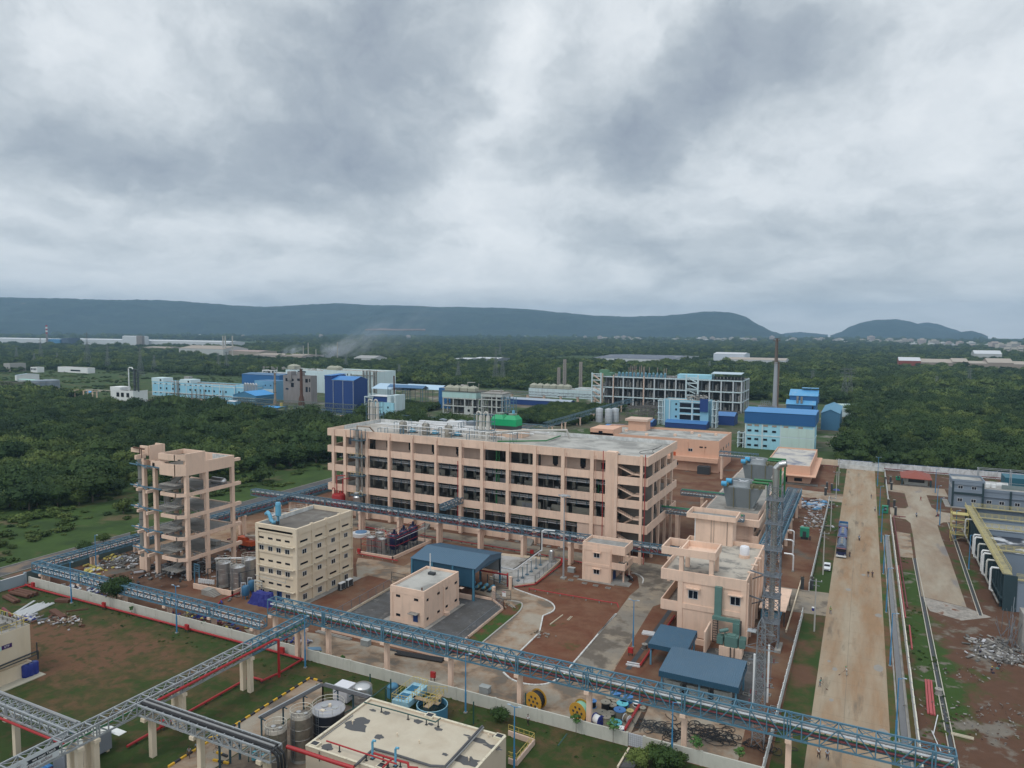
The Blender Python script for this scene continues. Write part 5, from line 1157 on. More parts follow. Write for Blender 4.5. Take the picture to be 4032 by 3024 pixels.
pipe_on_roof('red fire pipe along the left front of the near roof',[('N2',775,1442,6.6),('N2',1200,1582,6.6),('N2',1330,1625,6.6)],.10,REDP)
pipe_on_roof('red fire manifold at the bottom middle of the near roof',[('N2',1150,1540,6.5),('N2',1300,1585,6.5),('N2',1420,1618,6.5),('N2',1425,1650,6.1),('N2',1500,1657,6.1)],.15,REDP)
pipe_on_roof('thin red branch pipe crossing the near roof manifold',[('N2',1290,1590,6.5),('N2',1220,1654,6.5)],.12,REDP)
pipe_on_roof('dark green pipe along the rear of the near roof',[('N2',1075,1137,6.5),('N2',1350,1210,6.5),('N2',1640,1293,6.5),('N2',1680,1262,6.9)],.09,mat('dark_green_pipe',(.02,.07,.06),.5))
pipe_on_roof('bundle of grey lagged pipes crossing the right of the near roof',[('N2',2010,1325,6.2),('N2',1850,1500,6.1),('N2',1715,1645,6.1),('N2',1600,1640,6.1),('N2',1330,1555,6.1),('N2',1150,1505,6.1),('N2',1000,1640,6.1)],.17,mat('lagged_black',(.09,.09,.095),.5,.2,.3,2),False)
pipe_on_roof('grey lagged pipe beside the dark bundle on the near roof',[('N2',2020,1335,6.2),('N2',1868,1505,6.15),('N2',1725,1655,6.15)],.10,mat('lagged_grey',(.26,.26,.26),.4,.3,.2,2),False)
for k,(px_,py_) in enumerate(((1140,1585),(1322,1645))):
 x,y=S('N2',px_,py_,5.7);t=T_('blue_standpipe',('light blue goose neck pipe on the near roof, left one','light blue goose neck pipe on the near roof, right one')[k],'pipe',(x,y,5.7),group='goose neck pipes on the near roof')
 MB().tube([(x,y,5.7),(x,y,7.9),(x+.15,y,8.15),(x+.5,y,8.2)],.15,10).mk('pipe',LB_,t,1);MB().cbox(x,y,5.7,.5,.5,.1).mk('flange',DARKM,t)
t=T_('red_header','large red fire header running off the grey pipe bridge past the near roof','pipe',(-62,64,5))
MB().tube([(*S('R6',330,1105,6.6),6.6),(*S('R6',620,1195,6.4),6.4),(*S('R6',960,1310,6.2),6.2),(*S('R6',1300,1416,6.0),6.0)],.26,12).mk('pipe',REDP,t,1)
x,y=S('R6',770,1300,5);MB().r((x,y+.4,5.9),(x,y+.4,4.6),.1).r((x,y+.4,4.9),(x+.6,y+1.4,5.9),.08).mk('bracket',DARKM,t)
# cream building at left edge
def left_cream():
 b=T_('treatment_building','cream treatment building with pipework on its roof at the left edge','building',(-131,66,0))
 X0,X1,Y0,Y1=-140,-127.2,58,71.6
 w=MB().b(X0,Y0,0,X1,Y1,2.5).b(X0,Y0-.3,3.2,X1-.1,Y1,8.9).b(X0,Y0,2.5,X1-.6,Y1-.4,3.2);w.mk('wall',CREAM,b)
 MB().b(X0,Y0,8.905,X1-.2,Y1-.1,8.95).mk('roof',CONC,b)
 m=MB()
 for k in range(9): m.c((X0+1+k*1.4,Y1-1,9),(X0+1+k*1.4,Y1-1,10+.3*(k%3)),.12,6)
 m.c((X0,Y1-1,9.6),(X1-.6,Y1-1,9.6),.13,8).c((X0,Y1-2.4,9.5),(X1-.6,Y1-2.4,9.5),.18,8).lathe(X1-2.2,Y1-3.6,[(.9,9),(.9,10.2),(.3,10.5)],14);m.mk('roof_pipe',STEELD,b)
 r=MB()
 for k in range(12): r.b(X1-.3,Y0+k*1.15,9,X1-.24,Y0+k*1.15+.06,10.1)
 for k in range(11): r.b(X0+k*1.15,Y1-.3,9,X0+k*1.15+.06,Y1-.24,10.1)
 r.b(X1-.3,Y0,10,X1-.24,Y1,10.08).b(X0,Y1-.3,10,X1,Y1-.24,10.08).b(X1-.3,Y0,9.5,X1-.24,Y1,9.55)
 for z in (3.6,7.6): 
  for k in range(4): r.b(X1,Y0+8+k*.0,z-.3+k*.35,X1+.9,Y0+8.05,z-.25+k*.35)
 r.mk('railing',YEL,b)
 sg=MB().b(X1-.09,Y1-4.6,6.15,X1-.05,Y1-3.0,6.85).mk('sign',mat('purple_sign',(.05,.012,.10),.6),b)
 MB().b(X1-.09,Y1-5.4,6.1,X1-.05,Y1-4.65,6.8).mk('sign_panel',mat('sign_teal_white',(.45,.62,.60),.6),b)
 MB().b(X0,Y0-2,0,X1+2.2,Y1+1,.15).mk('plinth',mat('pale_slab',(.42,.39,.31),.9),b)
 MB().tube([(X1+.3,Y0+2,3.6),(X1+.3,Y1,3.9),(X1+.3,Y1+.9,3.9),(X1+.3,Y1+.9,2.4)],.14,8).tube([(X1+.6,Y0+2,3.3),(X1+.6,Y1+.6,3.5),(X1+.6,Y1+.6,5.6)],.10,8).mk('pipe',DARKM,b)
 text('ETP',b,(X1-.04,Y1-3.8,6.5),.5,mat('sign_white',(.75,.75,.78),.5),(R_(90),0,R_(90)))
FONTC=bpy.data.fonts
def text(s,par,loc,size,m,rot,name='lettering',ext=.01):
 c=bpy.data.curves.new(name,'FONT');c.body=s;c.size=size;c.align_x='CENTER';c.align_y='CENTER';c.extrude=ext
 tmp=bpy.data.objects.new('tmp_text',c);COL.objects.link(tmp);bpy.context.view_layer.update()
 me=bpy.data.meshes.new_from_object(tmp.evaluated_get(bpy.context.evaluated_depsgraph_get()));bpy.data.objects.remove(tmp)
 me.name=name;me.materials.clear();me.materials.append(m)
 o=bpy.data.objects.new(name,me);COL.objects.link(o)
 if par: o.parent=par;o.location=Vector(loc)-wloc(par)
 else: o.location=loc
 o.rotation_euler=rot;return o
left_cream()
for k,(px_,py_) in enumerate(((185,1018),(215,1008),(245,995))):
 x,y=S('N1',px_,py_);t=T_('drum',('blue drum beside the cream treatment building, nearest of three','blue drum beside the cream treatment building, middle of three','blue drum beside the cream treatment building, farthest of three')[k],'drum',(x,y,.15),group='blue drums by the treatment building')
 MB().lathe(x,y,[(.62,.15),(.66,.25),(.66,2.1),(.6,2.2)],16).mk('body',BLUED,t,1);MB().lathe(x,y,[(.5,2.2),(.5,2.28)],14).mk('lid',mat('drum_lid',(.03,.06,.3),.5),t)
# truss pipe bridges
def truss(axis,a0,a1,b0,b1,z0,z1,pan,ch=.2,vt=.14,dg=.12,phase=0,top=True,joints=()):
 m=MB();P=(lambda a,b,z:(a,b,z)) if axis=='x' else (lambda a,b,z:(b,a,z))
 n=max(1,round((a1-a0)/pan));st=(a1-a0)/n
 for b in (b0,b1):
  m.r(P(a0,b,z1),P(a1,b,z1),ch,ch*1.1);m.r(P(a0,b,z0),P(a1,b,z0),ch,ch*1.1)
 for i in range(n+1):
  a=a0+i*st
  for b in (b0,b1):
   m.r(P(a,b,z0+ch*.5),P(a,b,z1-ch*.5),vt)
  m.r(P(a,b0+ch*.45,z1),P(a,b1-ch*.45,z1),vt,vt*.9);m.r(P(a,b0+ch*.45,z0),P(a,b1-ch*.45,z0),vt)
  if i<n:
   up=((i+phase)%6)<3
   for b in (b0,b1): m.r(P(a,b,z0 if up else z1),P(a+st,b,z1 if up else z0),dg)
   if top: m.r(P(a,b0,z1+.02),P(a+st,b1,z1+.02),dg*.5);m.r(P(a,b1,z1-.03),P(a+st,b0,z1-.03),dg*.5)
   m.r(P(a,b0,z0),P(a+st,b1,z0),dg*.7)
 for j in joints:
  for b in (b0,b1):
   for d in (-.18,.18): m.r(P(j+d,b,z0-.1),P(j+d,b,z1+.15),.18)
 return m
def bridge(name,label,axis,a0,a1,b0,b1,z0,z1,pan,m,posts=(),pm=PINK,pipes=(),single=False,joints=(),pw=.72,top=True,cat='pipe bridge',pg=0):
 mid=(a0+a1)/2;loc=(mid,(b0+b1)/2,0) if axis=='x' else ((b0+b1)/2,mid,0)
 t=T_(name,label,cat,loc);P=(lambda a,b,z:(a,b,z)) if axis=='x' else (lambda a,b,z:(b,a,z))
 truss(axis,a0,a1,b0,b1,z0,z1,pan,joints=joints,top=top).mk('truss',m,t)
 bc=(b0+b1)/2
 for a in posts:
  for q in ((bc+.25,) if single else (b0+.15,b1-.15)):
   c=MB();A=P(a-pw/2,q-pw/2,0);B=P(a+pw/2,q+pw/2,z0-.6);c.b(*A,*B)
   if single: 
    A=P(a-pw*.55,b0-.3,z0-.6);B=P(a+pw*.55,b1+.2,z0-.12);c.b(*A,*B)
   c.mk('post',pm,t)
  if not single:
   c=MB();A=P(a-pw*.55,b0-.5,z0-.6);B=P(a+pw*.55,b1+.5,z0-.12);c.b(*A,*B);c.mk('cap_beam',pm,t)
 rg=random.Random(len(label))
 for (off,zz,r,pmat) in pipes:
  p=MB();p.c(P(a0+.2,b0+off,z0+zz),P(a1-.2,b0+off,z0+zz),r,8)
  if pmat is CLAD:
   k=a0+2
   while k<a1: p.c(P(k,b0+off,z0+zz),P(k+.12,b0+off,z0+zz),r*1.12,8);k+=rg.uniform(1.5,3)
  p.mk('pipe',pmat,t,1)
 return t
BP=mat('blue_bridge_paint',(.075,.175,.245),.5,0,.12,.7,streak=(.12,.17,.2),st_amt=.25)
LG=mat('lagged_grey')
bridge('pipe_bridge','blue truss pipe bridge crossing the whole foreground and the main road','x',-99.8,11.8,98.9,100.8,6.05,8.75,2.2,BP,posts=(-99.1,-86.2,-73.2,-60.2,-47.4,-35.7,-21.3,-7.3),single=True,
pipes=((.55,1.75,.17,CLAD),(1.0,1.85,.12,LG),(1.5,1.7,.13,CLAD),(.4,1.0,.13,DREDP),(.8,.95,.15,DARKM),(1.3,.9,.1,GREENP),(1.6,.5,.1,DARKM)),joints=(-86.2,-73.2,-60.2,-47.4,-35.7,-21.3,-7.3,9.4))
bridge('pipe_bridge','blue half of the truss bridge running toward the camera from the crossing','y',84.6,98.2,-90.9,-89.0,6.1,7.8,2.0,BP,posts=(97.0,),single=False,pm=PINK,pipes=((.5,1.0,.12,CLAD),(1.2,1.0,.1,LG),(.9,.4,.12,GREENP)))
bridge('pipe_bridge','grey galvanised truss bridge running toward the camera over the lawn','y',24,84.5,-90.9,-89.0,6.1,7.8,2.1,GALV,posts=(84.2,71.1,57.6,55.4),pm=CREAM,pipes=((.5,1.1,.13,LG),(1.1,1.35,.2,BLACK),(1.3,.7,.12,GREENP),(.8,.5,.12,CLAD)),joints=(71,58))
bridge('pipe_bridge','grey galvanised truss bridge leading right to the tanks, loaded with black cable','x',-88.9,-64.2,63.6,65.5,6.3,7.7,1.7,GALV,posts=(-87.5,-77.9,-66.0),single=True,pm=CREAM,pipes=((.6,1.45,.22,BLACK),(1.0,1.5,.2,LG),(1.35,1.45,.22,BLACK),(.9,.7,.13,DREDP)),joints=(-77.9,),top=False)
bridge('pipe_bridge','grey galvanised truss bridge leaving the frame at the left edge','x',-125,-91.3,55.2,57.1,6.2,7.8,1.9,GALV,posts=(-104.6,-118),single=True,pm=CREAM,pipes=((1.6,1.75,.15,LG),(1.2,.5,.14,mat('blue_small_pipe',(.03,.12,.25),.5)),(.5,.6,.1,CLAD)),joints=(-104.6,))
bridge('pipe_bridge','blue truss pipe bridge along the front of the long pink building','x',-176.5,-37.2,168.6,170.5,6.15,8.0,2.05,TEAL_ST,posts=(-160,-146,-132.8,-119,-105.7,-92.5,-79.5,-66.1,-52.8,-40.5),pipes=((.4,1.3,.15,CLAD),(.9,1.2,.12,LG),(.3,.45,.16,DREDP),(.8,.4,.16,DREDP),(1.3,.4,.16,DREDP),(1.5,1.2,.1,CLAD)),joints=(-146,-132.8,-119,-105.7,-92.5,-79.5,-66.1,-52.8))
bridge('pipe_bridge','blue truss pipe bridge behind the frame tower running back past the public road','y',122,214,-161.6,-159.7,6.0,7.9,2.05,BLUE_ST,posts=(150,135,164,178,192,206),pipes=((.4,.4,.16,DREDP),(.9,.4,.16,DREDP),(1.4,.45,.16,DREDP),(.6,1.3,.12,CLAD),(1.2,1.3,.1,LG)))
bridge('pipe_bridge','low blue truss pipe bridge along the left boundary beside the asphalt road','y',98.6,131,-173.4,-171.5,2.9,4.8,2.05,BLUE_ST,posts=(101,113,125),pipes=((.4,.4,.12,REDP),(1.,.5,.13,CLAD),(1.4,1.2,.1,CLAD)))
bridge('pipe_bridge','low blue truss pipe bridge just behind the pale compound wall at the left','x',-173.3,-101.5,98.5,100.3,2.8,4.7,2.05,BLUE_ST,posts=(-170,-156,-142,-128,-115,-103.5),single=True,pipes=((.5,.4,.13,CLAD),(1.,.45,.13,CLAD),(1.3,1.2,.1,LG),(.7,1.25,.08,CLAD)),joints=(-156,-128,-115))
bridge('pipe_bridge','short blue truss link from the front bridge to the long pink building','y',170.6,181,-106.2,-104.6,9.2,10.7,1.7,TEAL_ST,pipes=((.4,.6,.1,CLAD),(.9,.7,.1,LG)),posts=())
bridge('pipe_bridge','blue truss bridge with a green pipe from the long building to the cooling towers','x',-50,-27.6,196.6,198.4,9.3,10.8,1.8,TEAL_ST,posts=(-45.3,),pw=.9,pipes=((.6,1.55,.32,GREENP),(1.3,1.2,.12,CLAD),(.4,.5,.18,CLAD),(1.2,.4,.2,CLAD)))
bridge('pipe_bridge','farther blue truss bridge with white pipes from the long building to the cooling towers','x',-50,-27.6,221,222.8,9.3,10.8,1.8,TEAL_ST,posts=(-43.4,),pw=.9,pipes=((.6,1.5,.3,GREENP),(.4,.5,.2,CLAD),(1.2,.4,.2,CLAD)))
bridge('pipe_bridge','wide blue pipe bridge loaded with pipes running away behind the stack tower','y',188,262,-22.4,-18.0,4.6,6.4,2.0,BLUE_ST,posts=(196,212,226,246,260),pipes=tuple((.35+.42*k,1.3+.2*(k%2),.12,(CLAD,LG,DREDP,BLACK,CLAD)[k%5]) for k in range(9)))
bridge('pipe_bridge','blue pipe bridge in front of the pink process block','x',-52,-37,297,299,9.5,11.3,1.8,TEAL_ST,posts=(-51,),pipes=((.5,.6,.15,CLAD),))
Z_.update({'T1':(0,1380,.3307),'T2':(2400,1600,.44094),'T3':(0,2280,.29412),'T4':(3560,2450,.60281)})
# walls and fences
def wall_line(label,pts,h,t,m,post=3.,pw=.3,ph=.15,z0=0.,capm=None,cat='wall',jag=0.,name='boundary_wall'):
 o=T_(name,label,cat,(pts[0][0],pts[0][1],0));w=MB();p=MB();cp=MB();rg=random.Random(int(abs(pts[0][0])*7))
 for a,b in zip(pts,pts[1:]):
  L=math.dist(a,b);n=max(1,round(L/post));
  for i in range(n):
   q=[(a[0]+(b[0]-a[0])*k/n,a[1]+(b[1]-a[1])*k/n) for k in (i+.5*pw/L*n,i+1-.5*pw/L*n)]
   hh=h-(rg.choice((0,0,jag,.5*jag)) if jag else 0)
   w.r((*q[0],z0+hh/2),(*q[1],z0+hh/2),t,hh)
   if capm: cp.r((*q[0],z0+hh+.03),(*q[1],z0+hh+.03),t*1.35,.06)
  for i in range(n+1):
   x=a[0]+(b[0]-a[0])*i/n;y=a[1]+(b[1]-a[1])*i/n;p.cbox(x,y,z0,max(pw,t*1.2),max(pw,t*1.2),h+ph)
 w.mk('panel',m,o);p.mk('wall_posts',m,o)
 if capm: cp.mk('coping',capm,o)
 return o
wall_line('long pale plaster compound wall between the lawn and the yard',[(-172.4,97.4),(-28.9,97.4)],2.0,.25,WALLC,post=7.,pw=.35,ph=.08)
wall_line('pale plaster compound wall right of the grey gate panel',[(-26.4,97.5),(-10.2,97.5)],2.0,.25,WALLC,post=7.,pw=.35,ph=.08)
t=T_('wall_gate','grey tiled gate panel filling a gap in the compound wall','gate',(-27.6,97.5,0));m=MB().b(-28.7,97.42,.1,-26.6,97.52,2.0);m.mk('leaf',mat('tile_grey',(.50,.51,.54),.6,0,.08,1),t);m=MB()
for k in range(1,6): m.b(-28.7,97.405,.1+.32*k,-26.6,97.419,.13+.32*k)
for k in range(1,7): m.b(-28.7+.3*k,97.403,.1,-28.67+.3*k,97.418,2)
m.mk('grid_lines',mat('grid_grey',(.25,.26,.28),.7),t)
wall_line('pale blue grey wall with white posts at the far left edge',[(-173.9,40),(-173.9,97.3)],2.5,.2,mat('blue_grey_wall',(.30,.36,.40),.85,0,.08,.4),post=6,pw=.45,ph=.35,capm=WHITEP)
wall_line('dark grey green boundary wall beside the asphalt road under the pipe bridge',[(-175.6,98),(-175.6,344)],2.3,.2,mat('grey_green_wall',(.11,.16,.16),.85,0,.12,.4),post=4)
wall_line('white topped precast wall right of the main road',[(8.95,60),(8.95,256)],2.1,.14,WHITEW,post=2.6,pw=.2,ph=.02,jag=.22,capm=mat('pale_coping',(.6,.57,.48),.9,0,.2,1))
wall_line('short rear piece of the precast wall right of the main road',[(8.95,277),(8.95,341)],2.1,.14,WHITEW,post=2.6,pw=.2,ph=.02,jag=.15)
wall_line('slender precast fence wall left of the main road',[(-10.4,92),(-9.9,160)],1.8,.13,WHITEW,post=2.6,pw=.18,ph=.25,jag=.1)
wall_line('rear length of precast fence wall left of the main road',[(-9.8,177),(-9.7,276)],1.8,.13,WHITEW,post=2.6,pw=.18,ph=.25,jag=.1)
wall_line('white weathered boundary wall along the edge of the wood',[(-9.4,351.8),(120,351.3)],3.0,.25,mat('peeling_white_wall',(.66,.67,.68),.9,0,.1,.5,col2=(.40,.40,.38),f2=.58,sc2=.5,streak=(.25,.24,.22),st_amt=.6,st_dir=(1.5,1,.3)),post=5,capm=mat('faded_blue_rail',(.10,.20,.36),.6))
wall_line('cream boundary wall between the utility block and the rear gate',[(-17.5,352.3),(-9.6,352.3)],2.6,.25,CREAM,post=4)
wall_line('lower grey white wall closing the end of the main road',[(-8.8,346.5),(8.6,346.5)],1.9,.2,WHITEW,post=4)
wall_line('low pink wall in front of the gravel yard',[(-93.4,108.9),(-67.3,109.1)],.55,.25,PINK,post=9,ph=0)
wall_line('low pink wall along the right of the gravel yard',[(-67.2,109.3),(-67.4,118.3),(-67.9,134.7),(-72.3,138.2),(-76.6,138.2)],.5,.25,PINK,post=9,ph=0)
wall_line('low cream wall along the left of the gravel yard',[(-95.9,110),(-96.6,133.9)],.5,.25,CREAM,post=9,ph=0)
wall_line('low cream kerb wall round the pump yard',[(-79.4,150.4),(-71.9,147.3),(-68.1,151.7),(-69.1,170.3),(-86,167.5)],.6,.22,CREAM,post=9,ph=0)
wall_line('low pink wall round the blue and steel vessels',[(-119.8,151.0),(-108.5,151.1),(-108.0,168.9),(-124,168.5)],.9,.25,PINK,post=9,ph=0)
wall_line('low pink wall round the steel tanks by the frame tower',[(-137,113.3),(-125.3,113.7),(-125.3,118)],1.2,.25,PINK,post=9,ph=0)
wall_line('cream boundary wall of the neighbouring works beyond the scrub',[S('T1',-200,525),S('T1',280,570),S('T1',780,610),S('T1',1000,640),S('T1',1130,665)],3.,.3,CREAM,post=6)
def chain(label,pts,h,zb=.5,sp=3.):
 o=T_('chain_link_fence',label,'fence',(*pts[0],0));r=MB()
 for a,b in zip(pts,pts[1:]):
  r.r((*a,h),(*b,h),.06).r((*a,zb+.1),(*b,zb+.1),.05)
  n=max(1,round(math.dist(a,b)/sp))
  for i in range(n): 
   A=(a[0]+(b[0]-a[0])*i/n,a[1]+(b[1]-a[1])*i/n);B=(a[0]+(b[0]-a[0])*(i+1)/n,a[1]+(b[1]-a[1])*(i+1)/n)
   r.r((*A,zb),(*A,h),.08);k=10
   for j in range(k): 
    p=(A[0]+(B[0]-A[0])*j/k,A[1]+(B[1]-A[1])*j/k);q=(A[0]+(B[0]-A[0])*(j+1)/k,A[1]+(B[1]-A[1])*(j+1)/k)
    r.r((*p,zb),(*q,h),.012);r.r((*p,h),(*q,zb),.012)
  r.r((*b,zb),(*b,h),.08)
 r.mk('mesh_panel',GREYST,o)
chain('chain link fence on the left of the gravel yard',[(-95.9,110),(-96.6,133.9)],2.4)
chain('chain link fence on the right of the gravel yard',[(-67.3,110),(-67.9,134.7),(-72.3,138.2)],2.2)
chain('chain link fence along the pump yard kerb',[(-78.5,150),(-71.9,147.3),(-68.1,151.7),(-69.1,169)],2.3)
def gate(label,p,q,h,sign=False):
 o=T_('mesh_gate',label,'gate',(*p,0));r=MB();r.r((*p,.25),(*q,.25),.08).r((*p,h),(*q,h),.08).r((*p,.2),(*p,h),.08).r((*q,.2),(*q,h),.08).r((*p,(h+.2)/2),(*q,(h+.2)/2),.05)
 for j in range(12):
  a=(p[0]+(q[0]-p[0])*j/12,p[1]+(q[1]-p[1])*j/12);b=(p[0]+(q[0]-p[0])*(j+1)/12,p[1]+(q[1]-p[1])*(j+1)/12);r.r((*a,.25),(*b,h),.02).r((*a,h),(*b,.25),.02)
 r.mk('leaf',DARKM,o)
 if sign:
  c=((p[0]*.45+q[0]*.55),(p[1]*.45+q[1]*.55));MB().b(c[0]-.45,c[1]-.1,.9,c[0]+.45,c[1]-.06,2.1).mk('notice',WHITEP,o);MB().b(c[0]-.4,c[1]-.115,1.85,c[0]+.4,c[1]-.101,2.05).mk('notice_band',REDP,o)
gate('open dark mesh gate with a white notice at the ring road',S('S6',1330,1110),S('S6',1640,1140),2.3,True)
gate('dark mesh gate under the red pipe beside the pump shed',S('S6',1290,900),S('S6',1590,900),2.3)
gate('dark mesh gate at the rear corner of the gravel yard',S('N2',1290,175),S('N2',1400,200),2.2)
for k,(px_,py_) in enumerate(((1285,1120),(1630,900))):
 x,y=S('S6',px_,py_);MB().cbox(x,y,0,.6,.6,2.9).cbox(x,y,2.9,.7,.7,.12).mk('gate_pillar',PINK,None,label=('pink gate pillar at the corner of the gravel yard','pink gate pillar at the corner of the pump yard')[k],cat='pillar',loc=(x,y,0))
# steel and blue tanks
def steel_tank(label,x,y,z,r,h,rail=True,m=STEEL,ped=.6,group=None,cat='tank',top='cone',ladder=True):
 t=T_('storage_tank',label,cat,(x,y,0),group=group)
 MB().c((x,y,z),(x,y,z+ped),r*1.05,20).mk('pedestal',CONC,t,1)
 pr=[(r,z+ped),(r,z+ped+h)];
 if top=='cone': pr+=[(r*.98,z+ped+h+.02),(.15,z+ped+h+r*.22)]
 elif top=='dome': pr+=[(r*.95,z+ped+h+.15),(r*.7,z+ped+h+.38),(r*.3,z+ped+h+.5),(.05,z+ped+h+.52)]
 MB().lathe(x,y,pr,26).mk('shell',m,t,1)
 b=MB()
 for k in range(1,4): b.ring((x,y,z+ped+h*k/4),r+.01,.03,26,4)
 b.mk('weld_band',STEELD,t)
 zt=z+ped+h
 if rail:
  q=MB();q.ring((x,y,zt+1.05),r*1.0,.04,26,4).ring((x,y,zt+.55),r*1.0,.03,26,4)
  for k in range(10): a=k*.628;q.c((x+r*cos(a),y+r*sin(a),zt),(x+r*cos(a),y+r*sin(a),zt+1.05),.03,5)
  q.mk('top_rail',mat('bare_rail',(.5,.48,.42),.5,.3),t)
  c=MB().c((x-.3*r,y,zt),(x-.3*r,y,zt+.45),.22*r,10).c((x+.35*r,y+.2*r,zt),(x+.35*r,y+.2*r,zt+.35),.2*r,10).c((x+.1*r,y-.4*r,zt),(x+.1*r,y-.4*r,zt+.6),.08,6);c.mk('nozzle',STEEL,t,1)
 if ladder:
  l=MB()
  for dx in (-.22,.22): l.c((x+dx,y-r-.12,z+.2),(x+dx,y-r-.12,zt+1),.03,5)
  for k in range(int((zt-z)/.35)): l.c((x-.22,y-r-.12,z+.4+k*.35),(x+.22,y-r-.12,z+.4+k*.35),.02,5)
  l.mk('ladder',GREYST,t)
 return t
for i,(x,y,r,h,lab) in enumerate(((-131.8,117.2,1.65,4.9,'left front stainless tank beside the frame tower'),(-127.4,117.3,1.65,4.6,'right front stainless tank beside the frame tower'),(-128.4,121.6,1.6,5.0,'rear stainless tank behind the front pair by the frame tower'))):
 steel_tank(lab,x,y,.3,r,h,group='stainless tanks beside the frame tower')
t=T_('tank_rack','black post frame standing around the stainless tanks','pipe stand',(-130,116,0));m=MB()
for x,y in ((-134.4,115),(-131.2,114.9),(-127.6,114.9),(-125.6,116),(-134.2,119.6),(-125.4,120.6),(-134,123),(-122.5,120),(-122,124.5)):
 m.b(x-.07,y-.07,0,x+.07,y+.07,4.6)
 for z in (1.6,3.6): m.r((x,y,z),(x+.7,y,z),.06)
m.r((-134.4,115,4.4),(-134,123,4.4),.12).r((-125.6,116,4.6),(-122,124.5,4.6),.12);m.mk('post_frame',DARKM,t)
m=MB().tube([(-137,120,5.2),(-121,129,5.3)],.1,6).tube([(-137.3,119.6,5.2),(-121,128.4,5.3)],.08,6).tube([(-125,121,2.6),(-120.6,131,2.8)],.1,6);m.mk('pipe',CLAD,t)
m=MB()
for x in (-138.2,-136.6): m.b(x,114.3,0,x+.18,114.5,5.4)
for z in (3.6,4.1,4.6,5.1,5.3): m.b(-138.2,114.3,z,-136.4,114.45,z+.1)
m.mk('blue_pipe_stand',BLUE_ST,t)
for k in range(7): 
 x=-136.2+k*.62;MB().c((x,114.1+.12*k,1.25),(x,114.1+.12*k,2.2),.27,8).mk('support_pipe',CLAD,t)
t=T_('entry_steps','grey concrete steps in front of the low pink tank wall','steps',(-130.5,111.6,0));m=MB().b(-132.2,111.2,0,-130.2,113.2,1.2)
for k in range(5): m.b(-130.2+k*.4,111.2,0,-129.8+k*.4,113.2,1.0-k*.2)
m.mk('flight',CONC,t)
for i,(x,y,r,h,lab) in enumerate(((-117.5,154.0,1.3,3.7,'left front stainless tank inside the red railed tank farm'),(-114.1,154.3,1.25,3.6,'right front stainless tank inside the red railed tank farm'),(-118.1,158.6,1.3,3.7,'left rear stainless tank inside the red railed tank farm'),(-114.4,158.9,1.3,3.7,'right rear stainless tank inside the red railed tank farm'))):
 steel_tank(lab,x,y,0,r,h,group='stainless tanks in the red railed tank farm')
NAVY=mat('navy_vessel_paint',(.006,.013,.05),.35,0,.15,.8)
for i,(x,y,lab) in enumerate(((-111,155.4,'front navy blue vessel of the tank farm row'),(-111.1,159.9,'middle navy blue vessel of the tank farm row'),(-111.2,164.5,'rear navy blue vessel of the tank farm row'))):
 t=T_('process_vessel',lab,'vessel',(x,y,0),group='navy blue vessels of the tank farm')
 MB().lathe(x,y,[(.3,1.1),(1.0,1.4),(1.3,1.8),(1.3,4.9),(1.0,5.4),(.5,5.65),(.1,5.7)],20).mk('shell',NAVY,t,1)
 for a in (.8,2.4,3.9,5.5): MB().c((x+1.05*cos(a),y+1.05*sin(a),0),(x+1.05*cos(a),y+1.05*sin(a),2),.09,6).mk('leg',NAVY,t)
 m=MB()
 for k in range(7): a=k*.9;m.c((x+.7*cos(a),y+.7*sin(a),5.3),(x+.7*cos(a),y+.7*sin(a),6.0),.11,6)
 m.c((x,y,5.6),(x,y,6.7),.3,10);m.mk('nozzle',NAVY,t)
t=T_('red_railing','red pipe railings and black posts around the tank farm vessels','railing',(-114,158,0));m=MB();d=MB()
for z in (5.0,5.9,2.9):
 m.r((-109.3,153.6,z),(-109.3,167.6,z),.1).r((-112.6,153.6,z),(-109.3,153.6,z),.1).r((-112.8,153.8,z),(-112.8,167,z),.08)
for z in (2.4,3.9): m.r((-119.6,152.3,z),(-112.9,152.3,z),.09).r((-119.6,152.3,z),(-119.6,161,z),.09).r((-115.8,152.3,z),(-115.8,161,z),.07)
for y in (153.6,157,160.5,164,167.6): d.b(-109.37,y-.07,0,-109.23,y+.07,6);m.r((-109.3,y,5),(-109.3,y,6),.06)
for x in (-119.6,-116.2,-112.9): d.b(x-.06,152.2,0,x+.06,152.34,4)
m.mk('rail',REDP,t);d.mk('post',DARKM,t)
MB().r((-109.2,154,4.5),(-109.2,167.5,4.5),.14,.1).mk('cable_tray',CLAD,t)
steel_tank('slim steel buffer tank in the pump yard corner',*S('H',780,600),0,.75,2.3,False,top='dome',ladder=False)
for k,(px_,py_,hz) in enumerate(((330,400,5),(490,400,5.5),(630,345,6))):
 x,y=S('C',px_,py_,hz);steel_tank(('left steel tank seen behind the cream block','middle steel tank seen behind the cream block','right steel tank seen behind the cream block')[k],x,y,0,2.2,hz-.9,group='steel tanks behind the cream block')
t=T_('settling_tank','low round pale tank with blue cover behind the cream block','tank',(*S('Q1',640,900),0));x,y=S('Q1',640,905)
MB().lathe(x,y,[(2.6,0),(2.6,1.0),(2.3,1.05)],24).mk('shell',CLAD,t,1);MB().c((x,y,1.06),(x,y,1.25),1.7,20).mk('cover',mat('pale_blue_cover',(.10,.20,.34),.5),t)
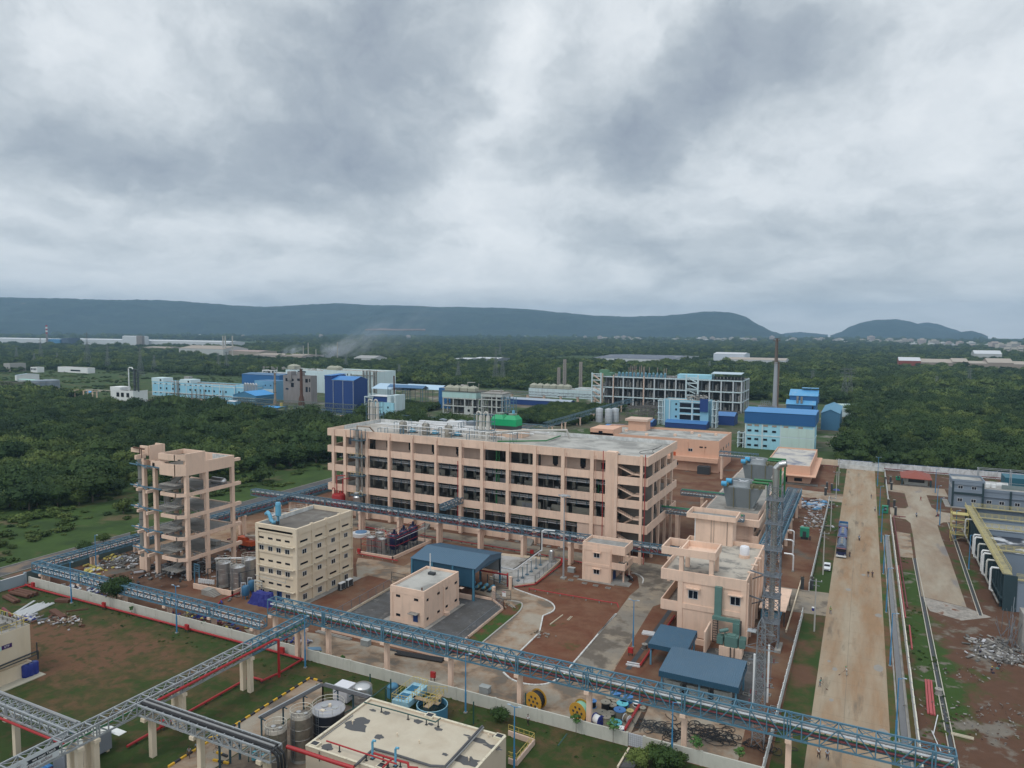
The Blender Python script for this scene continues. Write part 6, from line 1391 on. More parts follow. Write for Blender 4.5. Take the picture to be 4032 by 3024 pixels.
for i,(px_,py_,lab) in enumerate(((1180,1440,'front blue filter vessel beside the blue tarpaulin'),(1310,1330,'rear blue filter vessel beside the blue tarpaulin'))):
 x,y=S('S1',px_,py_);FB=mat('filter_blue',(.035,.13,.24),.4,0,.12,1);t=T_('filter_vessel',lab,'vessel',(x,y,0),group='blue filter vessels')
 MB().lathe(x,y,[(.2,.7),(.75,.85),(.85,1.1),(.85,2.7),(.65,3.0),(.1,3.15)],18).mk('shell',FB,t,1)
 for a in (.8,2.4,3.9,5.5): MB().c((x+.65*cos(a),y+.65*sin(a),0),(x+.65*cos(a),y+.65*sin(a),1.1),.07,6).mk('leg',FB,t)
 MB().tube([(x,y,3.1),(x,y,3.6),(x-.8,y-.4,3.6),(x-.9,y-.5,.6)],.07,6).mk('pipe',CLAD,t)
x,y=-116,113.6;t=T_('tarpaulin_cover','blue tarpaulin draped over equipment in front of the cream block','tarpaulin',(x,y,0));bm=bmesh.new();bmesh.ops.create_grid(bm,x_segments=26,y_segments=16,size=1)
for v in bm.verts:
 a,b=v.co.x,v.co.y;e=max(abs(a),abs(b));z=2.5 if e<.62 else 2.5*(1-(e-.62)/.38)**1.1
 v.co=Vector((a*3.2,b*1.5,max(0,z+.25*mnoise.noise(Vector((a*3,b*3,1)))*(1 if e<.95 else 0))))+Vector((.3*mnoise.noise(Vector((a*4,b*4,5))),.3*mnoise.noise(Vector((a*4,b*4,8))),0))
me=bpy.data.meshes.new('sheet');bm.to_mesh(me);bm.free();me.materials.append(TARP);o=bpy.data.objects.new('sheet',me);COL.objects.link(o);o.parent=t
# near tank group at the bottom of the picture
steel_tank('wide black tank with grey lid beside the near roof',-67.0,77.6,0,2.25,5.4,m=mat('black_tank_lining',(.012,.015,.025),.35,0,.2,.6),ped=.3,top='flat')
t=T_('tank_cover','grey flat lid of the wide black tank','lid',(-67,77.6,5.7));MB().lathe(-67,77.6,[(2.35,5.7),(2.35,5.82),(.1,6.0)],30).mk('lid_plate',mat('grey_lid',(.33,.33,.35),.6,0,.08,.6),t,1);MB().c((-67,77.9,5.95),(-67,77.9,6.35),.22,10).b(-67.6,76.4,5.9,-66.9,76.9,6.0).mk('hatch',CREAM,t)
steel_tank('tall brown stained steel tank between the black tank and the grey bridge',-68.7,73.9,0,1.5,5.8,m=mat('tarnished_steel',(.30,.265,.22),.42,.6,.25,.6,col2=(.17,.15,.13),f2=.55,sc2=.5),ped=.4)
steel_tank('shorter tarnished steel tank at the end of the grey bridge',-70.2,70.6,0,1.45,5.0,m=MATS['tarnished_steel'],ped=.4)
steel_tank('shiny domed steel tank beside the white cube tank',-70.3,89.6,0,1.5,2.6,m=STEEL,ped=.3,top='dome',ladder=False,rail=False)
t=T_('ibc_box','white box tank beside the domed steel tank','box tank',(-73.9,89.4,0));MB().b(-75.2,88.2,.2,-72.4,90.6,2.5).mk('body',mat('white_box',(.66,.66,.70),.6,0,.05,1),t);MB().b(-75.2,88.2,0,-72.4,88.4,.2).b(-75.2,90.4,0,-72.4,90.6,.2).mk('foot',DARKM,t)
t=T_('cable_gantry','dark cable gantry bending around the near tanks','pipe stand',(-75,78,0));m=MB();c=MB();gt=MB()
pts=[(-73.6,61.5),(-74.2,89.6),(-61.5,90.0)]
pts=[S('R6',-40,690,3.6),S('R6',850,210,3.6),S('R6',1520,400,3.6)]
for a,b in zip(pts,pts[1:]):
 n=max(2,round(math.dist(a,b)/3.6));dx,dy=(b[0]-a[0])/math.dist(a,b),(b[1]-a[1])/math.dist(a,b)
 for i in range(n+1):
  x=a[0]+(b[0]-a[0])*i/n;y=a[1]+(b[1]-a[1])*i/n;m.b(x-.09,y-.09,0,x+.09,y+.09,3.5);m.r((x-dy*.6,y+dx*.6,3.5),(x+dy*.9,y-dx*.9,3.5),.12)
 for off,r in ((-.3,.1),(0,.14),(.3,.12)): c.c((a[0]-dy*off,a[1]+dx*off,3.68),(b[0]-dy*off,b[1]+dx*off,3.68),r,6)
 gt.r((a[0]-dy*.55,a[1]+dx*.55,3.66),(b[0]-dy*.55,b[1]+dx*.55,3.66),.35,.06)
m.mk('post',mat('dark_blue_green_steel',(.03,.075,.10),.5),t);c.mk('cable',MATS['lagged_black'],t);gt.mk('tray_cover',GALV,t)
t=T_('pipe_drop','black cables dropping down at the end of the grey bridge','cable drop',(-64,64,0));m=MB()
for q,(dy,r) in enumerate(((0,.16),(.45,.16),(.9,.14))): m.tube([(-66,63.8+dy,7.75),(-63.9,63.8+dy,7.75),(-63.3+.1*q,63.8+dy,7.3),(-63.1+.1*q,63.8+dy,6.4),(-63.1+.1*q,63.8+dy,3.2),(-61.8,64.2+dy,2.6)],r,8)
m.mk('cable',BLACK,t,1)
t=T_('green_pump_skid','green pump skid with blue motors under the grey bridge','pump skid',(*S('R4',1900,1480),0));x,y=S('R4',1900,1480);m=MB()
for dx in (-1.2,1.2):
 for dy in (-.6,.6): m.b(x+dx,y+dy,0,x+dx+.1,y+dy+.1,1.7)
m.b(x-1.2,y-.6,1.6,x+1.3,y-.5,1.7).b(x-1.2,y+.6,1.6,x+1.3,y+.7,1.7).mk('frame',mat('dark_green_pipe'),t);MB().c((x-.6,y,.3),(x-.6,y,1.3),.4,12).c((x+.6,y+.3,.3),(x+.6,y+.3,1.2),.38,12).mk('motor',mat('motor_teal',(.08,.30,.38),.5),t)
for k,(a,b) in enumerate(((S('R4',1350,1563),(0,0)),(S('R4',1500,1500),(0,0)),(S('R4',1640,1440),(0,0)))):
 MB().cbox(a[0],a[1],0,.22,.22,5.4).mk('stand_post',mat('dark_blue_green_steel'),None,label=('dark blue green post under the grey bridge, left of three','dark blue green post under the grey bridge, middle of three','dark blue green post under the grey bridge, right of three')[k],cat='post',group='dark posts under the grey bridge',loc=(a[0],a[1],0))
CYB=mat('cyan_basin_paint',(.30,.52,.62),.6,0,.12,1.2,col2=(.16,.33,.45),f2=.6,sc2=1.2);WBL=mat('basin_water',(.03,.14,.25),.15,0,.15,1)
t=T_('treatment_skid','pale blue open treatment basin with two water cells and yellow rails','treatment basin',(-55,88,0))
a=[S('R2',x,y,2.6) for x,y in ((630,1130),(1020,820),(1260,880),(920,1190))]
m=MB();zt=2.6;m.prism(a,1.7,zt);m.mk('basin',CYB,t)
def lerp4(u,v): return tuple((a[0][i]*(1-u)+a[3][i]*u)*(1-v)+(a[1][i]*(1-u)+a[2][i]*u)*v for i in (0,1))
w=MB()
for v0,v1 in ((.1,.42),(.55,.85)): b=len(w.v);w.v+=[(*lerp4(u,v),zt+.012) for u,v in ((.1,v0),(.62,v0),(.62,v1),(.1,v1))];w.f.append([b,b+1,b+2,b+3]);w.mi.append(0)
w.mk('water_cell',WBL,t)
r=MB()
ring=[lerp4(u,v) for u,v in ((0,0),(0,1),(1,1),(1,0),(0,0))]
for p,q in zip(ring,ring[1:]):
 r.r((*p,zt+1),(*q,zt+1),.05).r((*p,zt+.55),(*q,zt+.55),.04)
 for i in range(5): x=p[0]+(q[0]-p[0])*i/5;y=p[1]+(q[1]-p[1])*i/5;r.r((x,y,zt),(x,y,zt+1),.05)
r.mk('railing',YEL,t)
lg=MB()
for u,v in ((.05,.05),(.95,.05),(.05,.95),(.95,.95),(.95,.5)): x,y=lerp4(u,v);lg.cbox(x,y,0,.2,.2,1.7)
lg.mk('leg',BLUE_ST,t)
x,y=S('R2',1335,1240,2.0);x+=.0;t=T_('clarifier','round blue clarifier tank with a bridge and yellow rails behind the near roof','clarifier',(x,y,0))
m=MB();m.lathe(x,y,[(2.4,0),(2.4,2.3),(2.28,2.3),(2.28,.5)],30);m.f=m.f[:-1];m.mi=m.mi[:-1];m.mk('wall',mat('clarifier_blue',(.06,.20,.32),.5,0,.15,.8),t,1)
MB().c((x,y,1.4),(x,y,1.5),2.27,26).mk('water',mat('dark_clarifier_water',(.012,.03,.03),.12),t)
MB().ring((x,y,2.32),2.36,.07,30,4).mk('rim',CYB,t);MB().b(x-3.6,y-.2,2.5,x+1.2,y+.6,2.6).b(x-.4,y-1.8,2.62,x+.5,y+2.6,2.7).mk('walkway',mat('tan_grating',(.36,.27,.18),.7),t)
r=MB()
for x0,y0,x1,y1 in ((x-3.6,y-.2,x+1.2,y-.2),(x-3.6,y+.6,x+1.2,y+.6),(x-.4,y-1.8,x-.4,y+2.6),(x+.5,y-1.8,x+.5,y+2.6),(x-2.4,y+2.4,x+.5,y+3.6)):
 r.r((x0,y0,3.6),(x1,y1,3.6),.05).r((x0,y0,3.1),(x1,y1,3.1),.04);n=5
 for i in range(n+1): xx=x0+(x1-x0)*i/n;yy=y0+(y1-y0)*i/n;r.r((xx,yy,2.6),(xx,yy,3.6),.05)
r.mk('railing',YEL,t);MB().c((x,y+.3,2.7),(x,y+.3,3.4),.3,10).mk('drive',STEEL,t)
x,y=S('R2',610,1100);t=T_('domed_tank','small blue domed tank left of the pale blue basin','tank',(x,y+.6,0));MB().lathe(x,y+.6,[(.95,0),(.95,1.7),(.8,2.0),(.4,2.2),(.05,2.25)],20).mk('shell',mat('clarifier_blue'),t,1);MB().ring((x,y+.6,1.72),.97,.04,20,4).mk('flange',DARKM,t)
t=T_('green_pipe_run','dark green pipes on posts beside the near building','pipe stand',(-62,84,0));m=MB()
for p in ([('R6',780,820,3.6),('R6',1450,470,3.6),('R6',1830,180,3.6)],[('R6',1440,470,5.0),('R6',1560,400,5.0)],[('S2',-380,870,3),('S2',-250,700,3)]): m.tube([(*S(k,x,y,z),z) for k,x,y,z in p],.09,6)
for k,x,y in (('R2',615,1140),('R2',255,1050),('R2',2055,1560),('N3',340,1240),('N2',1245,1200)): a=S(k,x,y);m.cbox(a[0],a[1],0,.16,.16,3.6)
m.mk('pipe',mat('dark_green_pipe'),t)
t=T_('collection_pit','low walled pit with yellow rails right of the near roof','pit',(*S('N3',300,1520),0));m=MB();q=[S('N3',x,y) for x,y in ((205,1400),(410,1470),(270,1640),(205,1620))]
for a,b in zip(q,q[1:]): m.r((*a,.4),(*b,.4),.25,.8)
m.mk('wall',PINK_D,t);m=MB()
for a,b in zip(q,q[1:]):
 for z in (1.1,1.7): m.r((*a,z),(*b,z),.05)
 for i in range(5): m.r((a[0]+(b[0]-a[0])*i/5,a[1]+(b[1]-a[1])*i/5,.8),(a[0]+(b[0]-a[0])*i/5,a[1]+(b[1]-a[1])*i/5,1.7),.05)
m.mk('railing',YEL,t)
patch('pond',[S('N3',1160,1512),S('N3',1290,1520),S('N3',1230,1600),S('N3',1200,1659),S('N3',1075,1659)],.07,mat('dark_pond_water',(.045,.042,.04),.1,0,.2,.5))
MB().r((*S('N3',1160,1510),.15),(*S('N3',1070,1659),.15),.25,.3).mk('pond_kerb',CREAM,None,label='cream kerb along the dark pond at the bottom',cat='kerb',loc=(-28,95,0))
kerb('striped_kerb',[S('R4',600,1560),S('R6',0,540),S('R6',665,120),S('R6',835,170)],.28,.3,YKERB,.95,.03,BKERB)
kerb('striped_kerb',[S('R4',1180,1150),S('R4',1260,1130)],.28,.3,YKERB,.95,.03,BKERB);kerb('striped_kerb',[S('R4',1250,1460),S('R4',1480,1510)],.28,.3,YKERB,.95,.03,BKERB);kerb('striped_kerb',[S('R4',1300,1350),S('R4',1460,1410)],.28,.3,YKERB,.95,.03,BKERB)
# red fire mains
def gpipe(lab,pts,r,m,z=.45,sup=3.,cat='fire main'):
 P=[(p[0],p[1],p[2] if len(p)>2 else z) for p in pts];t=T_('fire_main',lab,cat,P[0]);MB().tube(P,r,8).mk('pipe',m,t,1);s=MB()
 for a,b in zip(P,P[1:]):
  if abs(a[2]-b[2])>.3 or sup>50: continue
  n=max(1,int(math.dist(a,b)/sup))
  for i in range(n): q=(i+.5)/n;s.cbox(a[0]+(b[0]-a[0])*q,a[1]+(b[1]-a[1])*q,0,.2,.2,a[2]-r)
 s.mk('support',CONC if z>.5 else DARKM,t)
X_=[S('R4',0,1295),S('R4',1680,340)]
gpipe('red fire main with a tall riser crossing the lawn beside the grey bridge',[X_[0],X_[1],(*S('R4',1790,275),.45),(*S('R4',1955,320),.45),(*S('R4',1955,335),.45),(*S('R4',2212,220),.45),(*S('N2',585,815),.45),(*S('N2',270,725),.45),(*S('N1',1640,770),.45),(*S('N1',240,400),.45),(*S('N1',180,375),.45)],.2,REDP)
gpipe('red fire main along the side of the grey truss bridge',[(-88.6,66.5,7.0),(-88.6,89.2,7.0),(-88.0,89.5,7.0),(-88.0,89.5,.45)],.22,REDP,sup=99)
gpipe('short red pipe running toward the left wall',[S('N1',215,372),S('N1',60,420)],.2,REDP)
gpipe('red fire main along the grey bridge at the left edge',[(-125,54.8,6.0),(-91.3,54.9,6.0)],.17,REDP,sup=99)
gpipe('red fire pipe across the red soil plot',[(*S('H',455,1020),0),(*S('H',455,1020),.6),(*S('H',1570,1215),.6),(*S('H',1730,1235),.6),(*S('H',1755,1265),0)],.12,REDP,z=.6)
gpipe('red fire pipe along the pump yard kerb',[S('H',240,985),S('H',540,945),S('H',920,660),S('H',925,590)],.14,REDP,z=.4)
gpipe('red fire pipe in front of the tank farm wall',[S('Q1',590,1215),S('Q1',1210,1330)],.15,REDP,z=.6)
gpipe('red fire pipe passing behind the pump yard',[S('Q1',590,775),S('Q1',1000,850),S('Q1',1030,870)],.2,REDP,z=.5)
gpipe('long red fire pipe behind the pump shed',[S('Q1',1560,925),S('Q1',1970,985),S('H',480,490),S('H',940,575),S('H',1250,640)],.14,REDP,z=.5)
gpipe('red pipe dropping at the open end of the pump shed',[(*S('S6',1010,505,3.2),3.2),(*S('S6',1560,600,3.2),3.2),(*S('S6',1570,850),3.2),(*S('S6',1570,850),.1)],.2,REDP,sup=99)
gpipe('red pipe beside the soil strip left of the canopies',[S('N3',1250,860),S('N3',1520,470)],.2,REDP,z=.5)
gpipe('red pipe over the cable drum yard',[S('S2',590,680),S('S2',830,270)],.22,REDP,z=.5)
gpipe('red pipe leaving the low pink wall by the steel tanks',[S('S1',1100,1330),S('S1',690,1490),S('S1',600,1600)],.14,REDP,z=.4)
gpipe('red pipe inside the right hand boundary wall',[(10.2,175),(10.0,262),(13.5,262.5)],.14,DREDP,z=.4)
gpipe('red pipe along the rear boundary wall',[(-17,346),(-9,345.8),(-9,349.5),(24,349.5),(60,349.3)],.18,DREDP,z=.9)
for k,(kk,px_,py_) in enumerate((('R1',505,1450),('N1',735,540),('N1',1322,700),('N1',235,395),('R4',520,1010),('R2',1350,800),('N3',1172,770),('H',495,510),('H',940,640),('R1',575,1165),('Q1',605,1200))):
 x,y=S(kk,px_,py_);
 L=('behind the blue lamp post on the lawn edge','beside the small round tree behind the pale wall','near the middle lamp post on the lawn','at the left corner of the lawn main','under the grey bridge on the lawn','behind the wall near the pale blue basin','at the edge of the soil strip by the canopies','behind the pump yard fence','at the corner of the pump yard kerb','behind the wall near the bridge crossing','at the corner of the cream block')[k]
 t=T_('hose_box','red fire hose box '+L,'hose box',(x,y,0),group='red fire hose boxes');MB().b(x-.45,y-.2,.6,x+.45,y+.2,1.6).mk('box',REDP,t);MB().b(x-.4,y-.15,0,x-.3,y-.05,.6).b(x+.3,y-.15,0,x+.4,y-.05,.6).mk('leg',DARKM,t)
 MB().b(x-.38,y-.225,.68,x+.38,y-.203,1.52).mk('door',mat('red_door',(.42,.03,.03),.4),t)
# poles
POLEB=mat('lamp_post_blue',(.045,.21,.40),.5,0,.12,1);POLEG=mat('concrete_pole',(.40,.39,.36),.9,0,.1,1)
def lamp(label,x,y,h,m=POLEB,arm=1,grp='blue lamp posts',d=(0,-1)):
 t=T_('street_lamp',label,'lamp post',(x,y,0),group=grp)
 MB().c((x,y,0),(x,y,h*.35),.15,8).c((x,y,h*.35),(x,y,h),.11,8,.07).mk('pole',m,t,1)
 a=MB()
 for s in ((-1,1) if arm==2 else (1,)): a.c((x,y,h-.1),(x+s*1.0,y,h+.1),.05,6)
 a.mk('arm',m,t)
 for s in ((-1,1) if arm==2 else (1,)): MB().b(x+s*.8-.25,y-.12,h+.05,x+s*.8+.25,y+.12,h+.15).mk('lamp_head',mat('lamp_grey',(.35,.42,.48),.5),t)
 MB().cbox(x,y,0,.5,.5,.2).mk('base',CONC,t)
for lab,x,y,h,a in (('blue lamp post at the left end of the lawn',-152.9,94.8,9.2,1),('blue lamp post in the middle of the lawn edge',-119.6,94.6,9.5,2),('blue lamp post by the bridge crossing',-87,94.8,9.5,1),('blue lamp post in front of the wall near the treatment basin',-54.2,94.6,9.6,1),('blue lamp post at the bottom beside the dark pond',-22.1,96.2,8.8,1),('blue lamp post on the ring road right of the red soil plot',-37.6,129.5,9.1,2),('blue lamp post on the lawn right of the near roof',-40.8,84.5,9.2,2),('blue lamp post behind the left boundary bridge',-171,112.5,8.2,1),
 ('nearest blue lamp post along the right edge of the main road',6.1,116,9.8,1),('second blue lamp post along the right edge of the main road',6.05,143,9.8,1),('third blue lamp post along the right edge of the main road',6.0,170.6,9.8,1),('fourth blue lamp post along the right edge of the main road',5.95,198,9.8,1),('fifth blue lamp post along the right edge of the main road',5.9,228,9.8,1),('sixth blue lamp post along the right edge of the main road',5.9,262,9.8,1),('farthest blue lamp post at the end of the main road',5.9,312,11.5,2),
 ('blue lamp post beside the second road near the treatment tank',25.5,212,9,1),('blue lamp post near the grey treatment tank walkway',25.2,240,9,1),('blue lamp post on the bend of the second road',22.6,257,8.8,1),('blue lamp post in front of the grey two storey office',23.3,276,9,1),('blue lamp post right of the red roofed guard house',25.2,309,9,1)):
 lamp(lab,x,y,h,arm=a)
x,y=-63.7,158.6;t=T_('flood_light_mast','tall grey flood light mast beside the pump yard','mast',(x,y,0));MB().c((x,y,0),(x,y,20.5),.24,10,.1).mk('pole',GALV,t,1);MB().b(x-.9,y-.9,20.3,x+.9,y+.9,20.45).b(x-1.5,y-.15,20.1,x-1,y+.15,20.5).b(x+1,y-.15,20.1,x+1.5,y+.15,20.5).b(x-.15,y-1.4,20.1,x+.15,y-1,20.5).mk('lamp_cluster',GALV,t);MB().cbox(x,y,0,1.3,1.3,.35).mk('base',CONC,t)
for k,(x,y,h) in enumerate(((-7.2,153,10.8),(-7.5,190.6,10.9),(-7.6,234,10.6),(-7.7,278.8,10.5),(-7.8,307,10.5))):
 t=T_('power_pole',('nearest','second','third','fourth','farthest')[k]+' pale concrete power pole on the grass verge left of the road','power pole',(x,y,0),group='concrete power poles along the verge')
 MB().c((x,y,0),(x,y,h),.17,8,.11).mk('pole',POLEG,t,1);m=MB().b(x-1.1,y-.06,h-.5,x+1.1,y+.06,h-.36).b(x-.7,y-.06,h-1.4,x+.7,y+.06,h-1.28);m.mk('cross_arm',GREYST,t)
 m=MB()
 for s in (-1,0,1): m.c((x+s,y,h-.36),(x+s,y,h-.12),.06,6)
 m.mk('insulator',WHITEP,t)
def lattice(label,x,y,w0,w1,h,m,name='lattice_tower',cat='tower',n=10,arms=(),t0=.12,tip=0.,group=None,parts=True):
 t=T_(name,label,cat,(x,y,0),group=group);f=MB()
 L=lambda z,s,q: (x+s*(w0+(w1-w0)*z/h)/2,y+q*(w0+(w1-w0)*z/h)/2,z)
 C=((-1,-1),(1,-1),(1,1),(-1,1))
 for s,q in C: f.r(L(0,s,q),L(h,s,q),t0)
 for i in range(n):
  z0=h*i/n;z1=h*(i+1)/n
  for k in range(4):
   a,b=C[k],C[(k+1)%4];f.r(L(z0,*a),L(z1,*b),t0*.6);f.r(L(z0,*b),L(z1,*a),t0*.6);f.r(L(z1,*a),L(z1,*b),t0*.6)
 if tip:
  for s,q in C: f.r(L(h,s,q),(x,y,h+tip),t0)
 f.mk('lattice_body',m,t)
 if arms:
  for z,r in arms:
   a=MB()
   for s in (-1,1):
    a.r((x,y-.4,z),(x+s*r,y,z-.0),t0*.8).r((x,y+.4,z),(x+s*r,y,z),t0*.8).r((x,y,z+1.1),(x+s*r,y,z),t0*.7)
   a.mk('cross_arm',m,t)
 return t
st=lattice('tall grey lattice tower carrying a steel flue beside the electrical building',-14.3,141.6,2.9,2.5,31.,GREYST,'stack_tower','tower',14,t0=.16)
MB().c((-14.3,141.6,1),(-14.3,141.6,32.5),.55,14).tube([(-14.3,141.6,32.5),(-14.3,141.6,34.4),(-13.6,141.6,35.2),(-12.5,141.6,35.5)],.6,12).mk('flue',STEEL,st,smooth=True)
m=MB()
for z in (5,10,14,19,24,28.5): m.b(-15.9,140,z,-12.7,143.2,z+.12)
for z in (9,14): m.r((-18.4,142.4,z),(-15.6,141,z),.25).r((-18.4,145,z-2.5),(-15.6,141,z),.2)
m.mk('platform',GREYST,st)
lt=lattice('slender grey lattice pylon with cross arms beside the main road fence',-11.9,106,1.7,1.0,18.,mat('pale_lattice_steel',(.22,.235,.25),.6,.2),'lattice_pylon','pylon',11,arms=((14.5,2.2),(16.8,1.9)),t0=.08,tip=1.2)
m=MB().b(-13.8,105.2,17,-12.6,106.4,17.1);m.mk('plate',GALV,lt)
def hpole(label,x,y,h):
 t=T_('switch_yard_pole',label,'pole',(x,y,0),group='pale poles in the switch yard');MB().c((x,y,0),(x,y,h),.16,8).mk('pole',WHITEP,t,1);MB().b(x-.9,y-.05,h-1,x+.9,y+.05,h-.85).mk('cross_arm',GREYST,t)
hpole('white pole standing right of the larger canopy, left of two',-13.6,113.0,10.5);hpole('white pole standing right of the larger canopy, right of two',-12.2,119.5,9.6)
t=T_('switch_gear','tangle of switch gear frames and red insulators right of the canopies','switch gear',(-12.8,120,0));m=MB();r=MB();rng=random.Random(9)
for k in range(7):
 x=-13.9+rng.random()*1.8;y=108+k*3.2;m.b(x,y,0,x+.1,y+.1,3.6+rng.random()*2).r((x-.6,y,3.2),(x+1.2,y+.4,3.4),.1)
 for q in range(2): r.c((x-.3+q*.8,y,3.4),(x-.3+q*.8,y,4.1),.09,6)
m.mk('frame',GREYST,t);r.mk('insulator',DREDP,t)
MB().b(-13.3,139.2,0,-12.2,143.5,.5).mk('tower_plinth',CONC,None,label='concrete plinth under the stack tower',cat='plinth',loc=(-13,141,0))
# loose objects
def drum(label,x,y,r,w,lying,cflange,cbody,rz=0.,cat='cable drum',spokes=False):
 """lying=True: flanges horizontal;else standing on its rims"""
 t=T_('cable_drum',label,cat,(x,y,0),group='cable drums in the yard')
 def put(mb,name,m,sm=True):
  me=mb.mesh(name,m,(0,0,0),sm);o=bpy.data.objects.new(name,me);COL.objects.link(o);o.parent=t
  if not lying: o.rotation_euler=(R_(90),0,rz);o.location=(0,0,r)
  else: o.location=(0,0,w/2)
  set_sharp(me,40)
 put(MB().c((0,0,-w/2),(0,0,-w/2+.09),r,24),'flange',cflange);put(MB().c((0,0,w/2-.09),(0,0,w/2),r,24),'flange',cflange)
 put(MB().c((0,0,-w/2+.1),(0,0,w/2-.1),r*.82,22),'cable_winding',cbody)
 b=MB().c((0,0,w/2),(0,0,w/2+.04),r*.13,10);
 if spokes:
  for k in range(6): a=k*math.pi/3;b.c((r*.5*cos(a),r*.5*sin(a),w/2),(r*.5*cos(a),r*.5*sin(a),w/2+.015),r*.14,8)
 put(b,'hub',DARKM)
YD=mat('drum_yellow',(.50,.27,.03),.7,0,.2,1.5);WD=mat('grey_drum_wood',(.26,.235,.19),.9,0,.2,2);BLD=mat('drum_blue',(.04,.17,.42),.5,0,.2,2);CYD=mat('drum_cyan',(.09,.42,.50),.5,0,.2,2)
drum('big yellow spoked cable drum with dark red rear flange behind the wall',-44.8,100.6,1.55,1.5,False,YD,BLACK,R_(-12),spokes=True)
drum('yellow spoked cable drum with mint wrapping beside the bridge post',-37.5,100.9,1.5,1.5,False,YD,mat('mint_wrap',(.30,.62,.45),.6),R_(-12),spokes=True)
for lab,px_,py_,r,w,c,b in (('small blue lidded drum left of the drum cluster',125,310,.62,1.1,BLD,BLACK),('tall grey topped drum at the left of the cluster',310,370,.8,1.6,WD,BLACK),('grey topped drum behind the blue ones',410,370,.7,1.1,WD,BLACK),('bright blue topped drum in the middle of the cluster',515,460,.95,1.3,BLD,WD),('cyan topped drum behind the bright blue one',555,340,.95,1.0,CYD,BLACK),('blue topped drum at the rear of the cluster',585,290,.8,1.0,BLD,BLACK),('brown barrel shaped drum near the wall',320,560,.75,1.3,WD,WD),('cyan topped drum lying low near the wall',455,570,1.0,.5,CYD,BLACK),('wide grey topped drum at the left front of the cluster',262,440,.85,.7,WD,BLACK),('grey topped drum between the brown barrel and the bright blue drum',385,460,.7,.8,WD,BLACK),('grey topped drum right at the rear of the cluster',455,285,.7,.9,WD,BLACK),('rear tarpaulin blue drum under the bridge',465,190,.8,1.0,BLD,BLD),('second tarpaulin blue drum under the bridge',640,230,.8,.9,BLD,BLD),('white topped drum by the wall at the end of the red pipe',540,660,.55,.6,WHITEP,BLUED),('yellow topped drum right of the bright blue one',665,400,.6,.5,mat('straw',(.42,.36,.16),.9),WD),('small grey drum beside the soil trench',850,360,.5,.5,WD,WD),('pale drum at the far side of the red pipe',760,290,.6,.6,WHITEP,DARKM),('dark drum at the rear left of the cluster',385,245,.8,1.0,WD,BLACK)):
 x,y=S('S2',px_,py_);drum(lab,x,y,r,w,True,c,b)
x,y=S('S2',195,570);drum('white wrapped drum with blue flange lying by the wall',x,y,.85,1.3,False,BLUED,WHITEP,R_(70))
x,y=S('S2',620,530);drum('brown drum lying beside the red pipe',x,y,.6,.9,False,WHITEP,WOOD,R_(70))
x,y=S('N3',1283,715);drum('round grey drum on the soil strip left of the canopies',x,y,.55,1.0,True,CONC,CONCD)
def tangle(label,cx,cy,rx,ry,n,m,r=.05,z=.1,name='cable_heap',cat='cables',seed=1):
 rg=random.Random(seed);mb=MB();c=bpy.data.curves
 for _ in range(n):
  a=rg.uniform(0,6.28);R1=rg.uniform(.5,1.3);x=cx+rg.gauss(0,rx/2);y=cy+rg.gauss(0,ry/2);e=rg.uniform(.5,1);rot=rg.uniform(0,3.1);k=rg.randint(8,15);pts=[]
  for i in range(k+1):
   t=a+i*.5;u=R1*cos(t);v=R1*e*sin(t);pts.append((x+u*cos(rot)-v*sin(rot)+i*.04,y+u*sin(rot)+v*cos(rot),z+.12*rg.random()))
  for p,q in zip(pts,pts[1:]): mb.c(p,q,r,4,cap=False)
 o=mb.mk(name,m,None,label=label,cat=cat,kind='stuff',loc=(cx,cy,0));return o
tangle('tangled black cables on the concrete right of the bridge post',*S('S2',1850,700),7.5,2.6,70,BLACK,.05,seed=2)
tangle('small heap of grey cable beside the drum yard',*S('S2',950,590),2.6,1.6,26,DARKM,.04,seed=3)
tangle('coil of black cable behind the blue lamp post',*S('S2',1270,720),1.6,1.2,14,BLACK,.05,seed=4)
patch('churned_slab',[S('S2',800,640),S('S2',1000,330),S('S2',1500,480),S('S2',2212,590),(-13.9,104),(-13.9,98.5),(-27,98.5)],.053,CONY)
patch('soil_trench',[S('S2',680,690),S('S2',900,250),S('S2',960,250),S('S2',790,650)],.057,gmat('trench_soil',(.10,.055,.035),(.06,.05,.04),.4))
def debris(label,pts,n,cols,smin,smax,spread,seed,flat=.35,name='debris_heap',cat='debris',z=0.):
 rg=random.Random(seed);mb=MB();fl=[]
 for _ in range(n):
  p=rg.choice(pts);x=p[0]+rg.gauss(0,spread[0]);y=p[1]+rg.gauss(0,spread[1]);s=rg.uniform(smin,smax);a=rg.uniform(0,3.14);L=s*rg.uniform(.6,2.2)
  mb.cur=rg.randrange(len(cols));zz=z+rg.uniform(0,.35)
  mb.r((x-L/2*cos(a),y-L/2*sin(a),zz+s*flat*.5),(x+L/2*cos(a),y+L/2*sin(a),zz+s*flat*.5+rg.uniform(-.1,.2)),s*rg.uniform(.3,.8),s*flat)
 o=mb.mk(name,cols,None,label=label,cat=cat,kind='stuff',loc=(pts[0][0],pts[0][1],0));return o
WBAG=mat('white_sacks',(.46,.46,.48),.8,0,.15,2);SOILK=mat('soil_clod',(.08,.045,.03),.95,0,.3,2);YBAG=mat('yellow_sacks',(.55,.46,.12),.8,0,.15,2);RUBB=mat('grey_rubble',(.15,.14,.13),.95,0,.25,2)
debris('white and yellow sacks heaped behind the left boundary bridge',[S('N1',650,260),S('N1',700,250),S('N1',620,305),S('N1',560,300),S('N1',780,180)],130,[WBAG,YBAG,YBAG,RUBB],.3,1.0,(1.6,1.0),1)
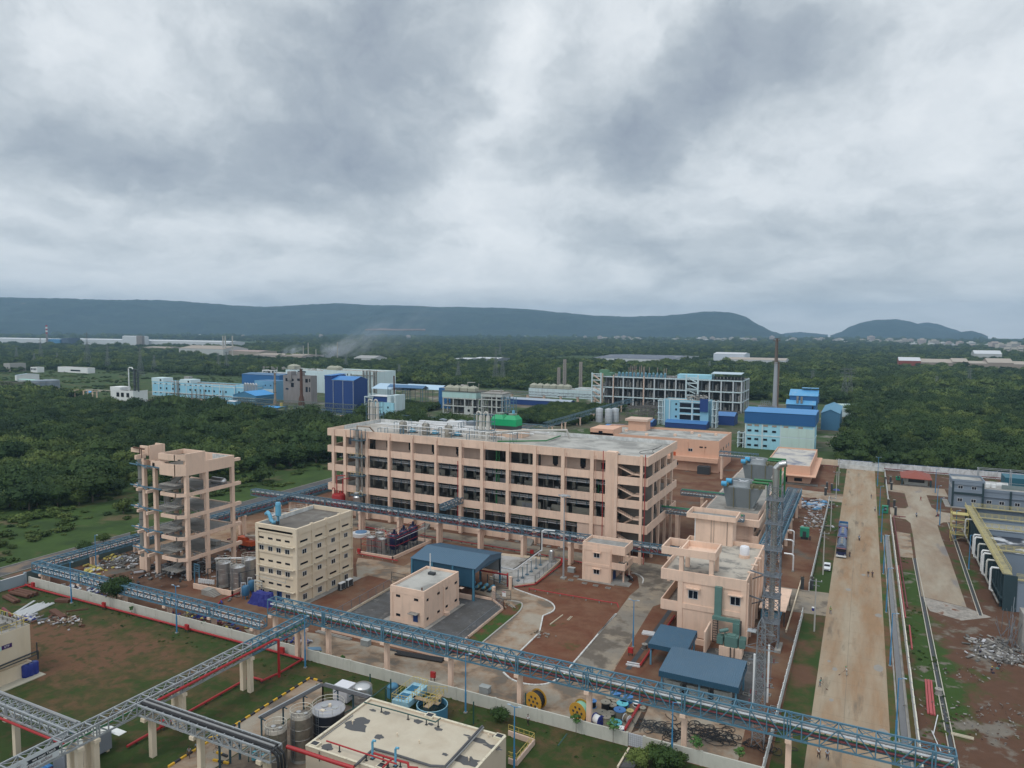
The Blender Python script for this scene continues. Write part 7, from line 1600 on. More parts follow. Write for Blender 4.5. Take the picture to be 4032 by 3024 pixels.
debris('grey rubble along the boundary behind the frame tower',[S('N1',830,205),S('N1',900,190),S('N1',960,170),S('N1',870,230)],220,[RUBB,RUBB,CONCD,WBAG],.2,.9,(2.6,2.),2)
debris('packed boxes and sacks behind the pale wall at the left',[S('N1',600,395,.5),S('N1',660,405,.5),S('N1',560,385,.5)],110,[WBAG,CONCD,BLUED,CLAD],.3,.9,(2.2,.8),3)
debris('dumped boxes behind the wall left of the bridge crossing',[S('N1',1300,585),S('N1',1480,630),S('N1',1600,650),S('N1',1370,600)],120,[YBAG,BLUED,RUBB,WOOD,DREDP],.25,.8,(2.2,.8),4)
debris('boxes piled behind the wall beside the bridge crossing post',[S('R1',700,1120),S('R1',950,1150)],80,[WBAG,BLUED,RUBB,WOOD],.25,.8,(1.3,.6),5)
debris('scrap wood and sheets heaped on the lawn',[S('T3',900,560),S('T3',700,580),S('T3',960,600)],150,[WBAG,RUBB,RUST,WOOD],.15,.7,(1.9,.9),6)
debris('white sacks dumped on the lawn near the cream building',[S('T3',330,540),S('T3',390,530)],70,[WBAG,WBAG,BLUED],.2,.8,(1.2,.6),7)
debris('broken concrete and steel heaped at the right edge',[S('T4',560,150),S('T4',620,190),S('T4',640,230),S('T4',560,210)],420,[RUBB,CONC,RUBB,CONCD,WBAG],.1,.9,(1.8,2.2),8,.25)
debris('thin rubble strewn over the right hand soil',[S('T4',500,650),S('T4',330,590),S('T4',700,600),S('T4',560,720),S('T4',340,330)],260,[RUBB,SOILK,CONC],.06,.32,(3.4,2.6),9)
debris('scrap pieces left of the fence behind the road',[S('M4',1640,660),S('M4',1720,690),S('M4',1650,700)],190,[WBAG,RUBB,mat('scrap_blue',(.12,.3,.5),.6),RUST],.3,1.4,(2.0,2.4),10)
debris('litter scattered on the soil left of the fence',[S('M4',1700,800),S('M4',1740,880),S('M4',1600,860),S('S4',1000,850)],170,[WBAG,RUBB,WOOD],.15,.8,(1.6,6.),11)
debris('clutter on the yard beyond the frame tower',[(-152,141),(-146,146),(-140,150),(-150,150)],240,[RUBB,WBAG,DARKM,DREDP,WOOD],.2,1.0,(5,5),12)
debris('equipment clutter under the frame tower',[(-150,121),(-146,124),(-153,119)],260,[RUBB,DARKM,CONCD,WBAG],.2,1.1,(4,4),13)
debris('clutter between the steel tanks and the cream block',[(-124,121),(-123.5,126)],150,[RUBB,DARKM,STEELD,BLUED,WBAG],.2,.9,(1.4,4),14)
debris('timber pieces and stones near the ring road gate',[S('N3',190,380),S('N3',480,610)],30,[WOOD,CONC],.1,.6,(1.2,.8),15)
def sticks(label,p,q,n,w,m,r=.06,name='pipe_stack',cat='pipes',seed=3,sp=.14,round_=True):
 """straight lengths lying side by side"""
 rg=random.Random(seed);t=T_(name,label,cat,(*p,0));d=Vector((q[0]-p[0],q[1]-p[1]));L=d.length;d.normalize();nn=Vector((-d.y,d.x))
 for k in range(n):
  o=(k-(n-1)/2)*sp;a=rg.uniform(-.06,.06)*L*w;e=rg.uniform(-.08,.08)*L*w
  A=(p[0]+nn.x*o+d.x*a,p[1]+nn.y*o+d.y*a,r+.05);B=(q[0]+nn.x*(o+e*.1)+d.x*e,q[1]+nn.y*(o+e*.1)+d.y*e,r+.05)
  (MB().c(A,B,r,8) if round_ else MB().r(A,B,2*r)).mk('length',m,t)
sticks('white steel sections laid out on the lawn',S('T3',250,500),S('T3',620,330),12,1,CLAD,.08,sp=.32,seed=5,name='steel_lengths',round_=False)
sticks('single white section beside the laid out steel lengths',S('T3',190,470),S('T3',460,300),2,1,CLAD,.08,sp=.3,name='steel_lengths',round_=False)
sticks('pair of large rusty pipes lying on the lawn corner',S('T3',200,190),S('T3',440,245),3,0,RUST,.45,sp=.9,name='rusty_pipes')
sticks('pair of rusty pipes nearer the cream building',S('T3',75,250),S('T3',230,325),2,0,RUST,.35,sp=.75,name='rusty_pipes')
sticks('red pipe lying by the cream building roof edge',S('T3',40,415),S('T3',160,510),1,0,DREDP,.3)
sticks('rusty channel sections lying on the lawn scrap heap',S('T3',700,440),S('T3',850,540),2,0,RUST,.3,sp=.6,round_=False,name='rusty_channels')
sticks('rusty beam lying across the lawn scrap',S('T3',760,300),S('T3',940,310),2,0,RUST,.3,sp=.7,round_=False,name='rusty_channels')
sticks('long thin steel pieces on the lawn scrap heap',S('T3',400,575),S('T3',770,520),3,1,GREYST,.08,sp=.5,name='steel_lengths')
sticks('long brown bars lying at the right of the lawn scrap',S('T3',890,440),S('T3',1180,405),2,1,RUST,.07,sp=.4,name='steel_lengths')
sticks('black plastic pipes lying along the front concrete road',S('R2',720,330),S('R2',1560,470),4,.6,BLACK,.2,sp=.38,seed=7,name='black_pipes')
sticks('grey pipe beside the black plastic pipes',S('R2',560,255),S('R2',900,330),2,.5,DARKM,.12,sp=.3,name='black_pipes')
sticks('concrete kerb lengths lying near the bridge crossing',S('R1',1260,930),S('R1',2000,1110),2,.4,CONC,.12,sp=.5,round_=False,name='kerb_lengths')
sticks('white planks across the trench left of the canopies, front pair',S('N3',1140,835),S('N3',1250,855),2,0,CLAD,.13,sp=.9,round_=False,name='planks')
sticks('white planks across the trench left of the canopies, middle pair',S('N3',1265,590),S('N3',1360,605),3,0,CLAD,.16,sp=.6,round_=False,name='planks')
sticks('timber length on the red soil beside the ring road kerb',S('N3',535,525),S('N3',635,450),1,0,mat('pale_timber',(.5,.44,.33),.9),.09,round_=False,name='timber_length')
sticks('short timber on the red soil plot',S('N3',675,490),S('N3',705,460),2,0,mat('pale_timber'),.06,sp=.3,round_=False,name='timber_length')
sticks('red plastic pipes stacked right of the boundary wall',S('T4',165,605),S('T4',148,385),2,.1,mat('faded_red_pipe',(.42,.09,.09),.6),.16,sp=.36)
sticks('second bundle of red plastic pipes right of the boundary wall',S('T4',190,612),S('T4',168,388),2,.1,mat('faded_red_pipe'),.16,sp=.36)
sticks('red pipe lying on the grass right of the boundary wall, front one',S('N4',1350,700),S('N4',1330,520),1,0,mat('faded_red_pipe'),.15)
sticks('red pipe lying along the boundary wall, rear one',S('N4',1300,460),S('N4',1245,60),1,0,mat('faded_red_pipe'),.15)
sticks('pale pipe lying at an angle near the bridge end',S('R5',1385,520),S('R5',1445,255),1,0,CLAD,.08)
sticks('pale pipe leaning toward the bridge end',S('R5',1360,485),S('R5',1490,780),1,0,CLAD,.08)
sticks('pale timber lengths across the drain at the right',S('R5',1640,520),S('R5',1970,600),2,.3,mat('pale_timber'),.1,sp=.4,round_=False,name='timber_length')
x,y=S('N4',1555,1045);drum('concrete ring stacked beside the right hand drain',x,y,.6,1.0,True,CONC,CONC,cat='concrete ring')
for k,(kk,px_,py_,lab) in enumerate((('R2',180,180,'grey bale lying on the front concrete road'),('N3',20,1060,'grey metal box behind the wall near the first bridge post'),('H',1070,745,'grey box beside the small control building'))):
 x,y=S(kk,px_,py_);t=T_('grey_box',lab,'box',(x,y,0));MB().cbox(x,y,0,1.7,1.1,1.1).mk('body',mat('box_grey',(.27,.29,.29),.7,0,.15,1),t);MB().cbox(x,y,1.1,1.8,1.2,.06).mk('lid',mat('box_lid',(.36,.38,.37),.7),t)
sh=T_('blue_sheet','flat blue steel sheet lying behind the wall at the bridge crossing','sheet',(*S('R1',1200,1310),0));a=[S('R1',x,y) for x,y in ((1050,1275),(1340,1270),(1370,1350),(1090,1330))];m=MB().prism(a,.1,.14);m.mk('sheet_plate',mat('plate_blue',(.10,.20,.30),.5),sh)
for i,(kk,px_,py_) in enumerate((('S3',1640,500),('S3',1620,605),('S3',1215,420),('S3',1620,1060),('S3',1940,920),('S3',2020,1250),('S3',1920,1060),('H',1140,815),('H',1060,870),('H',1260,915),('H',1420,950),('H',1600,985),('H',280,305),('H',445,335),('H',600,355),('H',740,380),('H',905,405),('H',130,285))):
 x,y=S(kk,px_,py_);t=T_('inspection_pit','low cream edged inspection pit in the '+('switch yard' if i<7 else 'soil by the control building' if i<12 else 'strip before the long building'),'pit',(x,y,0),group='inspection pits')
 w=MB();parapet(w,x-.6,y-.4,x+.6,y+.4,0,.25,.1);w.mk('kerb',CONC,t);MB().b(x-.49,y-.29,.06,x+.49,y+.29,.1).mk('cover',DARKM,t)
t=T_('header_pipe','long grey lagged header curving over the pump yard up to the pipe bridge','pipe',(-72,155,0))
P=[('S6',1400,440,3),('S6',1700,490,3),('S6',1780,450,3),('H',615,440,3),('H',640,430,3.2)];P=[(*S(*p),p[3]) for p in P];e=P[-1];P+=[(e[0],e[1],8.2),(e[0]+.5,e[1]+.5,8.5),(e[0]+3.2,e[1]+1,8.5)]
MB().tube(P,.16,8).mk('pipe',CLAD,t,1);MB().tube([(a-.35,b+.1,c) for a,b,c in P],.16,8).mk('pipe',BLACK,t,1)
for k,(px_,py_) in enumerate(((295,880),(360,835),(425,790),(485,745),(555,700),(620,650))):
 x,y=S('H',px_,py_);t=T_('loading_arm','dark loading stand in the pump yard, number from the gate: '+('one','two','three','four','five','six')[k],'loading stand',(x,y,0),group='loading stands in the pump yard')
 MB().b(x-.07,y-.07,0,x+.07,y+.07,2.9).c((x,y,0),(x,y,.25),.45,10).mk('stand',TEAL_ST,t);MB().tube([(x,y,1.2),(x,y,2.9),(x-.6,y+.1,2.9),(x-.6,y+.1,2.3)],.07,6).mk('arm',CLAD,t)
x0,x1,y0,y1=-96.6,-94.0,56.5,63.2;CT=mat('grey_container',(.26,.28,.32),.7,0,.06,1);t=T_('site_container','grey site container with pale roof and dark lettering under the grey bridge','container',(-95.3,60,0))
MB().b(x0,y0,.35,x1,y1,2.95).mk('body',CT,t);MB().b(x0-.05,y0-.05,2.955,x1+.05,y1+.05,3.05).mk('roof',mat('container_roof',(.60,.60,.55),.8,0,.1,1),t)
MB().b(x0+.1,y0+.3,0,x0+.5,y0+.7,.35).b(x1-.5,y0+.3,0,x1-.1,y0+.7,.35).b(x1-.5,y1-.7,0,x1-.1,y1-.3,.35).b(x0+.1,y1-.7,0,x0+.5,y1-.3,.35).mk('block',CREAM,t)
text('Crystal',t,(x1+.012,60.55,1.6),.62,mat('dark_lettering',(.02,.035,.05),.6),(R_(90),0,R_(90)))
MB().b(x0-.1,63.4,2.3,x1+1.3,64.6,2.36).mk('awning',WHITEP,t)
t=T_('blue_container','blue site cabin under the banner at the bottom left','container',(-96,48,0));MB().b(-97.5,44,0,-93.6,54.8,2.6).mk('body',mat('cabin_blue',(.03,.14,.34),.6,0,.1,1),t);m=MB()
for k in range(20): m.b(-97.4,44.1+k*.53,2.6,-93.7,44.25+k*.53,2.66)
m.mk('roof_rib',mat('cabin_blue_light',(.06,.24,.5),.5),t);MB().b(-93.59,53.6,.2,-93.4,54.6,2.5).mk('door',DREDP,t)
bx=-88.86;t=T_('safety_banner','white safety banner hung along the grey bridge with a black ribbon and lettering','banner',(bx,47,6));bq=-2.2;zq=.5
BW=mat('banner_white',(.56,.59,.61),.6,0,.04,1);BK=mat('banner_black',(.015,.02,.025),.6);BRn=mat('banner_brown',(.10,.04,.03),.6)
MB().b(bx,36,6.4,bx+.03,52.8,8.2).mk('cloth',BW,t)
m=MB();zz=7.45
m.v=[(bx+.045,48.85,zz-.26),(bx+.045,52.8,zz-.26),(bx+.045,52.8,zz+.26),(bx+.045,48.85,zz+.26),(bx+.045,49.1,zz)];m.f=[[0,1,2,3]][:0]+[[4,0,1,2,3]];m.mi=[0];m.mk('ribbon',BK,t)
text('we must Teach',t,(bx+.06,50.95,zz),.46,WHITEP,(R_(90),0,R_(90)))
text('ప్రథమ భద్రత',t,(bx+.045,50.4,zz-.66),.50,BRn,(R_(90),0,R_(90)))
text('SAFETY\nFIRST',t,(bx+.045,48.0,zz+.02),.17,BRn,(R_(90),0,R_(90)))
m=MB();c=(48.0,zz)
for a,b in (((-.62,0),(0,.5)),((0,.5),(.62,0)),((.62,0),(0,-.5)),((0,-.5),(-.62,0))): m.r((bx+.045,c[0]+a[0],c[1]+a[1]),(bx+.045,c[0]+b[0],c[1]+b[1]),.02,.02)
m.mk('emblem_outline',mat('faint_grey',(.3,.3,.3),.7),t)
for k,(kk,px_,py_) in enumerate((('M4',1780,590),('M4',1835,555),('S4',1135,470),('S4',1115,545),('M4',1560,1470),('M4',1650,1470),('N4',505,235),('N4',575,235),('F',605,310),('F',665,310),('F',675,380),('F',640,580),('F',708,590),('F',722,675))):
 x,y=S(kk,px_,py_);t=T_('gate_pillar','dark gate pillar at the '+('rear crossing left of the road','rear crossing left of the road','rear crossing left of the road','rear crossing left of the road','front crossing left of the road','front crossing left of the road','front crossing left of the road','front crossing left of the road','far opening of the right wall','far opening of the right wall','far opening of the right wall','middle opening of the right wall','middle opening of the right wall','middle opening of the right wall')[k],'pillar',(x,y,0),group='dark gate pillars beside the main road')
 MB().cbox(x,y,0,.7,.7,2.8).mk('shaft',DARKM,t);MB().cbox(x,y,2.8,.8,.8,.1).mk('cap',CONC,t)
for lab,kk,px_,py_,w_,h_,m_ in (('green cabinet beside the wide pipe bridge','M4',1582,1000,2.4,2.6,mat('green_cabinet',(.02,.22,.13),.6)),('green guard cabin at the opening of the right wall','F',600,650,1.9,2.4,mat('green_cabinet')),('small green cabin left of the red roofed guard house','F',752,268,1.6,1.4,mat('green_cabinet'))):
 x,y=S(kk,px_,py_);t=T_('green_cabin',lab,'cabin',(x,y,0));MB().cbox(x,y,.8 if 'cabinet' in lab else .2,w_,w_*.8,h_).mk('body',m_,t);MB().cbox(x,y,0,w_*.8,w_*.6,.8 if 'cabinet' in lab else .2).mk('stand',DARKM,t);MB().cbox(x,y-w_*.4-.02,.9,w_*.4,.04,h_*.6).mk('door',DARKM,t)
x,y=S('F',38,440);t=T_('parasol','blue parasol on the crossing left of the road','parasol',(x,y,0));MB().c((x,y,0),(x,y,2.3),.04,6).mk('pole',DARKM,t);MB().lathe(x,y,[(1.3,1.9),(1.25,1.95),(.6,2.3),(.05,2.5)],10).mk('canopy',BLUED,t)
x,y=S('N4',590,400);t=T_('drum','small blue and white bin on the front crossing','bin',(x,y,0));MB().lathe(x,y,[(.28,0),(.32,.6),(.32,.65)],12).mk('body',BLUED,t);MB().c((x,y,.66),(x,y,.78),.33,12).mk('lid',WHITEP,t)
for k,(px_,py_,lab) in enumerate(((1450,920,'rear'),(1440,1010,'middle'),(1440,1140,'front'))):
 x,y=S('M4',px_,py_,4.4);t=T_('bent_pipe','white bent pipe on the '+lab+' stand beside the wide pipe bridge','pipe',(x,y,0),group='white bent pipes beside the wide pipe bridge');MB().tube([(x-1.2,y,4.4),(x+.6,y,4.4),(x+1.0,y,4.1),(x+1.0,y,.4)],.2,10).mk('pipe',CLAD,t,1);MB().cbox(x+1,y,0,.6,.6,.4).mk('foot',CONC,t)
t=T_('lean_to','pink flat lean-to roof on dark posts beside the stack tower','lean to',(-13,160,0));MB().b(-17.8,152,3.3,-12.6,166,3.5).mk('roof',PINK,t);m=MB()
for x in (-13,-17):
 for y in (152.5,165): m.b(x,y,0,x+.2,y+.2,3.3)
each(m,'post',DARKM,t);MB().b(-17.6,154,0,-14,164,2.2).mk('equipment',mat('light_blue_paint'),t)
wall_line('low cream kerb wall right of the lean-to',[(-12.2,150),(-11.9,185)],.6,.2,CREAM,post=9,ph=0)
for i,(kk,px_,py_,s,lab) in enumerate((('N1',825,500,1.0,'round crowned tree in front of the pale wall below the frame tower'),)):
 x,y=S(kk,px_,py_);t=plant((trunk_mesh('trunk',91,3.4,.16,2.2),crown_mesh('crown',92,3.4,3.3,1.6,12,2600,.13,.26,FOLD)),x,y,1.05,0,lab)
def sapling(lab,x,y,h,seed,m=None):
 m=m or FOLL;cm=crown_mesh('crown',seed,h*.26,h*.5,h*.42,6,260,.07,.16,m,.7);plant((MB().c((0,0,0),(0,0,h*.75),.05,6,.02).mesh('trunk',TRUNK),cm),x,y,1,0,lab,'sapling',None,'sapling')
for i,(kk,px_,py_,h,lab) in enumerate((('R1',1320,1560,1.9,'low sapling against the wall left of the first road post'),('R1',1820,1659,2.0,'low sapling against the wall further right of the crossing'),('S2',420,850,4.2,'slim sapling in front of the wall near the drums'),('S2',1620,1130,4.4,'slim sapling in front of the wall right of the pond'),('N3',740,1400,3.8,'slim sapling left of the drum cluster wall'),('N1',930,575,2.0,'small sapling right of the round tree'),('N1',655,480,2.0,'small sapling left of the round tree'),('N1',1440,690,2.2,'small sapling near the middle lamp post'),('N1',15,640,3.,'leggy sapling beside the asphalt road'),('N1',1070,585,1.6,'tiny sapling by the pale wall'),('N3',2030,1659,3.4,'slim sapling at the lower right end of the wall'))):
 x,y=S(kk,px_,py_);sapling(lab,x,y,h,200+i)
for i,(kk,px_,py_,s,lab) in enumerate((('S2',1000,1100,.36,'large leafy shrub at the dark pond edge'),('S2',1130,1190,.42,'leafy shrub right of the pond shrub'),('S2',1380,1190,.4,'leafy shrub below the blue lamp post'),('N3',1250,1659,.42,'leafy shrub at the bottom edge beside the pond'),('N1',600,140,.42,'dark shrub beside the asphalt road'),('N1',950,30,.35,'shrub behind the boundary bridge near the tower'),('N1',730,70,.4,'young tree standing beside the asphalt road'),('N2',2150,1290,.3,'yellow green shrub right of the near roof'))):
 x,y=S(kk,px_,py_);plant(TREES[i%3],x,y,s,i,lab,'shrub',None,'shrub')
for i,(x,y) in enumerate(((-219,168),(-213,150),(-224,186),(-208,205))): plant(TREES[(i+1)%3],x,y,.9,i,('dark tree standing alone on the grass, nearest the road','dark tree on the grass left of the road bend','dark tree at the edge of the scrub wood','small tree at the rear of the roadside grass')[i],'tree')
for i,(x,y,s) in enumerate(((-262,250,1.1),(-268,262,1.0),(-240,262,1.),(-305,270,1.),(-292,284,1.1),(-330,300,1.),(-222,262,1.05),(-212,278,1.1),(-252,290,1.2),(-400,345,1.2),(-430,352,1.1))): plant(PALM,x,y,s,i,'fan palm rising above the scrub wood','palm','fan palms in the scrub wood','palm_tree')
# right hand side: treatment tank, offices, guard house
GBW=mat('grey_blue_wall',(.20,.245,.30),.8,0,.07,.3);DTE=mat('dark_teal_wall',(.02,.045,.055),.7,0,.15,.5);WALKY=mat('mossy_yellow_walkway',(.36,.32,.17),.9,0,.2,.8,col2=(.22,.20,.13),f2=.55,sc2=.8)
def tank_right():
 t=T_('aeration_tank','large open concrete aeration tank with yellow edged walkways and white looped pipes','treatment tank',(45,215,0))
 X0,X1,Y0,Y1,H=28.9,64,184.,252.,7.9
 w=MB();w.b(X0,Y0,0,X1,Y0+.4,H-1.6).b(X1-.4,Y0+.4,0,X1,Y1,H).b(X0,Y1-.4,0,X1-.4,Y1,H)
 for y in (204,226,238): w.b(X0+.4,y,0,X1-.4,y+.5,H-.4)
 w.mk('wall',GBW,t)
 MB().b(X0,Y0+.4,0,X0+.4,Y1-.4,H-.3).mk('side_wall',DTE,t)
 b=MB()
 for k in range(22): y=Y0+2+k*3.05;b.b(X0-.5,y,0,X0-.003,y+.35,H-.4)
 b.b(X0-.3,Y0-.3,0,X0+2.2,Y0-.003,H).b(X0-.6,Y0+.4,2.2,X0-.003,Y1,2.5);b.mk('buttress',DTE,t)
 for y in (189,196,210,217): MB().b(X0+.41,y,0,X0+.9,y+.6,H-.6).b(X1-1,y,0,X1-.41,y+.6,H-.6).mk('rib',DTE,t)
 k=MB().b(X0-.5,Y0+.2,H,X0+1.3,Y1+1,H+.2).b(X0+1.3,Y0-.1,H-1.0,X1,Y0+1.1,H-.8)
 for y in (203.6,225.6,237.6,250.6): k.b(X0+1.3,y,H,X1,y+1.3,H+.2)
 k.mk('walkway',WALKY,t)
 r=MB()
 def rl(p,q):
  n=max(1,int(math.dist(p,q)/1.6));z=p[2]
  r.r((*p[:2],z+1.05),(*q[:2],z+1.05),.07).r((*p[:2],z+.55),(*q[:2],z+.55),.05)
  for i in range(n+1): x=p[0]+(q[0]-p[0])*i/n;y=p[1]+(q[1]-p[1])*i/n;r.r((x,y,z),(x,y,z+1.05),.06)
 rl((X0-.45,Y0+.3,H+.2),(X0-.45,Y1,H+.2));rl((X0+1.25,Y0+1.2,H+.2),(X0+1.25,Y1,H+.2));rl((X0+2.2,Y0,H-.8),(X1,Y0,H-.8));rl((X0+2.2,Y0+1,H-.8),(X1,Y0+1,H-.8))
 for y in (203.6,225.6,237.6,250.6): rl((X0+1.4,y+.05,H+.2),(X1,y+.05,H+.2));rl((X0+1.4,y+1.25,H+.2),(X1,y+1.25,H+.2))
 r.mk('railing',mat('pale_yellow_rail',(.50,.42,.16),.6),t)
 MB().b(X0+.4,Y0+.4,0,X1-.4,203.9,.3).mk('floor',CONCD,t)
 foam=gmat('aerated_water',(.035,.042,.055),(.55,.57,.60),.16,-.10,.05,ell=[(X0+9+i*9.5,214,3.2,2.0,.17) for i in range(3)]+[(X0+4+i*7.5,222.5,1.4,1.2,.4) for i in range(4)]+[(X0+15,208.5,16,1.3,.2)],rough=.35,fine=.1)
 MB().b(X0+.4,204.5,.5,X1-.4,226,6.2).mk('aerated_water',foam,t)
 MB().b(X0+.4,226.5,.5,X1-.4,238,6.6).mk('grey_water',mat('still_grey_water',(.26,.28,.31),.2,0,.05,.2),t);MB().b(X0+.4,238.5,.5,X1-.4,251.5,3.5).mk('dark_water',GLASSD,t)
 for i,(y,kd) in enumerate(((189.5,1),(195.5,0),(201,1),(203.5,1),(209.5,0),(216,1),(218.6,1),(236,0))):
  MB().tube([(X0+.3,y,H-.3),(X0-1.7,y,H-.3),(X0-1.9,y,H-.7),(X0-1.9,y,2.6 if kd else 3.4),(X0-1.4,y,2.2)],.22,10).mk('looped_pipe',WHITEP if kd else mat('pale_grey_pipe',(.5,.5,.46),.5),t,1)
 MB().c((X0-.9,Y0+1,1.2),(X0-.9,Y1,1.2),.22,8).mk('header_pipe',STEELD,t)
 s=MB()
 for z in (2.2,4.3,6.4,8.0): s.b(X0-5,Y1-13,z-.12,X0-.7,Y1-9.5,z)
 for x in (X0-5,X0-.9):
  for y in (Y1-13,Y1-9.7): s.b(x,y,0,x+.16,y+.16,9)
 s.mk('stair_tower',mat('yellow_stair_steel',(.45,.38,.13),.6),t)
 f=MB()
 for k_ in range(3): f.r((X0-4.8,Y1-12.8,.2+k_*2.1),(X0-1,Y1-12.8,2.1+k_*2.1),.25,.1)
 f.mk('stair_flight',WALKY,t)
tank_right()
def grey_office():
 t=T_('office_building','grey blue two storey office with dark teal pilasters, low wing and roof plant','building',(40,295,0))
 w=MB().b(28.4,288,0,37.8,298,9.0).b(37.8,289.5,0,64,299,5.9);parapet(w,28.2,287.8,38.0,298.2,9.0,9.7,.25)
 w.b(38.01,289.3,5.9,64,289.55,6.8).b(58,298.9,0,64,306,9.5)
 w.mk('wall',GBW,t)
 MB().b(28.5,288.1,9.005,37.7,297.9,9.05).b(38,289.56,5.905,63.9,298.9,5.95).mk('roof',ROOFC,t)
 p=MB()
 for x in (28.4,37.2): p.b(x,287.55,0,x+.6,287.79,9.0)
 for x in (45.3,53.2,61): p.b(x,289.0,0,x+.6,289.29,6.7)
 p.b(29.01,287.6,4.6,37.19,287.99,5.3);p.mk('pilaster',DTE,t)
 b=MB().b(29,287.62,5.35,37.2,287.99,7.4-.9).b(29,287.7,7.9,37.2,287.99,8.9);b.b(45.9,289.1,4.1,53.2,289.49,4.3).b(37.8,289.1,4.1,45.3,289.49,4.3);b.mk('band',GBW,t)
 for x in (30.9,34.9): window(t,x,287.98,7.0,1.5,1.1) ;window(t,x,287.98,2.6,1.5,1.2)
 for x in (39.6,43.2,47.6,50.6,56,59.4): window(t,x,289.49,2.4,1.5,1.2)
 for y in (290,293,296): window(t,28.39,y,6.9,1.2,1.1,'l')
 for x,y,lab in ((39.5,297.6,0),(41.2,297.6,1)): MB().b(x,y,5.95,x+1.2,y+.8,7.2).mk('roof_unit',WHITEP,t)
 MB().b(44,296.8,5.96,60,297,7.4).mk('roof_screen',mat('grey_green_screen',(.18,.22,.22),.8),t)
 MB().b(26.6,286,0,28.2,299,.2).b(28.4,285.8,0,60,287.4,.15).mk('apron',CONC,t)
grey_office()
t=T_('horizontal_silo','long weathered white horizontal silo on legs behind the grey office','silo',(45,318,0));MB().c((36,318,3),(49,318,3),1.6,16).mk('shell',WHITEW,t,1);m=MB()
for x in (37,42,47): m.b(x,316.8,0,x+.3,319.2,1.8)
m.mk('saddle',CONC,t)
t=T_('pipe_gantry','pale steel gantry frames behind the grey office','gantry',(50,310,0));m=MB()
for x in (38.5,48.5,57.5):
 for y in (309,312): m.b(x,y,0,x+.25,y+.25,10.6)
 m.r((x,309,10.4),(x,312.2,10.4),.2).r((x,309,8.2),(x,312.2,10.4),.12)
m.r((38.5,309,10.5),(58,309,10.5),.16).r((38.5,312,10.5),(58,312,10.5),.16).r((38.5,309,6),(58,309,6),.12);m.mk('frame',GALV,t)
MB().b(50,330,0,110,340,4.5).mk('teal_shed',mat('deep_teal_sheet',(.02,.12,.17),.6),None,label='deep teal shed in front of the rear boundary wall at the right',cat='shed',loc=(70,335,0))
def guard_house():
 t=T_('guard_house','small white guard house with a rusty red hipped roof','building',(19.5,326,0));
 m=MB().b(15.6,321,0,23.6,331,3.0);m.mk('wall',mat('guard_house_grey',(.38,.38,.35),.8,0,.1,.5),t)
 z0,z1=3.0,4.9;a=[(14.2,319.2,z0),(24.9,319.2,z0),(24.9,333.2,z0),(14.2,333.2,z0)];r1=(19.5,324.5,z1);r2=(19.5,328,z1)
 m=MB();
 for f in ((a[0],a[1],r1),(a[1],a[2],r2,r1),(a[2],a[3],r2),(a[3],a[0],r1,r2)):
  b=len(m.v);m.v+=list(f);m.f.append(list(range(b,b+len(f))));m.mi.append(0)
 m.b(14.2,319.2,z0-.2,24.9,333.2,z0-.01);m.mk('roof',mat('rusty_red_tiles',(.26,.075,.055),.85,0,.12,.6),t)
 MB().b(16.8,320.93,1.2,22.4,320.999,2.5).mk('window_strip',GLASSD,t);MB().b(14.3,319.3,0,14.9,320,3.0).b(24.1,319.3,0,24.7,320,3).mk('porch_post',DTE,t);MB().b(14,318.7,0,25,321,.2).mk('step',CONCD,t)
guard_house()
x,y=S('N4',2200,700);t=T_('unfinished_building','bare concrete frame corner standing at the right edge','building',(x,y,0));MB().b(x-.5,y-2.,0,x+3,y+2,7.5).mk('wall',CONC,t)
t=T_('scaffold','loose scaffold poles leaning around the unfinished corner at the right edge','scaffold',(x-1,y,0));rng=random.Random(6);m=MB()
for k in range(26): a=(x-1.5+rng.gauss(0,1.3),y-8+rng.random()*17,0);m.r(a,(a[0]+rng.gauss(.8,1.3),a[1]+rng.gauss(0,1.5),rng.uniform(2,6.5)),.07)
m.mk('pole',GREYST,t)
# generic works buildings (middle distance)
def block(label,x0,x1,y0,y1,h,wm,wins=(),roofm=ROOFC,par=.9,bands=(),bandm=PALEW,cols=(),sides=(),name='works_building',cat='building',group=None):
 t=T_(name,label,cat,((x0+x1)/2,(y0+y1)/2,0),group=group);w=MB().b(x0,y0,0,x1,y1,h-par)
 if par>0: parapet(w,x0,y0,x1,y1,h-par,h,.3)
 w.mk('wall',wm,t);MB().b(x0+.31,y0+.31,h-par+.005,x1-.31,y1-.31,h-par+.06).mk('roof',roofm,t)
 b=MB()
 for z0,z1 in bands: b.b(x0-.02,y0-.15,z0,x1+.15,y0-.003,z1).b(x1+.003,y0,z0,x1+.15,y1,z1)
 for x in cols: b.b(x-.35,y0-.2,0,x+.35,y0-.151,h)
 b.mk('band',bandm,t)
 for x,z,w_,h_ in wins: window(t,x,y0-.16 if bands else y0-.01,z,w_,h_,'f','plain')
 for y,z,w_,h_ in sides: window(t,x1+(.16 if bands else .01),y,z,w_,h_,'r','plain')
 return t
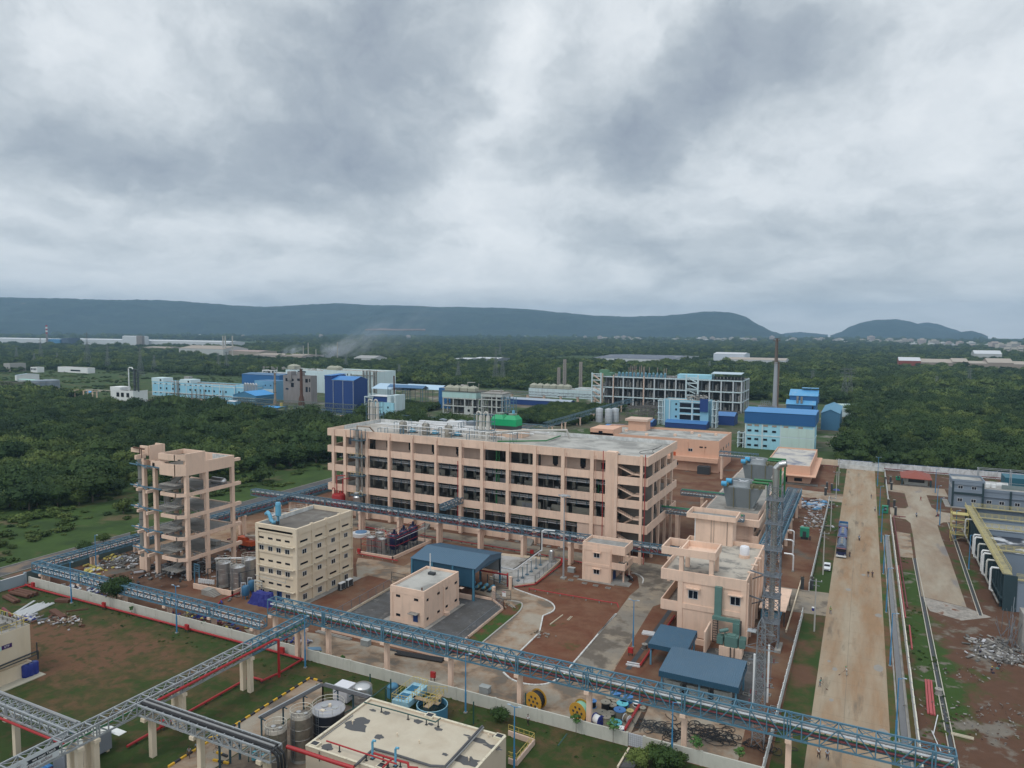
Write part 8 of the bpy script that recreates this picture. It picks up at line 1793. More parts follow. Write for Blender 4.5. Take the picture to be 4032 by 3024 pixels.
def gshed(label,x0,x1,y0,y1,e,r,rm,wm,axis='x',open_=False,name='works_shed',group=None,wz=0,cat='shed'):
 t=T_(name,label,cat,((x0+x1)/2,(y0+y1)/2,0),group=group);m=MB();w=MB()
 if axis=='x':
  ym=(y0+y1)/2;m.slab([(x0-.3,y0-.3,e),(x1+.3,y0-.3,e),(x1+.3,ym,r),(x0-.3,ym,r)],.12).slab([(x0-.3,ym,r),(x1+.3,ym,r),(x1+.3,y1+.3,e),(x0-.3,y1+.3,e)],.12)
  for s in (x0,x1-.1):
   b=len(w.v);
   for dx in (0,.1): w.v+=[(s+dx,y0,e-.15),(s+dx,y1,e-.15),(s+dx,ym,r-.15)]
   w._f(((0,1,2),(5,4,3),(0,2,5,3),(1,4,5,2)),b)
 else:
  xm=(x0+x1)/2;m.slab([(x0-.3,y0-.3,e),(xm,y0-.3,r),(xm,y1+.3,r),(x0-.3,y1+.3,e)],.12).slab([(xm,y0-.3,r),(x1+.3,y0-.3,e),(x1+.3,y1+.3,e),(xm,y1+.3,r)],.12)
  for s in (y0,y1-.1):
   b=len(w.v)
   for dy in (0,.1): w.v+=[(x0,s+dy,e-.15),(x1,s+dy,e-.15),(xm,s+dy,r-.15)]
   w._f(((2,1,0),(3,4,5),(0,3,5,2),(1,2,5,4)),b)
 m.mk('roof',rm,t)
 if not open_: w.b(x0,y0,wz,x1,y1,e-.16)
 w.mk('wall',wm,t)
 if open_ or wz>0:
  p=MB()
  for x in (x0,(x0+x1)/2,x1-.3):
   for y in (y0,y1-.3): p.b(x+.01,y+.01,0,x+.3,y+.29,e-.2 if open_ else wz)
  p.mk('post',BLUE_ST,t)
 return t
def oframe(label,x0,x1,y0,y1,cols,levels,m,beam=PALEW,top=None,ycols=None,seed=1,name='frame_building',bd=.9,cw=1.0,vessels=True,fill=()):
 t=T_(name,label,'building',((x0+x1)/2,(y0+y1)/2,0));c=MB();b=MB();f=MB();v=MB();ins=MB();rg=random.Random(seed)
 H=levels[-1];ycols=ycols or (y0,(y0+y1)/2,y1-cw)
 for x in cols:
  for y in ycols: c.b(x-cw/2,y,0,x+cw/2,y+cw,H)
 for z in levels:
  b.b(x0,y0-.15,z-bd,x1,y0-.003,z).b(x1-.0,y0,z-bd,x1+.15,y1,z).b(x0-.15,y0,z-bd,x0-.003,y1,z);f.b(x0+.1,y0+.05,z-.6,x1-.1,y1-.1,z-.25)
 ins.b(x0+2,y0+(y1-y0)*.62,0,x1-2,y0+(y1-y0)*.62+.3,H-1)
 for z0,z1 in zip([0]+list(levels[:-1]),levels):
  for a,d in zip(cols,cols[1:]):
   if vessels:
    for q in range(3):
     if rg.random()<.75: x=rg.uniform(a+1,d-1);y=y0+rg.uniform(1.6,5);r=rg.uniform(.3,.9);v.c((x,y,z0),(x,y,z0+rg.uniform(.4,.75)*(z1-z0)),r,8)
    v.c((a,y0+1.5,z1-bd-.5),(d,y0+1.5,z1-bd-.5),.15,5)
  if vessels: v.r((x0,y0+.3,z0+1.1),(x1,y0+.3,z0+1.1),.08)
 each(c,'column',m,t);each(b,'edge_beam',beam,t);each(f,'floor_slab',CONCD,t);ins.mk('inner_wall',INT,t)
 if vessels: each(v,'process_vessel',STEELD,t)
 for a,d,z0,z1 in fill: MB().b(a,y0-.1,z0,d,y0+.2,z1).mk('infill_wall',beam,t)
 return t
t=block('pale blue and white factory block topped by a deep blue clad storey',-54.6,-21.4,384,399,13.0,PALEB,
wins=[(x,9.3,1.9,1.0) for x in (-52.4,-48.9,-44.6,-40.4,-34.9,-28)]+[(x,5.0,1.9,1.0) for x in (-52.4,-48.9,-44.6,-40.4,-34.9)]+[(x,1.8,1.9,1.0) for x in (-52.4,-48.9,-44.6)],bands=((6.6,7.2),),cols=(-54.3,-46.1,-37.2,-29.8,-21.8),par=0.01,roofm=CONC)
MB().b(-55,383.5,13.02,-21.2,412,18.7).mk('upper_cladding',MIDB,t)
MB().slab([(-55.2,383.3,19.0),(-21,383.3,19.0),(-21,398,20.2),(-55.2,398,20.2)],.15).b(-55,398,18.71,-21.2,398.2,20).mk('roof_sheet',BRIGHTB,t)
v=MB()
for x in (-52.4,-48.9,-44.6,-40.4,-34.9,-28): v.b(x-1.1,383.83,11.7,x+1.1,383.99,12.5)
v.mk('vent_grille',mat('tan_vent',(.36,.27,.20),.8),t);MB().b(-29,383.8,0,-23.1,383.99,4.4).mk('shutter_door',mat('slate_shutter',(.10,.14,.18),.6),t)
MB().b(-37,383.78,0,-21.4,383.829,6.6).b(-37,383.78,7.2,-21.4,383.829,11.6).mk('pale_wall_panel',mat('pale_green_white',(.50,.64,.60),.8,0,.07,.2,streak=(.3,.32,.28),st_amt=.35,st_dir=(.5,.5,.06)),t)
t=oframe('white open stair frame left of the blue and white factory',-58.4,-55.1,384.5,390,(-58.1,-55.5),(2.6,5.2,7.8),PALEW,PALEW,vessels=False,cw=.5,bd=.4)
t=T_('boiler_house','tall bright blue clad boiler house with stepped sloping roofs','building',(-32,460,0))
MB().b(-41,449,0,-25.2,470,17.6).b(-39.6,452,17.6,-24.4,470,22.6).mk('cladding',mat('boiler_blue',(.02,.12,.30),.5,0,.1,.2),t)
MB().slab([(-41.3,448.6,17.6),(-25,448.6,17.6),(-25,452.5,20.2),(-41.3,452.5,20.2)],.15).slab([(-40,451.6,22.6),(-24.1,451.6,22.6),(-24.1,460,25.8),(-40,460,25.8)],.15).b(-33.5,458,26.6,-29,463,26.8).b(-28.8,458,26.6,-24.3,463,26.8).mk('roof',mat('sky_blue_sheet',(.10,.33,.58),.5,0,.12,.3,col2=(.3,.4,.5),f2=.66,sc2=.4),t)
MB().c((-35,449.5,18.4),(-35,449.5,22.4),.6,10).c((-32.8,449.5,18.4),(-32.8,449.5,22.2),.6,10).mk('exhaust',STEELD,t);MB().b(-27,448.8,15.4,-26.2,448.99,17).mk('opening',GLASSD,t)
gshed('blue sheet shed beside the boiler house',-23.4,-13,478,530,10.4,12.8,mat('sky_blue_sheet2',(.05,.22,.36),.5),mat('shed_blue_grey',(.06,.18,.30),.6),'y')
block('long low pale shed at the far end of the factory road',-20,5,560,600,5.8,PALEW,par=.3,roofm=mat('pale_green_roof',(.40,.52,.46),.7))
t=T_('fan_house','grey duct house with lattice hood beside the chimney','plant house',(-57,470,0));MB().b(-59,463,0,-48,473,12.2).mk('wall',mat('grey_plant_wall',(.30,.31,.31),.8),t);m=MB()
for k in range(6): a=-58+k*1.6;m.r((a,466,12.2),(-55+(k-2.5)*.9,467,17.5),.25)
for k in range(4): m.r((-58+k*.8,466,13+k*1.3),(-49-k*.6,466,13+k*1.3),.18)
m.c((-59,468,13),(-48,468,13),1.2,10);m.mk('hood_frame',GREYST,t)
x,y=-52.5,500.;
def colx(px_,py_,Y): d=raydir(px_,py_);t_=Y/d.y;return d.x*t_,CAMH+d.z*t_
xb,zb=colx(*[Z_['Q7'][0]+865*Z_['Q7'][2],Z_['Q7'][1]+850*Z_['Q7'][2]],500);xt,zt=colx(*[Z_['Q7'][0]+882*Z_['Q7'][2],Z_['Q7'][1]+95*Z_['Q7'][2]],500)
x=(xb+xt)/2;t=T_('chimney','tall pale steel chimney stained brown toward its caged top, near the road end','chimney',(x,500,0))
MB().lathe(x,500,[(1.6,0),(1.45,zt*.3),(1.25,zt*.55),(1.1,zt*.72)],20).mk('lower_shaft',mat('pale_chimney',(.33,.345,.37),.7,0,.08,.3),t,1)
MB().lathe(x,500,[(1.1,zt*.72),(.95,zt*.92),(.9,zt)],20).mk('upper_shaft',mat('sooty_chimney',(.15,.12,.10),.8,0,.25,.4),t,1)
MB().b(x+1.3,499.6,0,x+2.2,500.4,zt*.72).mk('ladder_cage',mat('brown_cage',(.16,.11,.08),.8),t);m=MB()
for z in (zt*.71,zt*.97): m.ring((x,500,z),2.,.15,20,4).ring((x,500,z+1.4),2.2,.08,20,4)
for k in range(10): a=k*.628;m.r((x+2*cos(a),500+2*sin(a),zt*.97),(x+2.2*cos(a),500+2.2*sin(a),zt*.97+1.5),.1)
for k in range(22): m.r((x+1.1,499.4,zt*.72+k*.7),(x+.2,498.9,zt*.72+(k+.8)*.7),.1)
m.mk('platform',RUST,t)
C6=[-188.4,-178.8,-170.5,-162.3,-153.9,-145.7,-137.2,-129.1,-121.2,-112.2,-103.9,-95.4,-86.8,-80.9]
t=oframe('great white open frame process building filled with vessels',-195.4,-80.6,545,581,C6,(8.3,15.6,24.0),mat('white_frame_paint',(.50,.53,.55),.8,0,.1,.2,streak=(.3,.27,.25),st_amt=.5,st_dir=(.6,.6,.08)),PALEW,seed=3,ycols=(545,557,570,580))
w=MB().b(-128.2,546,24.0,-102.4,556,27.2).mk('roof_room',PALEB,t)
w=MB()
for z in (3,8.2,12.4,16.7,21,26): w.b(-195.6,541,z-.7,-187.5,541.3,z)
for x in (-195.4,-188): w.b(x,540.8,0,x+.9,541.3,26.6)
w.mk('stair_frame',PALEW,t);w=MB()
for z0,z1 in ((3.2,7.6),(8.2,11.8),(12.4,16),(16.7,20.4),(21,25)): w.slab([(-194.5,541.5,z1),(-188.5,541.5,z0),(-188.5,543.5,z0),(-194.5,543.5,z1)],.5)
w.b(-187.4,543,0,-186.6,544,26).b(-178.6,543.8,0,-177.9,544.8,25).b(-154.2,543.8,0,-153.3,544.8,25).mk('stair_flight',PINK_D,t)
w=MB()
for z in (12.5,17,21.5,25.5): w.b(-120.6,541,z-.8,-111.6,541.3,z)
for x in (-120.9,-112.2): w.b(x,540.7,8,x+1.1,541.3,27.5)
for z0,z1 in ((13,16),(17.5,20.5),(21.8,25)): w.slab([(-119.5,541.6,z1),(-112.5,541.6,z0),(-112.5,543.4,z0),(-119.5,543.4,z1)],.5)
w.mk('stair_frame',PALEW,t)
MB().b(-102.6,546,24.1,-80.8,576,24.2).mk('upper_floor',CONCD,t);MB().slab([(-102.8,544,28.6),(-81,544,28.6),(-81,556,29.4),(-102.8,556,29.4)],.3).mk('canopy_roof',mat('pale_canopy_sheet',(.45,.55,.62),.6),t)
w=MB()
for k in range(9): w.b(-102+k*2.6,545,24.2,-101.7+k*2.6,545.3,28.6);w.c((-100.5+k*2.5,549,24.2),(-100.5+k*2.5,549,26.4),.9,8)
w.mk('roof_vessel',DARKM,t)
TV=mat('teal_vessel',(.10,.23,.30),.6,0,.2,.5);w=MB();w2=MB();rng=random.Random(12)
for k in range(13): x=-174.6+k*3.05;r=rng.choice((1.0,1.25));w.lathe(x,547.5,[(r,24.0),(r,26.3+rng.random()*.8),(.3*r,27.3+rng.random()*.6)],10)
w.mk('roof_tank',TV,t)
for x,h in ((-167.5,31),(-166,32.5),(-164.7,32),(-163.3,33),(-161.9,32.6),(-158.8,32),(-157.5,32.8),(-156,31.8),(-155,32),(-151.2,31.5),(-144.6,31.6),(-139.5,31),(-137.8,31.2)): w2.c((x,550,24),(x,550,h),.22,6)
w2.mk('vent_stack',mat('striped_vent',(.40,.30,.26),.7,0,.6,.35),t)
MB().b(-190.5,546,24.1,-181,556,26.6).b(-191,546.5,26.6,-184,552,28.6).mk('green_cooling_unit',mat('dull_green_unit',(.10,.22,.13),.6),t)
MB().b(-195,543,-.0,-80.8,545.0,1.6).mk('plinth',CONCD,t)
t=block('light blue process building with arched window openings and a rooftop of pipes',-114.8,-86.5,453,466,16.5,mat('light_blue_wall',(.24,.47,.58),.8,0,.08,.15),wins=[(-106.7,z,1.2,1.3) for z in (13.8,10.4,5.9,1.6)]+[(x,z,w_,h_) for z,h_ in ((13.4,2.6),(9.9,2.3),(5.9,3.2),(1.6,2.8)) for x,w_ in ((-100.8,7.2),(-93.8,4.2))],bandm=PALEW,par=.4)
m=MB()
for z in (3.6,7.9,11.9,15.7): m.b(-104.6,452.6,z-.5,-91.6,452.84,z)
for x in (-97,-114.4,-111.2): m.b(x,452.55,0,x+.7,452.6,16.4)
m.mk('facade_frame',PALEW,t);MB().b(-91.7,452,9.9,-86.8,453,17.9).mk('blue_cladding',ROYAL,t)
m=MB();rng=random.Random(3)
for k in range(16): x=-104+rng.random()*16;m.tube([(x,456,16.5),(x,456,17.6+rng.random()*2.2),(x+rng.uniform(-3,3),456,18+rng.random()*1.6)],.3,6)
m.mk('roof_pipe',STEELD,t);m=MB()
for k in range(5): m.c((-97+k*1.1,459,16.5),(-97+k*1.1,459,20+(k%2)*1.4),.4,8)
m.mk('roof_stack',DARKM,t)
oframe('slim white open stair frame at the left of the light blue process building',-118.4,-115.1,453,460,(-118,-115.5),(3.6,7.9,11.9,15.8),PALEW,PALEW,vessels=False,cw=.5,bd=.5)
oframe('slim white open stair frame at the right of the light blue process building',-84.6,-81.6,453,460,(-84.2,-82),(3.6,7.9,11.9,16.8),PALEW,PALEW,vessels=False,cw=.5,bd=.5)
for lab,kk,pa,pb,e,r,dep in (('blue roofed shed left of the pink process block','Q6',(230,910),(460,915),3.6,5.,14),('small blue shed behind the right end of the process block','Q6',(1650,800),(1810,850),6,8.,14),('wide low blue roof behind the pink process block','Q6',(1000,830),(1500,870),3.2,4.6,12),('low blue roof between the stair rooms behind the process block','Q6',(655,820),(840,830),3.2,4.6,12)):
 a=S(kk,*pa);b=S(kk,*pb);y=a[1]+1;gshed(lab,a[0],b[0]+(b[0]<a[0]+2)*8,min(y,500),min(y,500)+dep,e,r,mat('mid_blue_roof',(.05,.17,.40),.5,0,.1,.2),ROYAL,'x')
gshed('royal blue hipped shed just behind the long pink building',-122,-104.5,345,361,3.2,5.4,mat('mid_blue_roof'),ROYAL,'x')
for i,(x,y,lab) in enumerate(((-155.6,447,'left pale steel silo before the white frame building'),(-149.3,447,'middle pale steel silo before the white frame building'),(-146.4,452,'right pale steel silo before the white frame building'))):
 t=T_('silo',lab,'silo',(x,y,0),group='pale steel silos before the frame building');MB().lathe(x,y,[(2.4,0),(2.4,8.6),(2.2,8.9),(.3,9.5)],18).mk('shell',mat('pale_silo',(.42,.44,.46),.5,.3,.08,.5),t,1);m=MB()
 for z in (2.2,4.4,6.6): m.ring((x,y,z),2.42,.06,18,4)
 m.mk('band',STEELD,t)
MB().c((-126.5,447,2.4),(-120.5,447,2.4),2.2,16).b(-126,446,0,-121,448,.8).mk('green_vessel',mat('bright_green_vessel',(.05,.30,.10),.5),None,label='bright green horizontal vessel before the light blue building',cat='vessel',loc=(-123.5,447,0),smooth=True)
bridge('pipe_bridge','grey blue pipe gallery climbing toward the white frame building','y',372,540,-163,-160.5,5.,7.6,5.,TEAL_ST,posts=(380,400,425,450,480,510),joints=())
bridge('pipe_bridge','long grey pipe gallery in front of the garden of the works','x',-330,-163,376,378.5,3.,5.4,5.,TEAL_ST,posts=tuple(range(-325,-165,14)))
bridge('pipe_bridge','grey pipe gallery crossing behind the garden','x',-275,-165,548,551,5.5,8.,5.5,GREYST,posts=tuple(range(-270,-165,15)))
bridge('pipe_bridge','long brown pipe gallery in front of the pale blue block at the left','x',-520,-428,408,411,2.6,5.6,5.,mat('brownish_steel',(.16,.14,.13),.8),posts=tuple(range(-515,-428,12)))
bridge('pipe_bridge','stacked pipe gallery in front of the royal blue block','x',-432,-318,400,402.5,3.4,6.8,4.5,mat('olive_steel',(.14,.17,.15),.7),posts=tuple(range(-428,-318,9)),pm=mat('olive_steel'))
t=T_('steel_gantry_field','mass of steel gantries before the white frame building','gantry',(-130,490,0));rng=random.Random(21);m=MB()
for k in range(90):
 x=rng.uniform(-150,-118);y=rng.uniform(462,530);z=rng.uniform(3,8);a=rng.random()<.5;L=rng.uniform(6,16)
 m.r((x,y,z),(x+(L if a else 0),y+(0 if a else L),z),.3);m.r((x,y,0),(x,y,z),.3)
m.mk('gantry_steel',mat('brown_grey_steel',(.12,.11,.10),.8),t);t['kind']='stuff'
patch('works_yard',[(-600,392),(-8,392),(-8,640),(-600,640)],.045,gmat('works_ground',(.13,.10,.08),(.045,.08,.025),.03,.05,.1,c3=(.24,.22,.19),f3=.6,s3=.05))
patch('works_lawn',[S('Q6',0,850),S('Q6',225,850),S('Q6',225,915),S('Q6',0,930)],.06,G_FIELD)
t=block('pale blue row building carrying six beige cooling hoods',-273,-212,590,606,7.6,PALEW,par=.3,wins=[(x,1.1,3,.8) for x in (-258,-243,-238,-226)]);
BEI=mat('beige_hood',(.34,.34,.27),.8,0,.12,.4)
def hoods(t,xs,y,z,w,h,hh,m=BEI):
 for x in xs:
  o=MB().b(x-w/2,y,z,x+w/2,y+w,z+h);a=[(x-w/2,y,z+h),(x+w/2,y,z+h),(x+w/2,y+w,z+h),(x-w/2,y+w,z+h)];b=[(x-w*.2,y+w*.3,z+h+hh),(x+w*.2,y+w*.3,z+h+hh),(x+w*.2,y+w*.7,z+h+hh),(x-w*.2,y+w*.7,z+h+hh)]
  for i in range(4): o.quad(a[i],a[(i+1)%4],b[(i+1)%4],b[i])
  o.quad(*b);o.c((x,y+w/2,z+h+hh),(x,y+w/2,z+h+hh+.9),.3,6);o.mk('cooling_hood',m,t)
hoods(t,(-269.5,-263.2,-256.4,-250.1,-243.2,-236.7),591,7.9,6,2.4,1.5)
block('long white low building right of the cooling hoods',-232,-196,600,615,8.4,PALEW,par=.3,wins=[(-215,5,2,1.5)])
gshed('blue roofed hall behind the garden thicket',-262,-205,520,530,4.2,5.4,mat('pale_steel_roof',(.32,.38,.45),.5,0,.2,.15),ROYAL,'x',name='works_hall')
for k,(px_,h) in enumerate(((495,32),(635,30),(445,24))):
 xx,zz=colx(Z_['L3'][0]+px_*Z_['L3'][2],1440,640);lattice(('tall lattice flare stack, left of two behind the hooded building','tall lattice flare stack, right of two behind the hooded building','thin lattice mast left of the flare stacks')[k],xx,640,2.4,2.,h,mat('rusty_pale_steel',(.34,.30,.28),.7),'lattice_stack','stack',12,t0=.4)
WF=mat('stained_white_frame',(.50,.52,.50),.85,0,.1,.3,streak=(.2,.16,.13),st_amt=.6,st_dir=(.6,.6,.08))
t=oframe('white open frame building carrying four beige cooling hoods',-271.6,-244.2,440,452,(-271.2,-262.8,-253.4,-247),(.6,6.1,11.6),WF,WF,vessels=True,seed=8,cw=.8,bd=.8,fill=((-253,-246.9,0,5.5),))
MB().b(-271.9,439.8,11.6,-244,452.3,15.7).mk('upper_wall',mat('pale_mint_wall',(.42,.60,.58),.8,0,.06,.3,streak=(.3,.3,.27),st_amt=.4,st_dir=(.5,.5,.06)),t);MB().b(-272.2,439.5,15.71,-243.6,452.6,16.1).mk('roof_slab',CONCD,t)
hoods(t,(-267.6,-261.8,-254.8,-248.6),441,16.3,5.8,2.2,1.5)
window(t,-250,439.8,3.,1.8,1.6,'f','plain')
m=MB().c((-262,450,19),(-257,450,19),1.3,10).tube([(-256,449,18.5),(-256,449,22),(-250,449,22.2)],.3,6).tube([(-247,449,18),(-247,449,21.5)],.3,6);m.mk('roof_pipe',STEELD,t)
t=oframe('white open frame tower right of the hooded frame building',-238.4,-222,437,449,(-238,-230.3,-226.6,-222.4),(2.2,7.2,12.2,14.4),WF,WF,vessels=True,seed=9,cw=.8,bd=.7)
MB().b(-238.6,436.8,14.4,-222,449,15.9).mk('parapet_wall',WF,t);MB().b(-238.9,436.5,15.91,-221.6,449.3,16.3).mk('roof_slab',CONC,t)
MB().c((-235,443,17.6),(-224,443,17.8),.4,8).c((-226,443,16.3),(-226,443,18.8),.5,8).mk('roof_pipe',STEELD,t)
oframe('lower white open link between the two frame towers',-244,-238.7,442,449,(-243.6,-239.2),(5.6,11.4),WF,WF,vessels=False,cw=.6,bd=.8)
t=T_('scaffold_tower','blue scaffold tower right of the white open frame tower','scaffold',(-216,432,0));m=MB()
for x in (-219,-214.5,-210):
 for y in (430,434): m.r((x,y,0),(x,y,15),.3)
for z in range(2,15,2): m.r((-219,430,z),(-210,430,z),.22).r((-219,434,z),(-210,434,z),.22)
m.mk('frame',BLUE_ST,t)
for i,(px_,py_,r,h,c) in enumerate(((150,620,2.3,5.6,0),(265,620,2.0,5.4,1),(400,640,2.9,5.2,0),(530,650,2.8,5.4,0),(85,650,1.6,3.4,1),(150,655,1.4,3.2,1))):
 x=-205+ (px_-150)*.062*1.15;y=330 if h>4 else 326
 xx,_=colx(Z_['Q5'][0]+px_*Z_['Q5'][2],1650,y);t=T_('storage_silo',('first','second','third','fourth','fifth, low,','sixth, low,')[i]+' grey tank behind the long pink building, from the left','tank',(xx,y,0),group='grey tanks behind the long building');hh=11.5 if h>4 else 8;MB().lathe(xx,y,[(r,0),(r,hh),(.2,hh+.6)],16).mk('shell',mat('slate_tank',(.20,.24,.28),.6,0,.15,.5) if c==0 else mat('grey_tank',(.33,.32,.28),.7,0,.15,.5),t,1)
 m=MB();m.ring((xx,y,hh*.6),r+.02,.08,16,4).ring((xx,y,hh*.9),r+.02,.08,16,4);m.mk('band',STEELD,t)
t=block('pale blue stair building with a royal blue roof shed behind the scrub',-300,-283,396,408,10.6,PALEB,par=.2,wins=[(-287.5,7.2,1.2,1.3),(-291,3.5,1.2,1.2)]);MB().b(-303.3,397,10.62,-289,406,14.3).mk('roof_shed',ROYAL,t);MB().b(-303.6,396.4,14.31,-288.6,406.4,14.5).mk('shed_roof',CLAD,t);MB().b(-288.9,397,10.61,-286,408,15.2).b(-283.2,397,3,-282,408,15.6).mk('stair_wall',PALEW,t)
oframe('white open stair frame at the left of the pale blue stair building',-307.2,-300.1,396,404,(-306.9,-300.6),(4.5,9.,13.9),PALEW,PALEW,vessels=False,cw=.6,bd=.6)
t=T_('clad_building','huge royal blue clad block with a lighter blue sloping roof','building',(-333,420,0))
MB().b(-349.4,405,0,-323.5,421,23.4).mk('wall',ROYAL,t);MB().b(-349.6,405,23.4,-343.2,421,26.3).mk('raised_bay',ROYAL,t)
MB().slab([(-343.1,404.6,23.5),(-323.2,404.6,23.5),(-323.2,413.2,25.9),(-343.1,413.2,25.9)],.2).slab([(-343.1,413.2,25.9),(-323.2,413.2,25.9),(-323.2,421.5,23.5),(-343.1,421.5,23.5)],.2).slab([(-349.9,404.6,26.4),(-342.9,404.6,26.4),(-342.9,421.5,27.0),(-349.9,421.5,27.0)],.2).mk('roof',mat('clear_blue_roof',(.04,.20,.50),.45,0,.08,.1),t)
g_=MB()
for y0_,y1_ in ((405,421.5),): b=len(g_.v);g_.v+=[(-323.45,405,23.3),(-323.45,421,23.3),(-323.45,413.2,25.8)];g_.f.append([b,b+1,b+2]);g_.mi.append(0)
g_.mk('gable',ROYAL,t);m=MB()
for x in (-341.8,-333,-323.9): m.b(x,404.8,0,x+.25,404.99,23.3)
m.b(-343.1,404.75,23.1,-323.2,404.99,23.4);m.mk('trim',mat('pale_trim',(.45,.47,.47),.6),t)
m=MB().b(-311.6,436,0,-311,437,25.6);m.mk('red_stack',RUST,t)
t=block('grey unfinished concrete block with gaping windows beside the brown stack',-422.5,-393.5,440,447,22.3,mat('grey_render',(.25,.23,.225),.9,0,.12,.2,streak=(.14,.13,.12),st_amt=.5,st_dir=(.4,.4,.06)),wins=[(-418.5,18.6,3,2.6),(-412.8,18.6,2.8,1.8),(-412.8,14.5,3,3.4),(-418.5,11.2,3,1.4),(-406,19,3.4,1.8),(-398,18.5,2.6,3),(-394.8,18.8,1.2,2.6),(-398,11.5,2.2,4),(-395,11.5,1.2,3.6)],par=.6,roofm=CONCD)
MB().b(-417,439,18,-413,445,25.4).b(-409,441,22.3,-405,446,25).mk('stair_head',MATS['grey_render'],t)
t=block('light blue low block left of the grey unfinished block',-455,-434.5,441,455,16.6,mat('soft_blue_render',(.14,.32,.48),.8,0,.08,.15),wins=[(-443,13,1,1.2),(-437,13,1,1.2),(-445,8.6,1.8,1.5),(-438,8.4,1.8,1.5)],par=.2,roofm=mat('mid_blue_roof2',(.05,.15,.3),.6));MB().b(-455,440.6,0,-434.4,440.99,9.9).mk('pale_dado',PALEW,t)
block('white narrow block at the left of the blue low block',-456,-446.5,434,440,11.6,WHITEP,par=.3)
t=gshed('blue gabled shed with louvred sides before the grey block',-446,-422,410,430,7.6,10.6,mat('vivid_blue_roof',(.03,.27,.60),.45),mat('louvre_blue',(.05,.18,.30),.6),'y')
m=MB()
for z in (2,3.6,5.2): m.slab([(-447,408.8,z),(-422,408.8,z),(-422,410,z+.8),(-447,410,z+.8)],.12).slab([(-422,409,z),(-420.6,409,z),(-421.9,430,z+.8),(-422,430,z+.8)],.12)
m.mk('louvre',mat('louvre_pale',(.20,.34,.42),.6),t)
gshed('small white roofed blue hut in front of the louvred shed',-433,-425,392,398,4.6,5.0,CLAD,mat('soft_blue_render'),'x')
gshed('low blue roof among the trees before the stacked gallery',-392,-376,385,394,3.2,3.6,mat('vivid_blue_roof'),DARKM,'x',open_=True)
x=-378.5;MB().c((x,392,3),(x,392,6),1.,12).mk('yellow_tank',mat('ochre_tank',(.50,.36,.10),.6),None,label='small ochre tank behind the low blue roof',cat='tank',loc=(x,392,0),smooth=True)
for lab,px_,yb,rr,hh,mm in (('brown rusted stack between the grey block and the blue block',735,430,1.2,28.5,RUST),('slim pale brown stack in front of the louvred shed',325,403,.8,26.5,mat('pale_brown_stack',(.30,.23,.17),.8))):
 xx,_=colx(Z_['Q4'][0]+px_*Z_['Q4'][2],1500,yb);t=T_('stack',lab,'chimney',(xx,yb,0));MB().lathe(xx,yb,[(rr*2.2,0),(rr*1.8,5),(rr,8),(rr*.85,hh)],12).mk('shaft',mm,t,1);m=MB()
 for z in (hh*.45,hh*.7,hh*.98): m.ring((xx,yb,z),rr*1.3,.15,12,4)
 m.mk('band',DARKM,t)
block('long pale plant building behind the grey block, left part',-537,-498,520,540,16.5,PALEW,wins=[(-515,12,1.6,3)],par=.6)
oframe('white open frame at the left of the pale plant building',-522,-510.5,516,524,(-521.5,-511),(6,11,15.5,19.8),WHITEP,WHITEP,vessels=False,cw=1,bd=.9)
t=block('long pale plant building behind the grey block, middle part',-498,-450,522,545,20.6,mat('pale_plant_wall',(.60,.72,.74),.8,0,.08,.1,streak=(.35,.36,.34),st_amt=.3,st_dir=(.4,.4,.05)),wins=[(-506,12.4,1.6,1.5),(-478,19,10,1.6)],par=.8);hoods(t,(-495,),526,20.8,8.5,3,1.5)
t=block('long pale plant building behind the royal blue block',-450,-389,520,548,21.8,mat('pale_plant_wall'),wins=[(x,18.4,1.2,1.8) for x in (-430,-426,-422,-418)],par=.8);hoods(t,(-446,-439.5),524,21.8,6.5,2.2,1.4)
m=MB()
for x in (-404,-400.5,-397,-392.5,-390): m.b(x,518.5,3,x+1,519.8,22.5)
m.b(-418,519,18,-390,519.6,18.6);m.mk('duct',STEELD,t)
rng=random.Random(14);m=MB()
for k in range(34): x=rng.uniform(-535,-392);m.c((x,528,20),(x,528,20.5+rng.random()*2.6),rng.uniform(.2,.8),6)
for k in range(14): x=rng.uniform(-535,-395);m.c((x,527,21+rng.random()*1.5),(x+rng.uniform(3,9),527,21.2+rng.random()*1.5),.35,6)
each(m,'roof_pipe',STEELD,t)
for lab,x0_,x1_,y0_,y1_,e,r_ in (('wide pale blue roofed hall right of the royal blue block',-359,-322,472,496,11.8,15.4),('second pale roofed hall behind the wide one',-330,-296,474,492,13,16)):
 gshed(lab,x0_,x1_,y0_,y1_,e,r_,mat('ice_blue_roof',(.40,.55,.68),.5,0,.1,.1),DARKM,'x',open_=True,name='works_hall')
gshed('mid blue roof between the pale roofed halls',-340,-307,468,476,14,16,mat('slate_blue_roof',(.05,.14,.27),.5),DARKM,'x',open_=True,name='works_hall')
block('mid blue clad block left of the hooded frame building',-291,-270,466,480,15.6,mat('boiler_blue'),par=.2)
LBW=mat('baby_blue_wall',(.27,.56,.72),.8,0,.07,.1,streak=(.35,.4,.4),st_amt=.35,st_dir=(.4,.4,.05))
t=block('long baby blue building with white bands and small square windows',-566.5,-465.5,430,448,12.4,LBW,bands=((10.3,11.2),(2.9,3.8)),cols=(-566,-557.5,-551,-541,-532,-523,-515,-508.5,-501,-491.5,-483,-478,-466),
wins=[(x,6.8,1.6,1.7) for x in (-555,-547.5,-539.5,-531.5,-518.2,-512,-506,-499.5,-495.5,-489.5,-482.4,-475.8)]+[(x,z,2.1,.7) for x in (-562,-555,-547.5,-539,-531,-524,-517.5,-511,-505,-498.7,-494.6) for z in (10.75,2.6)])
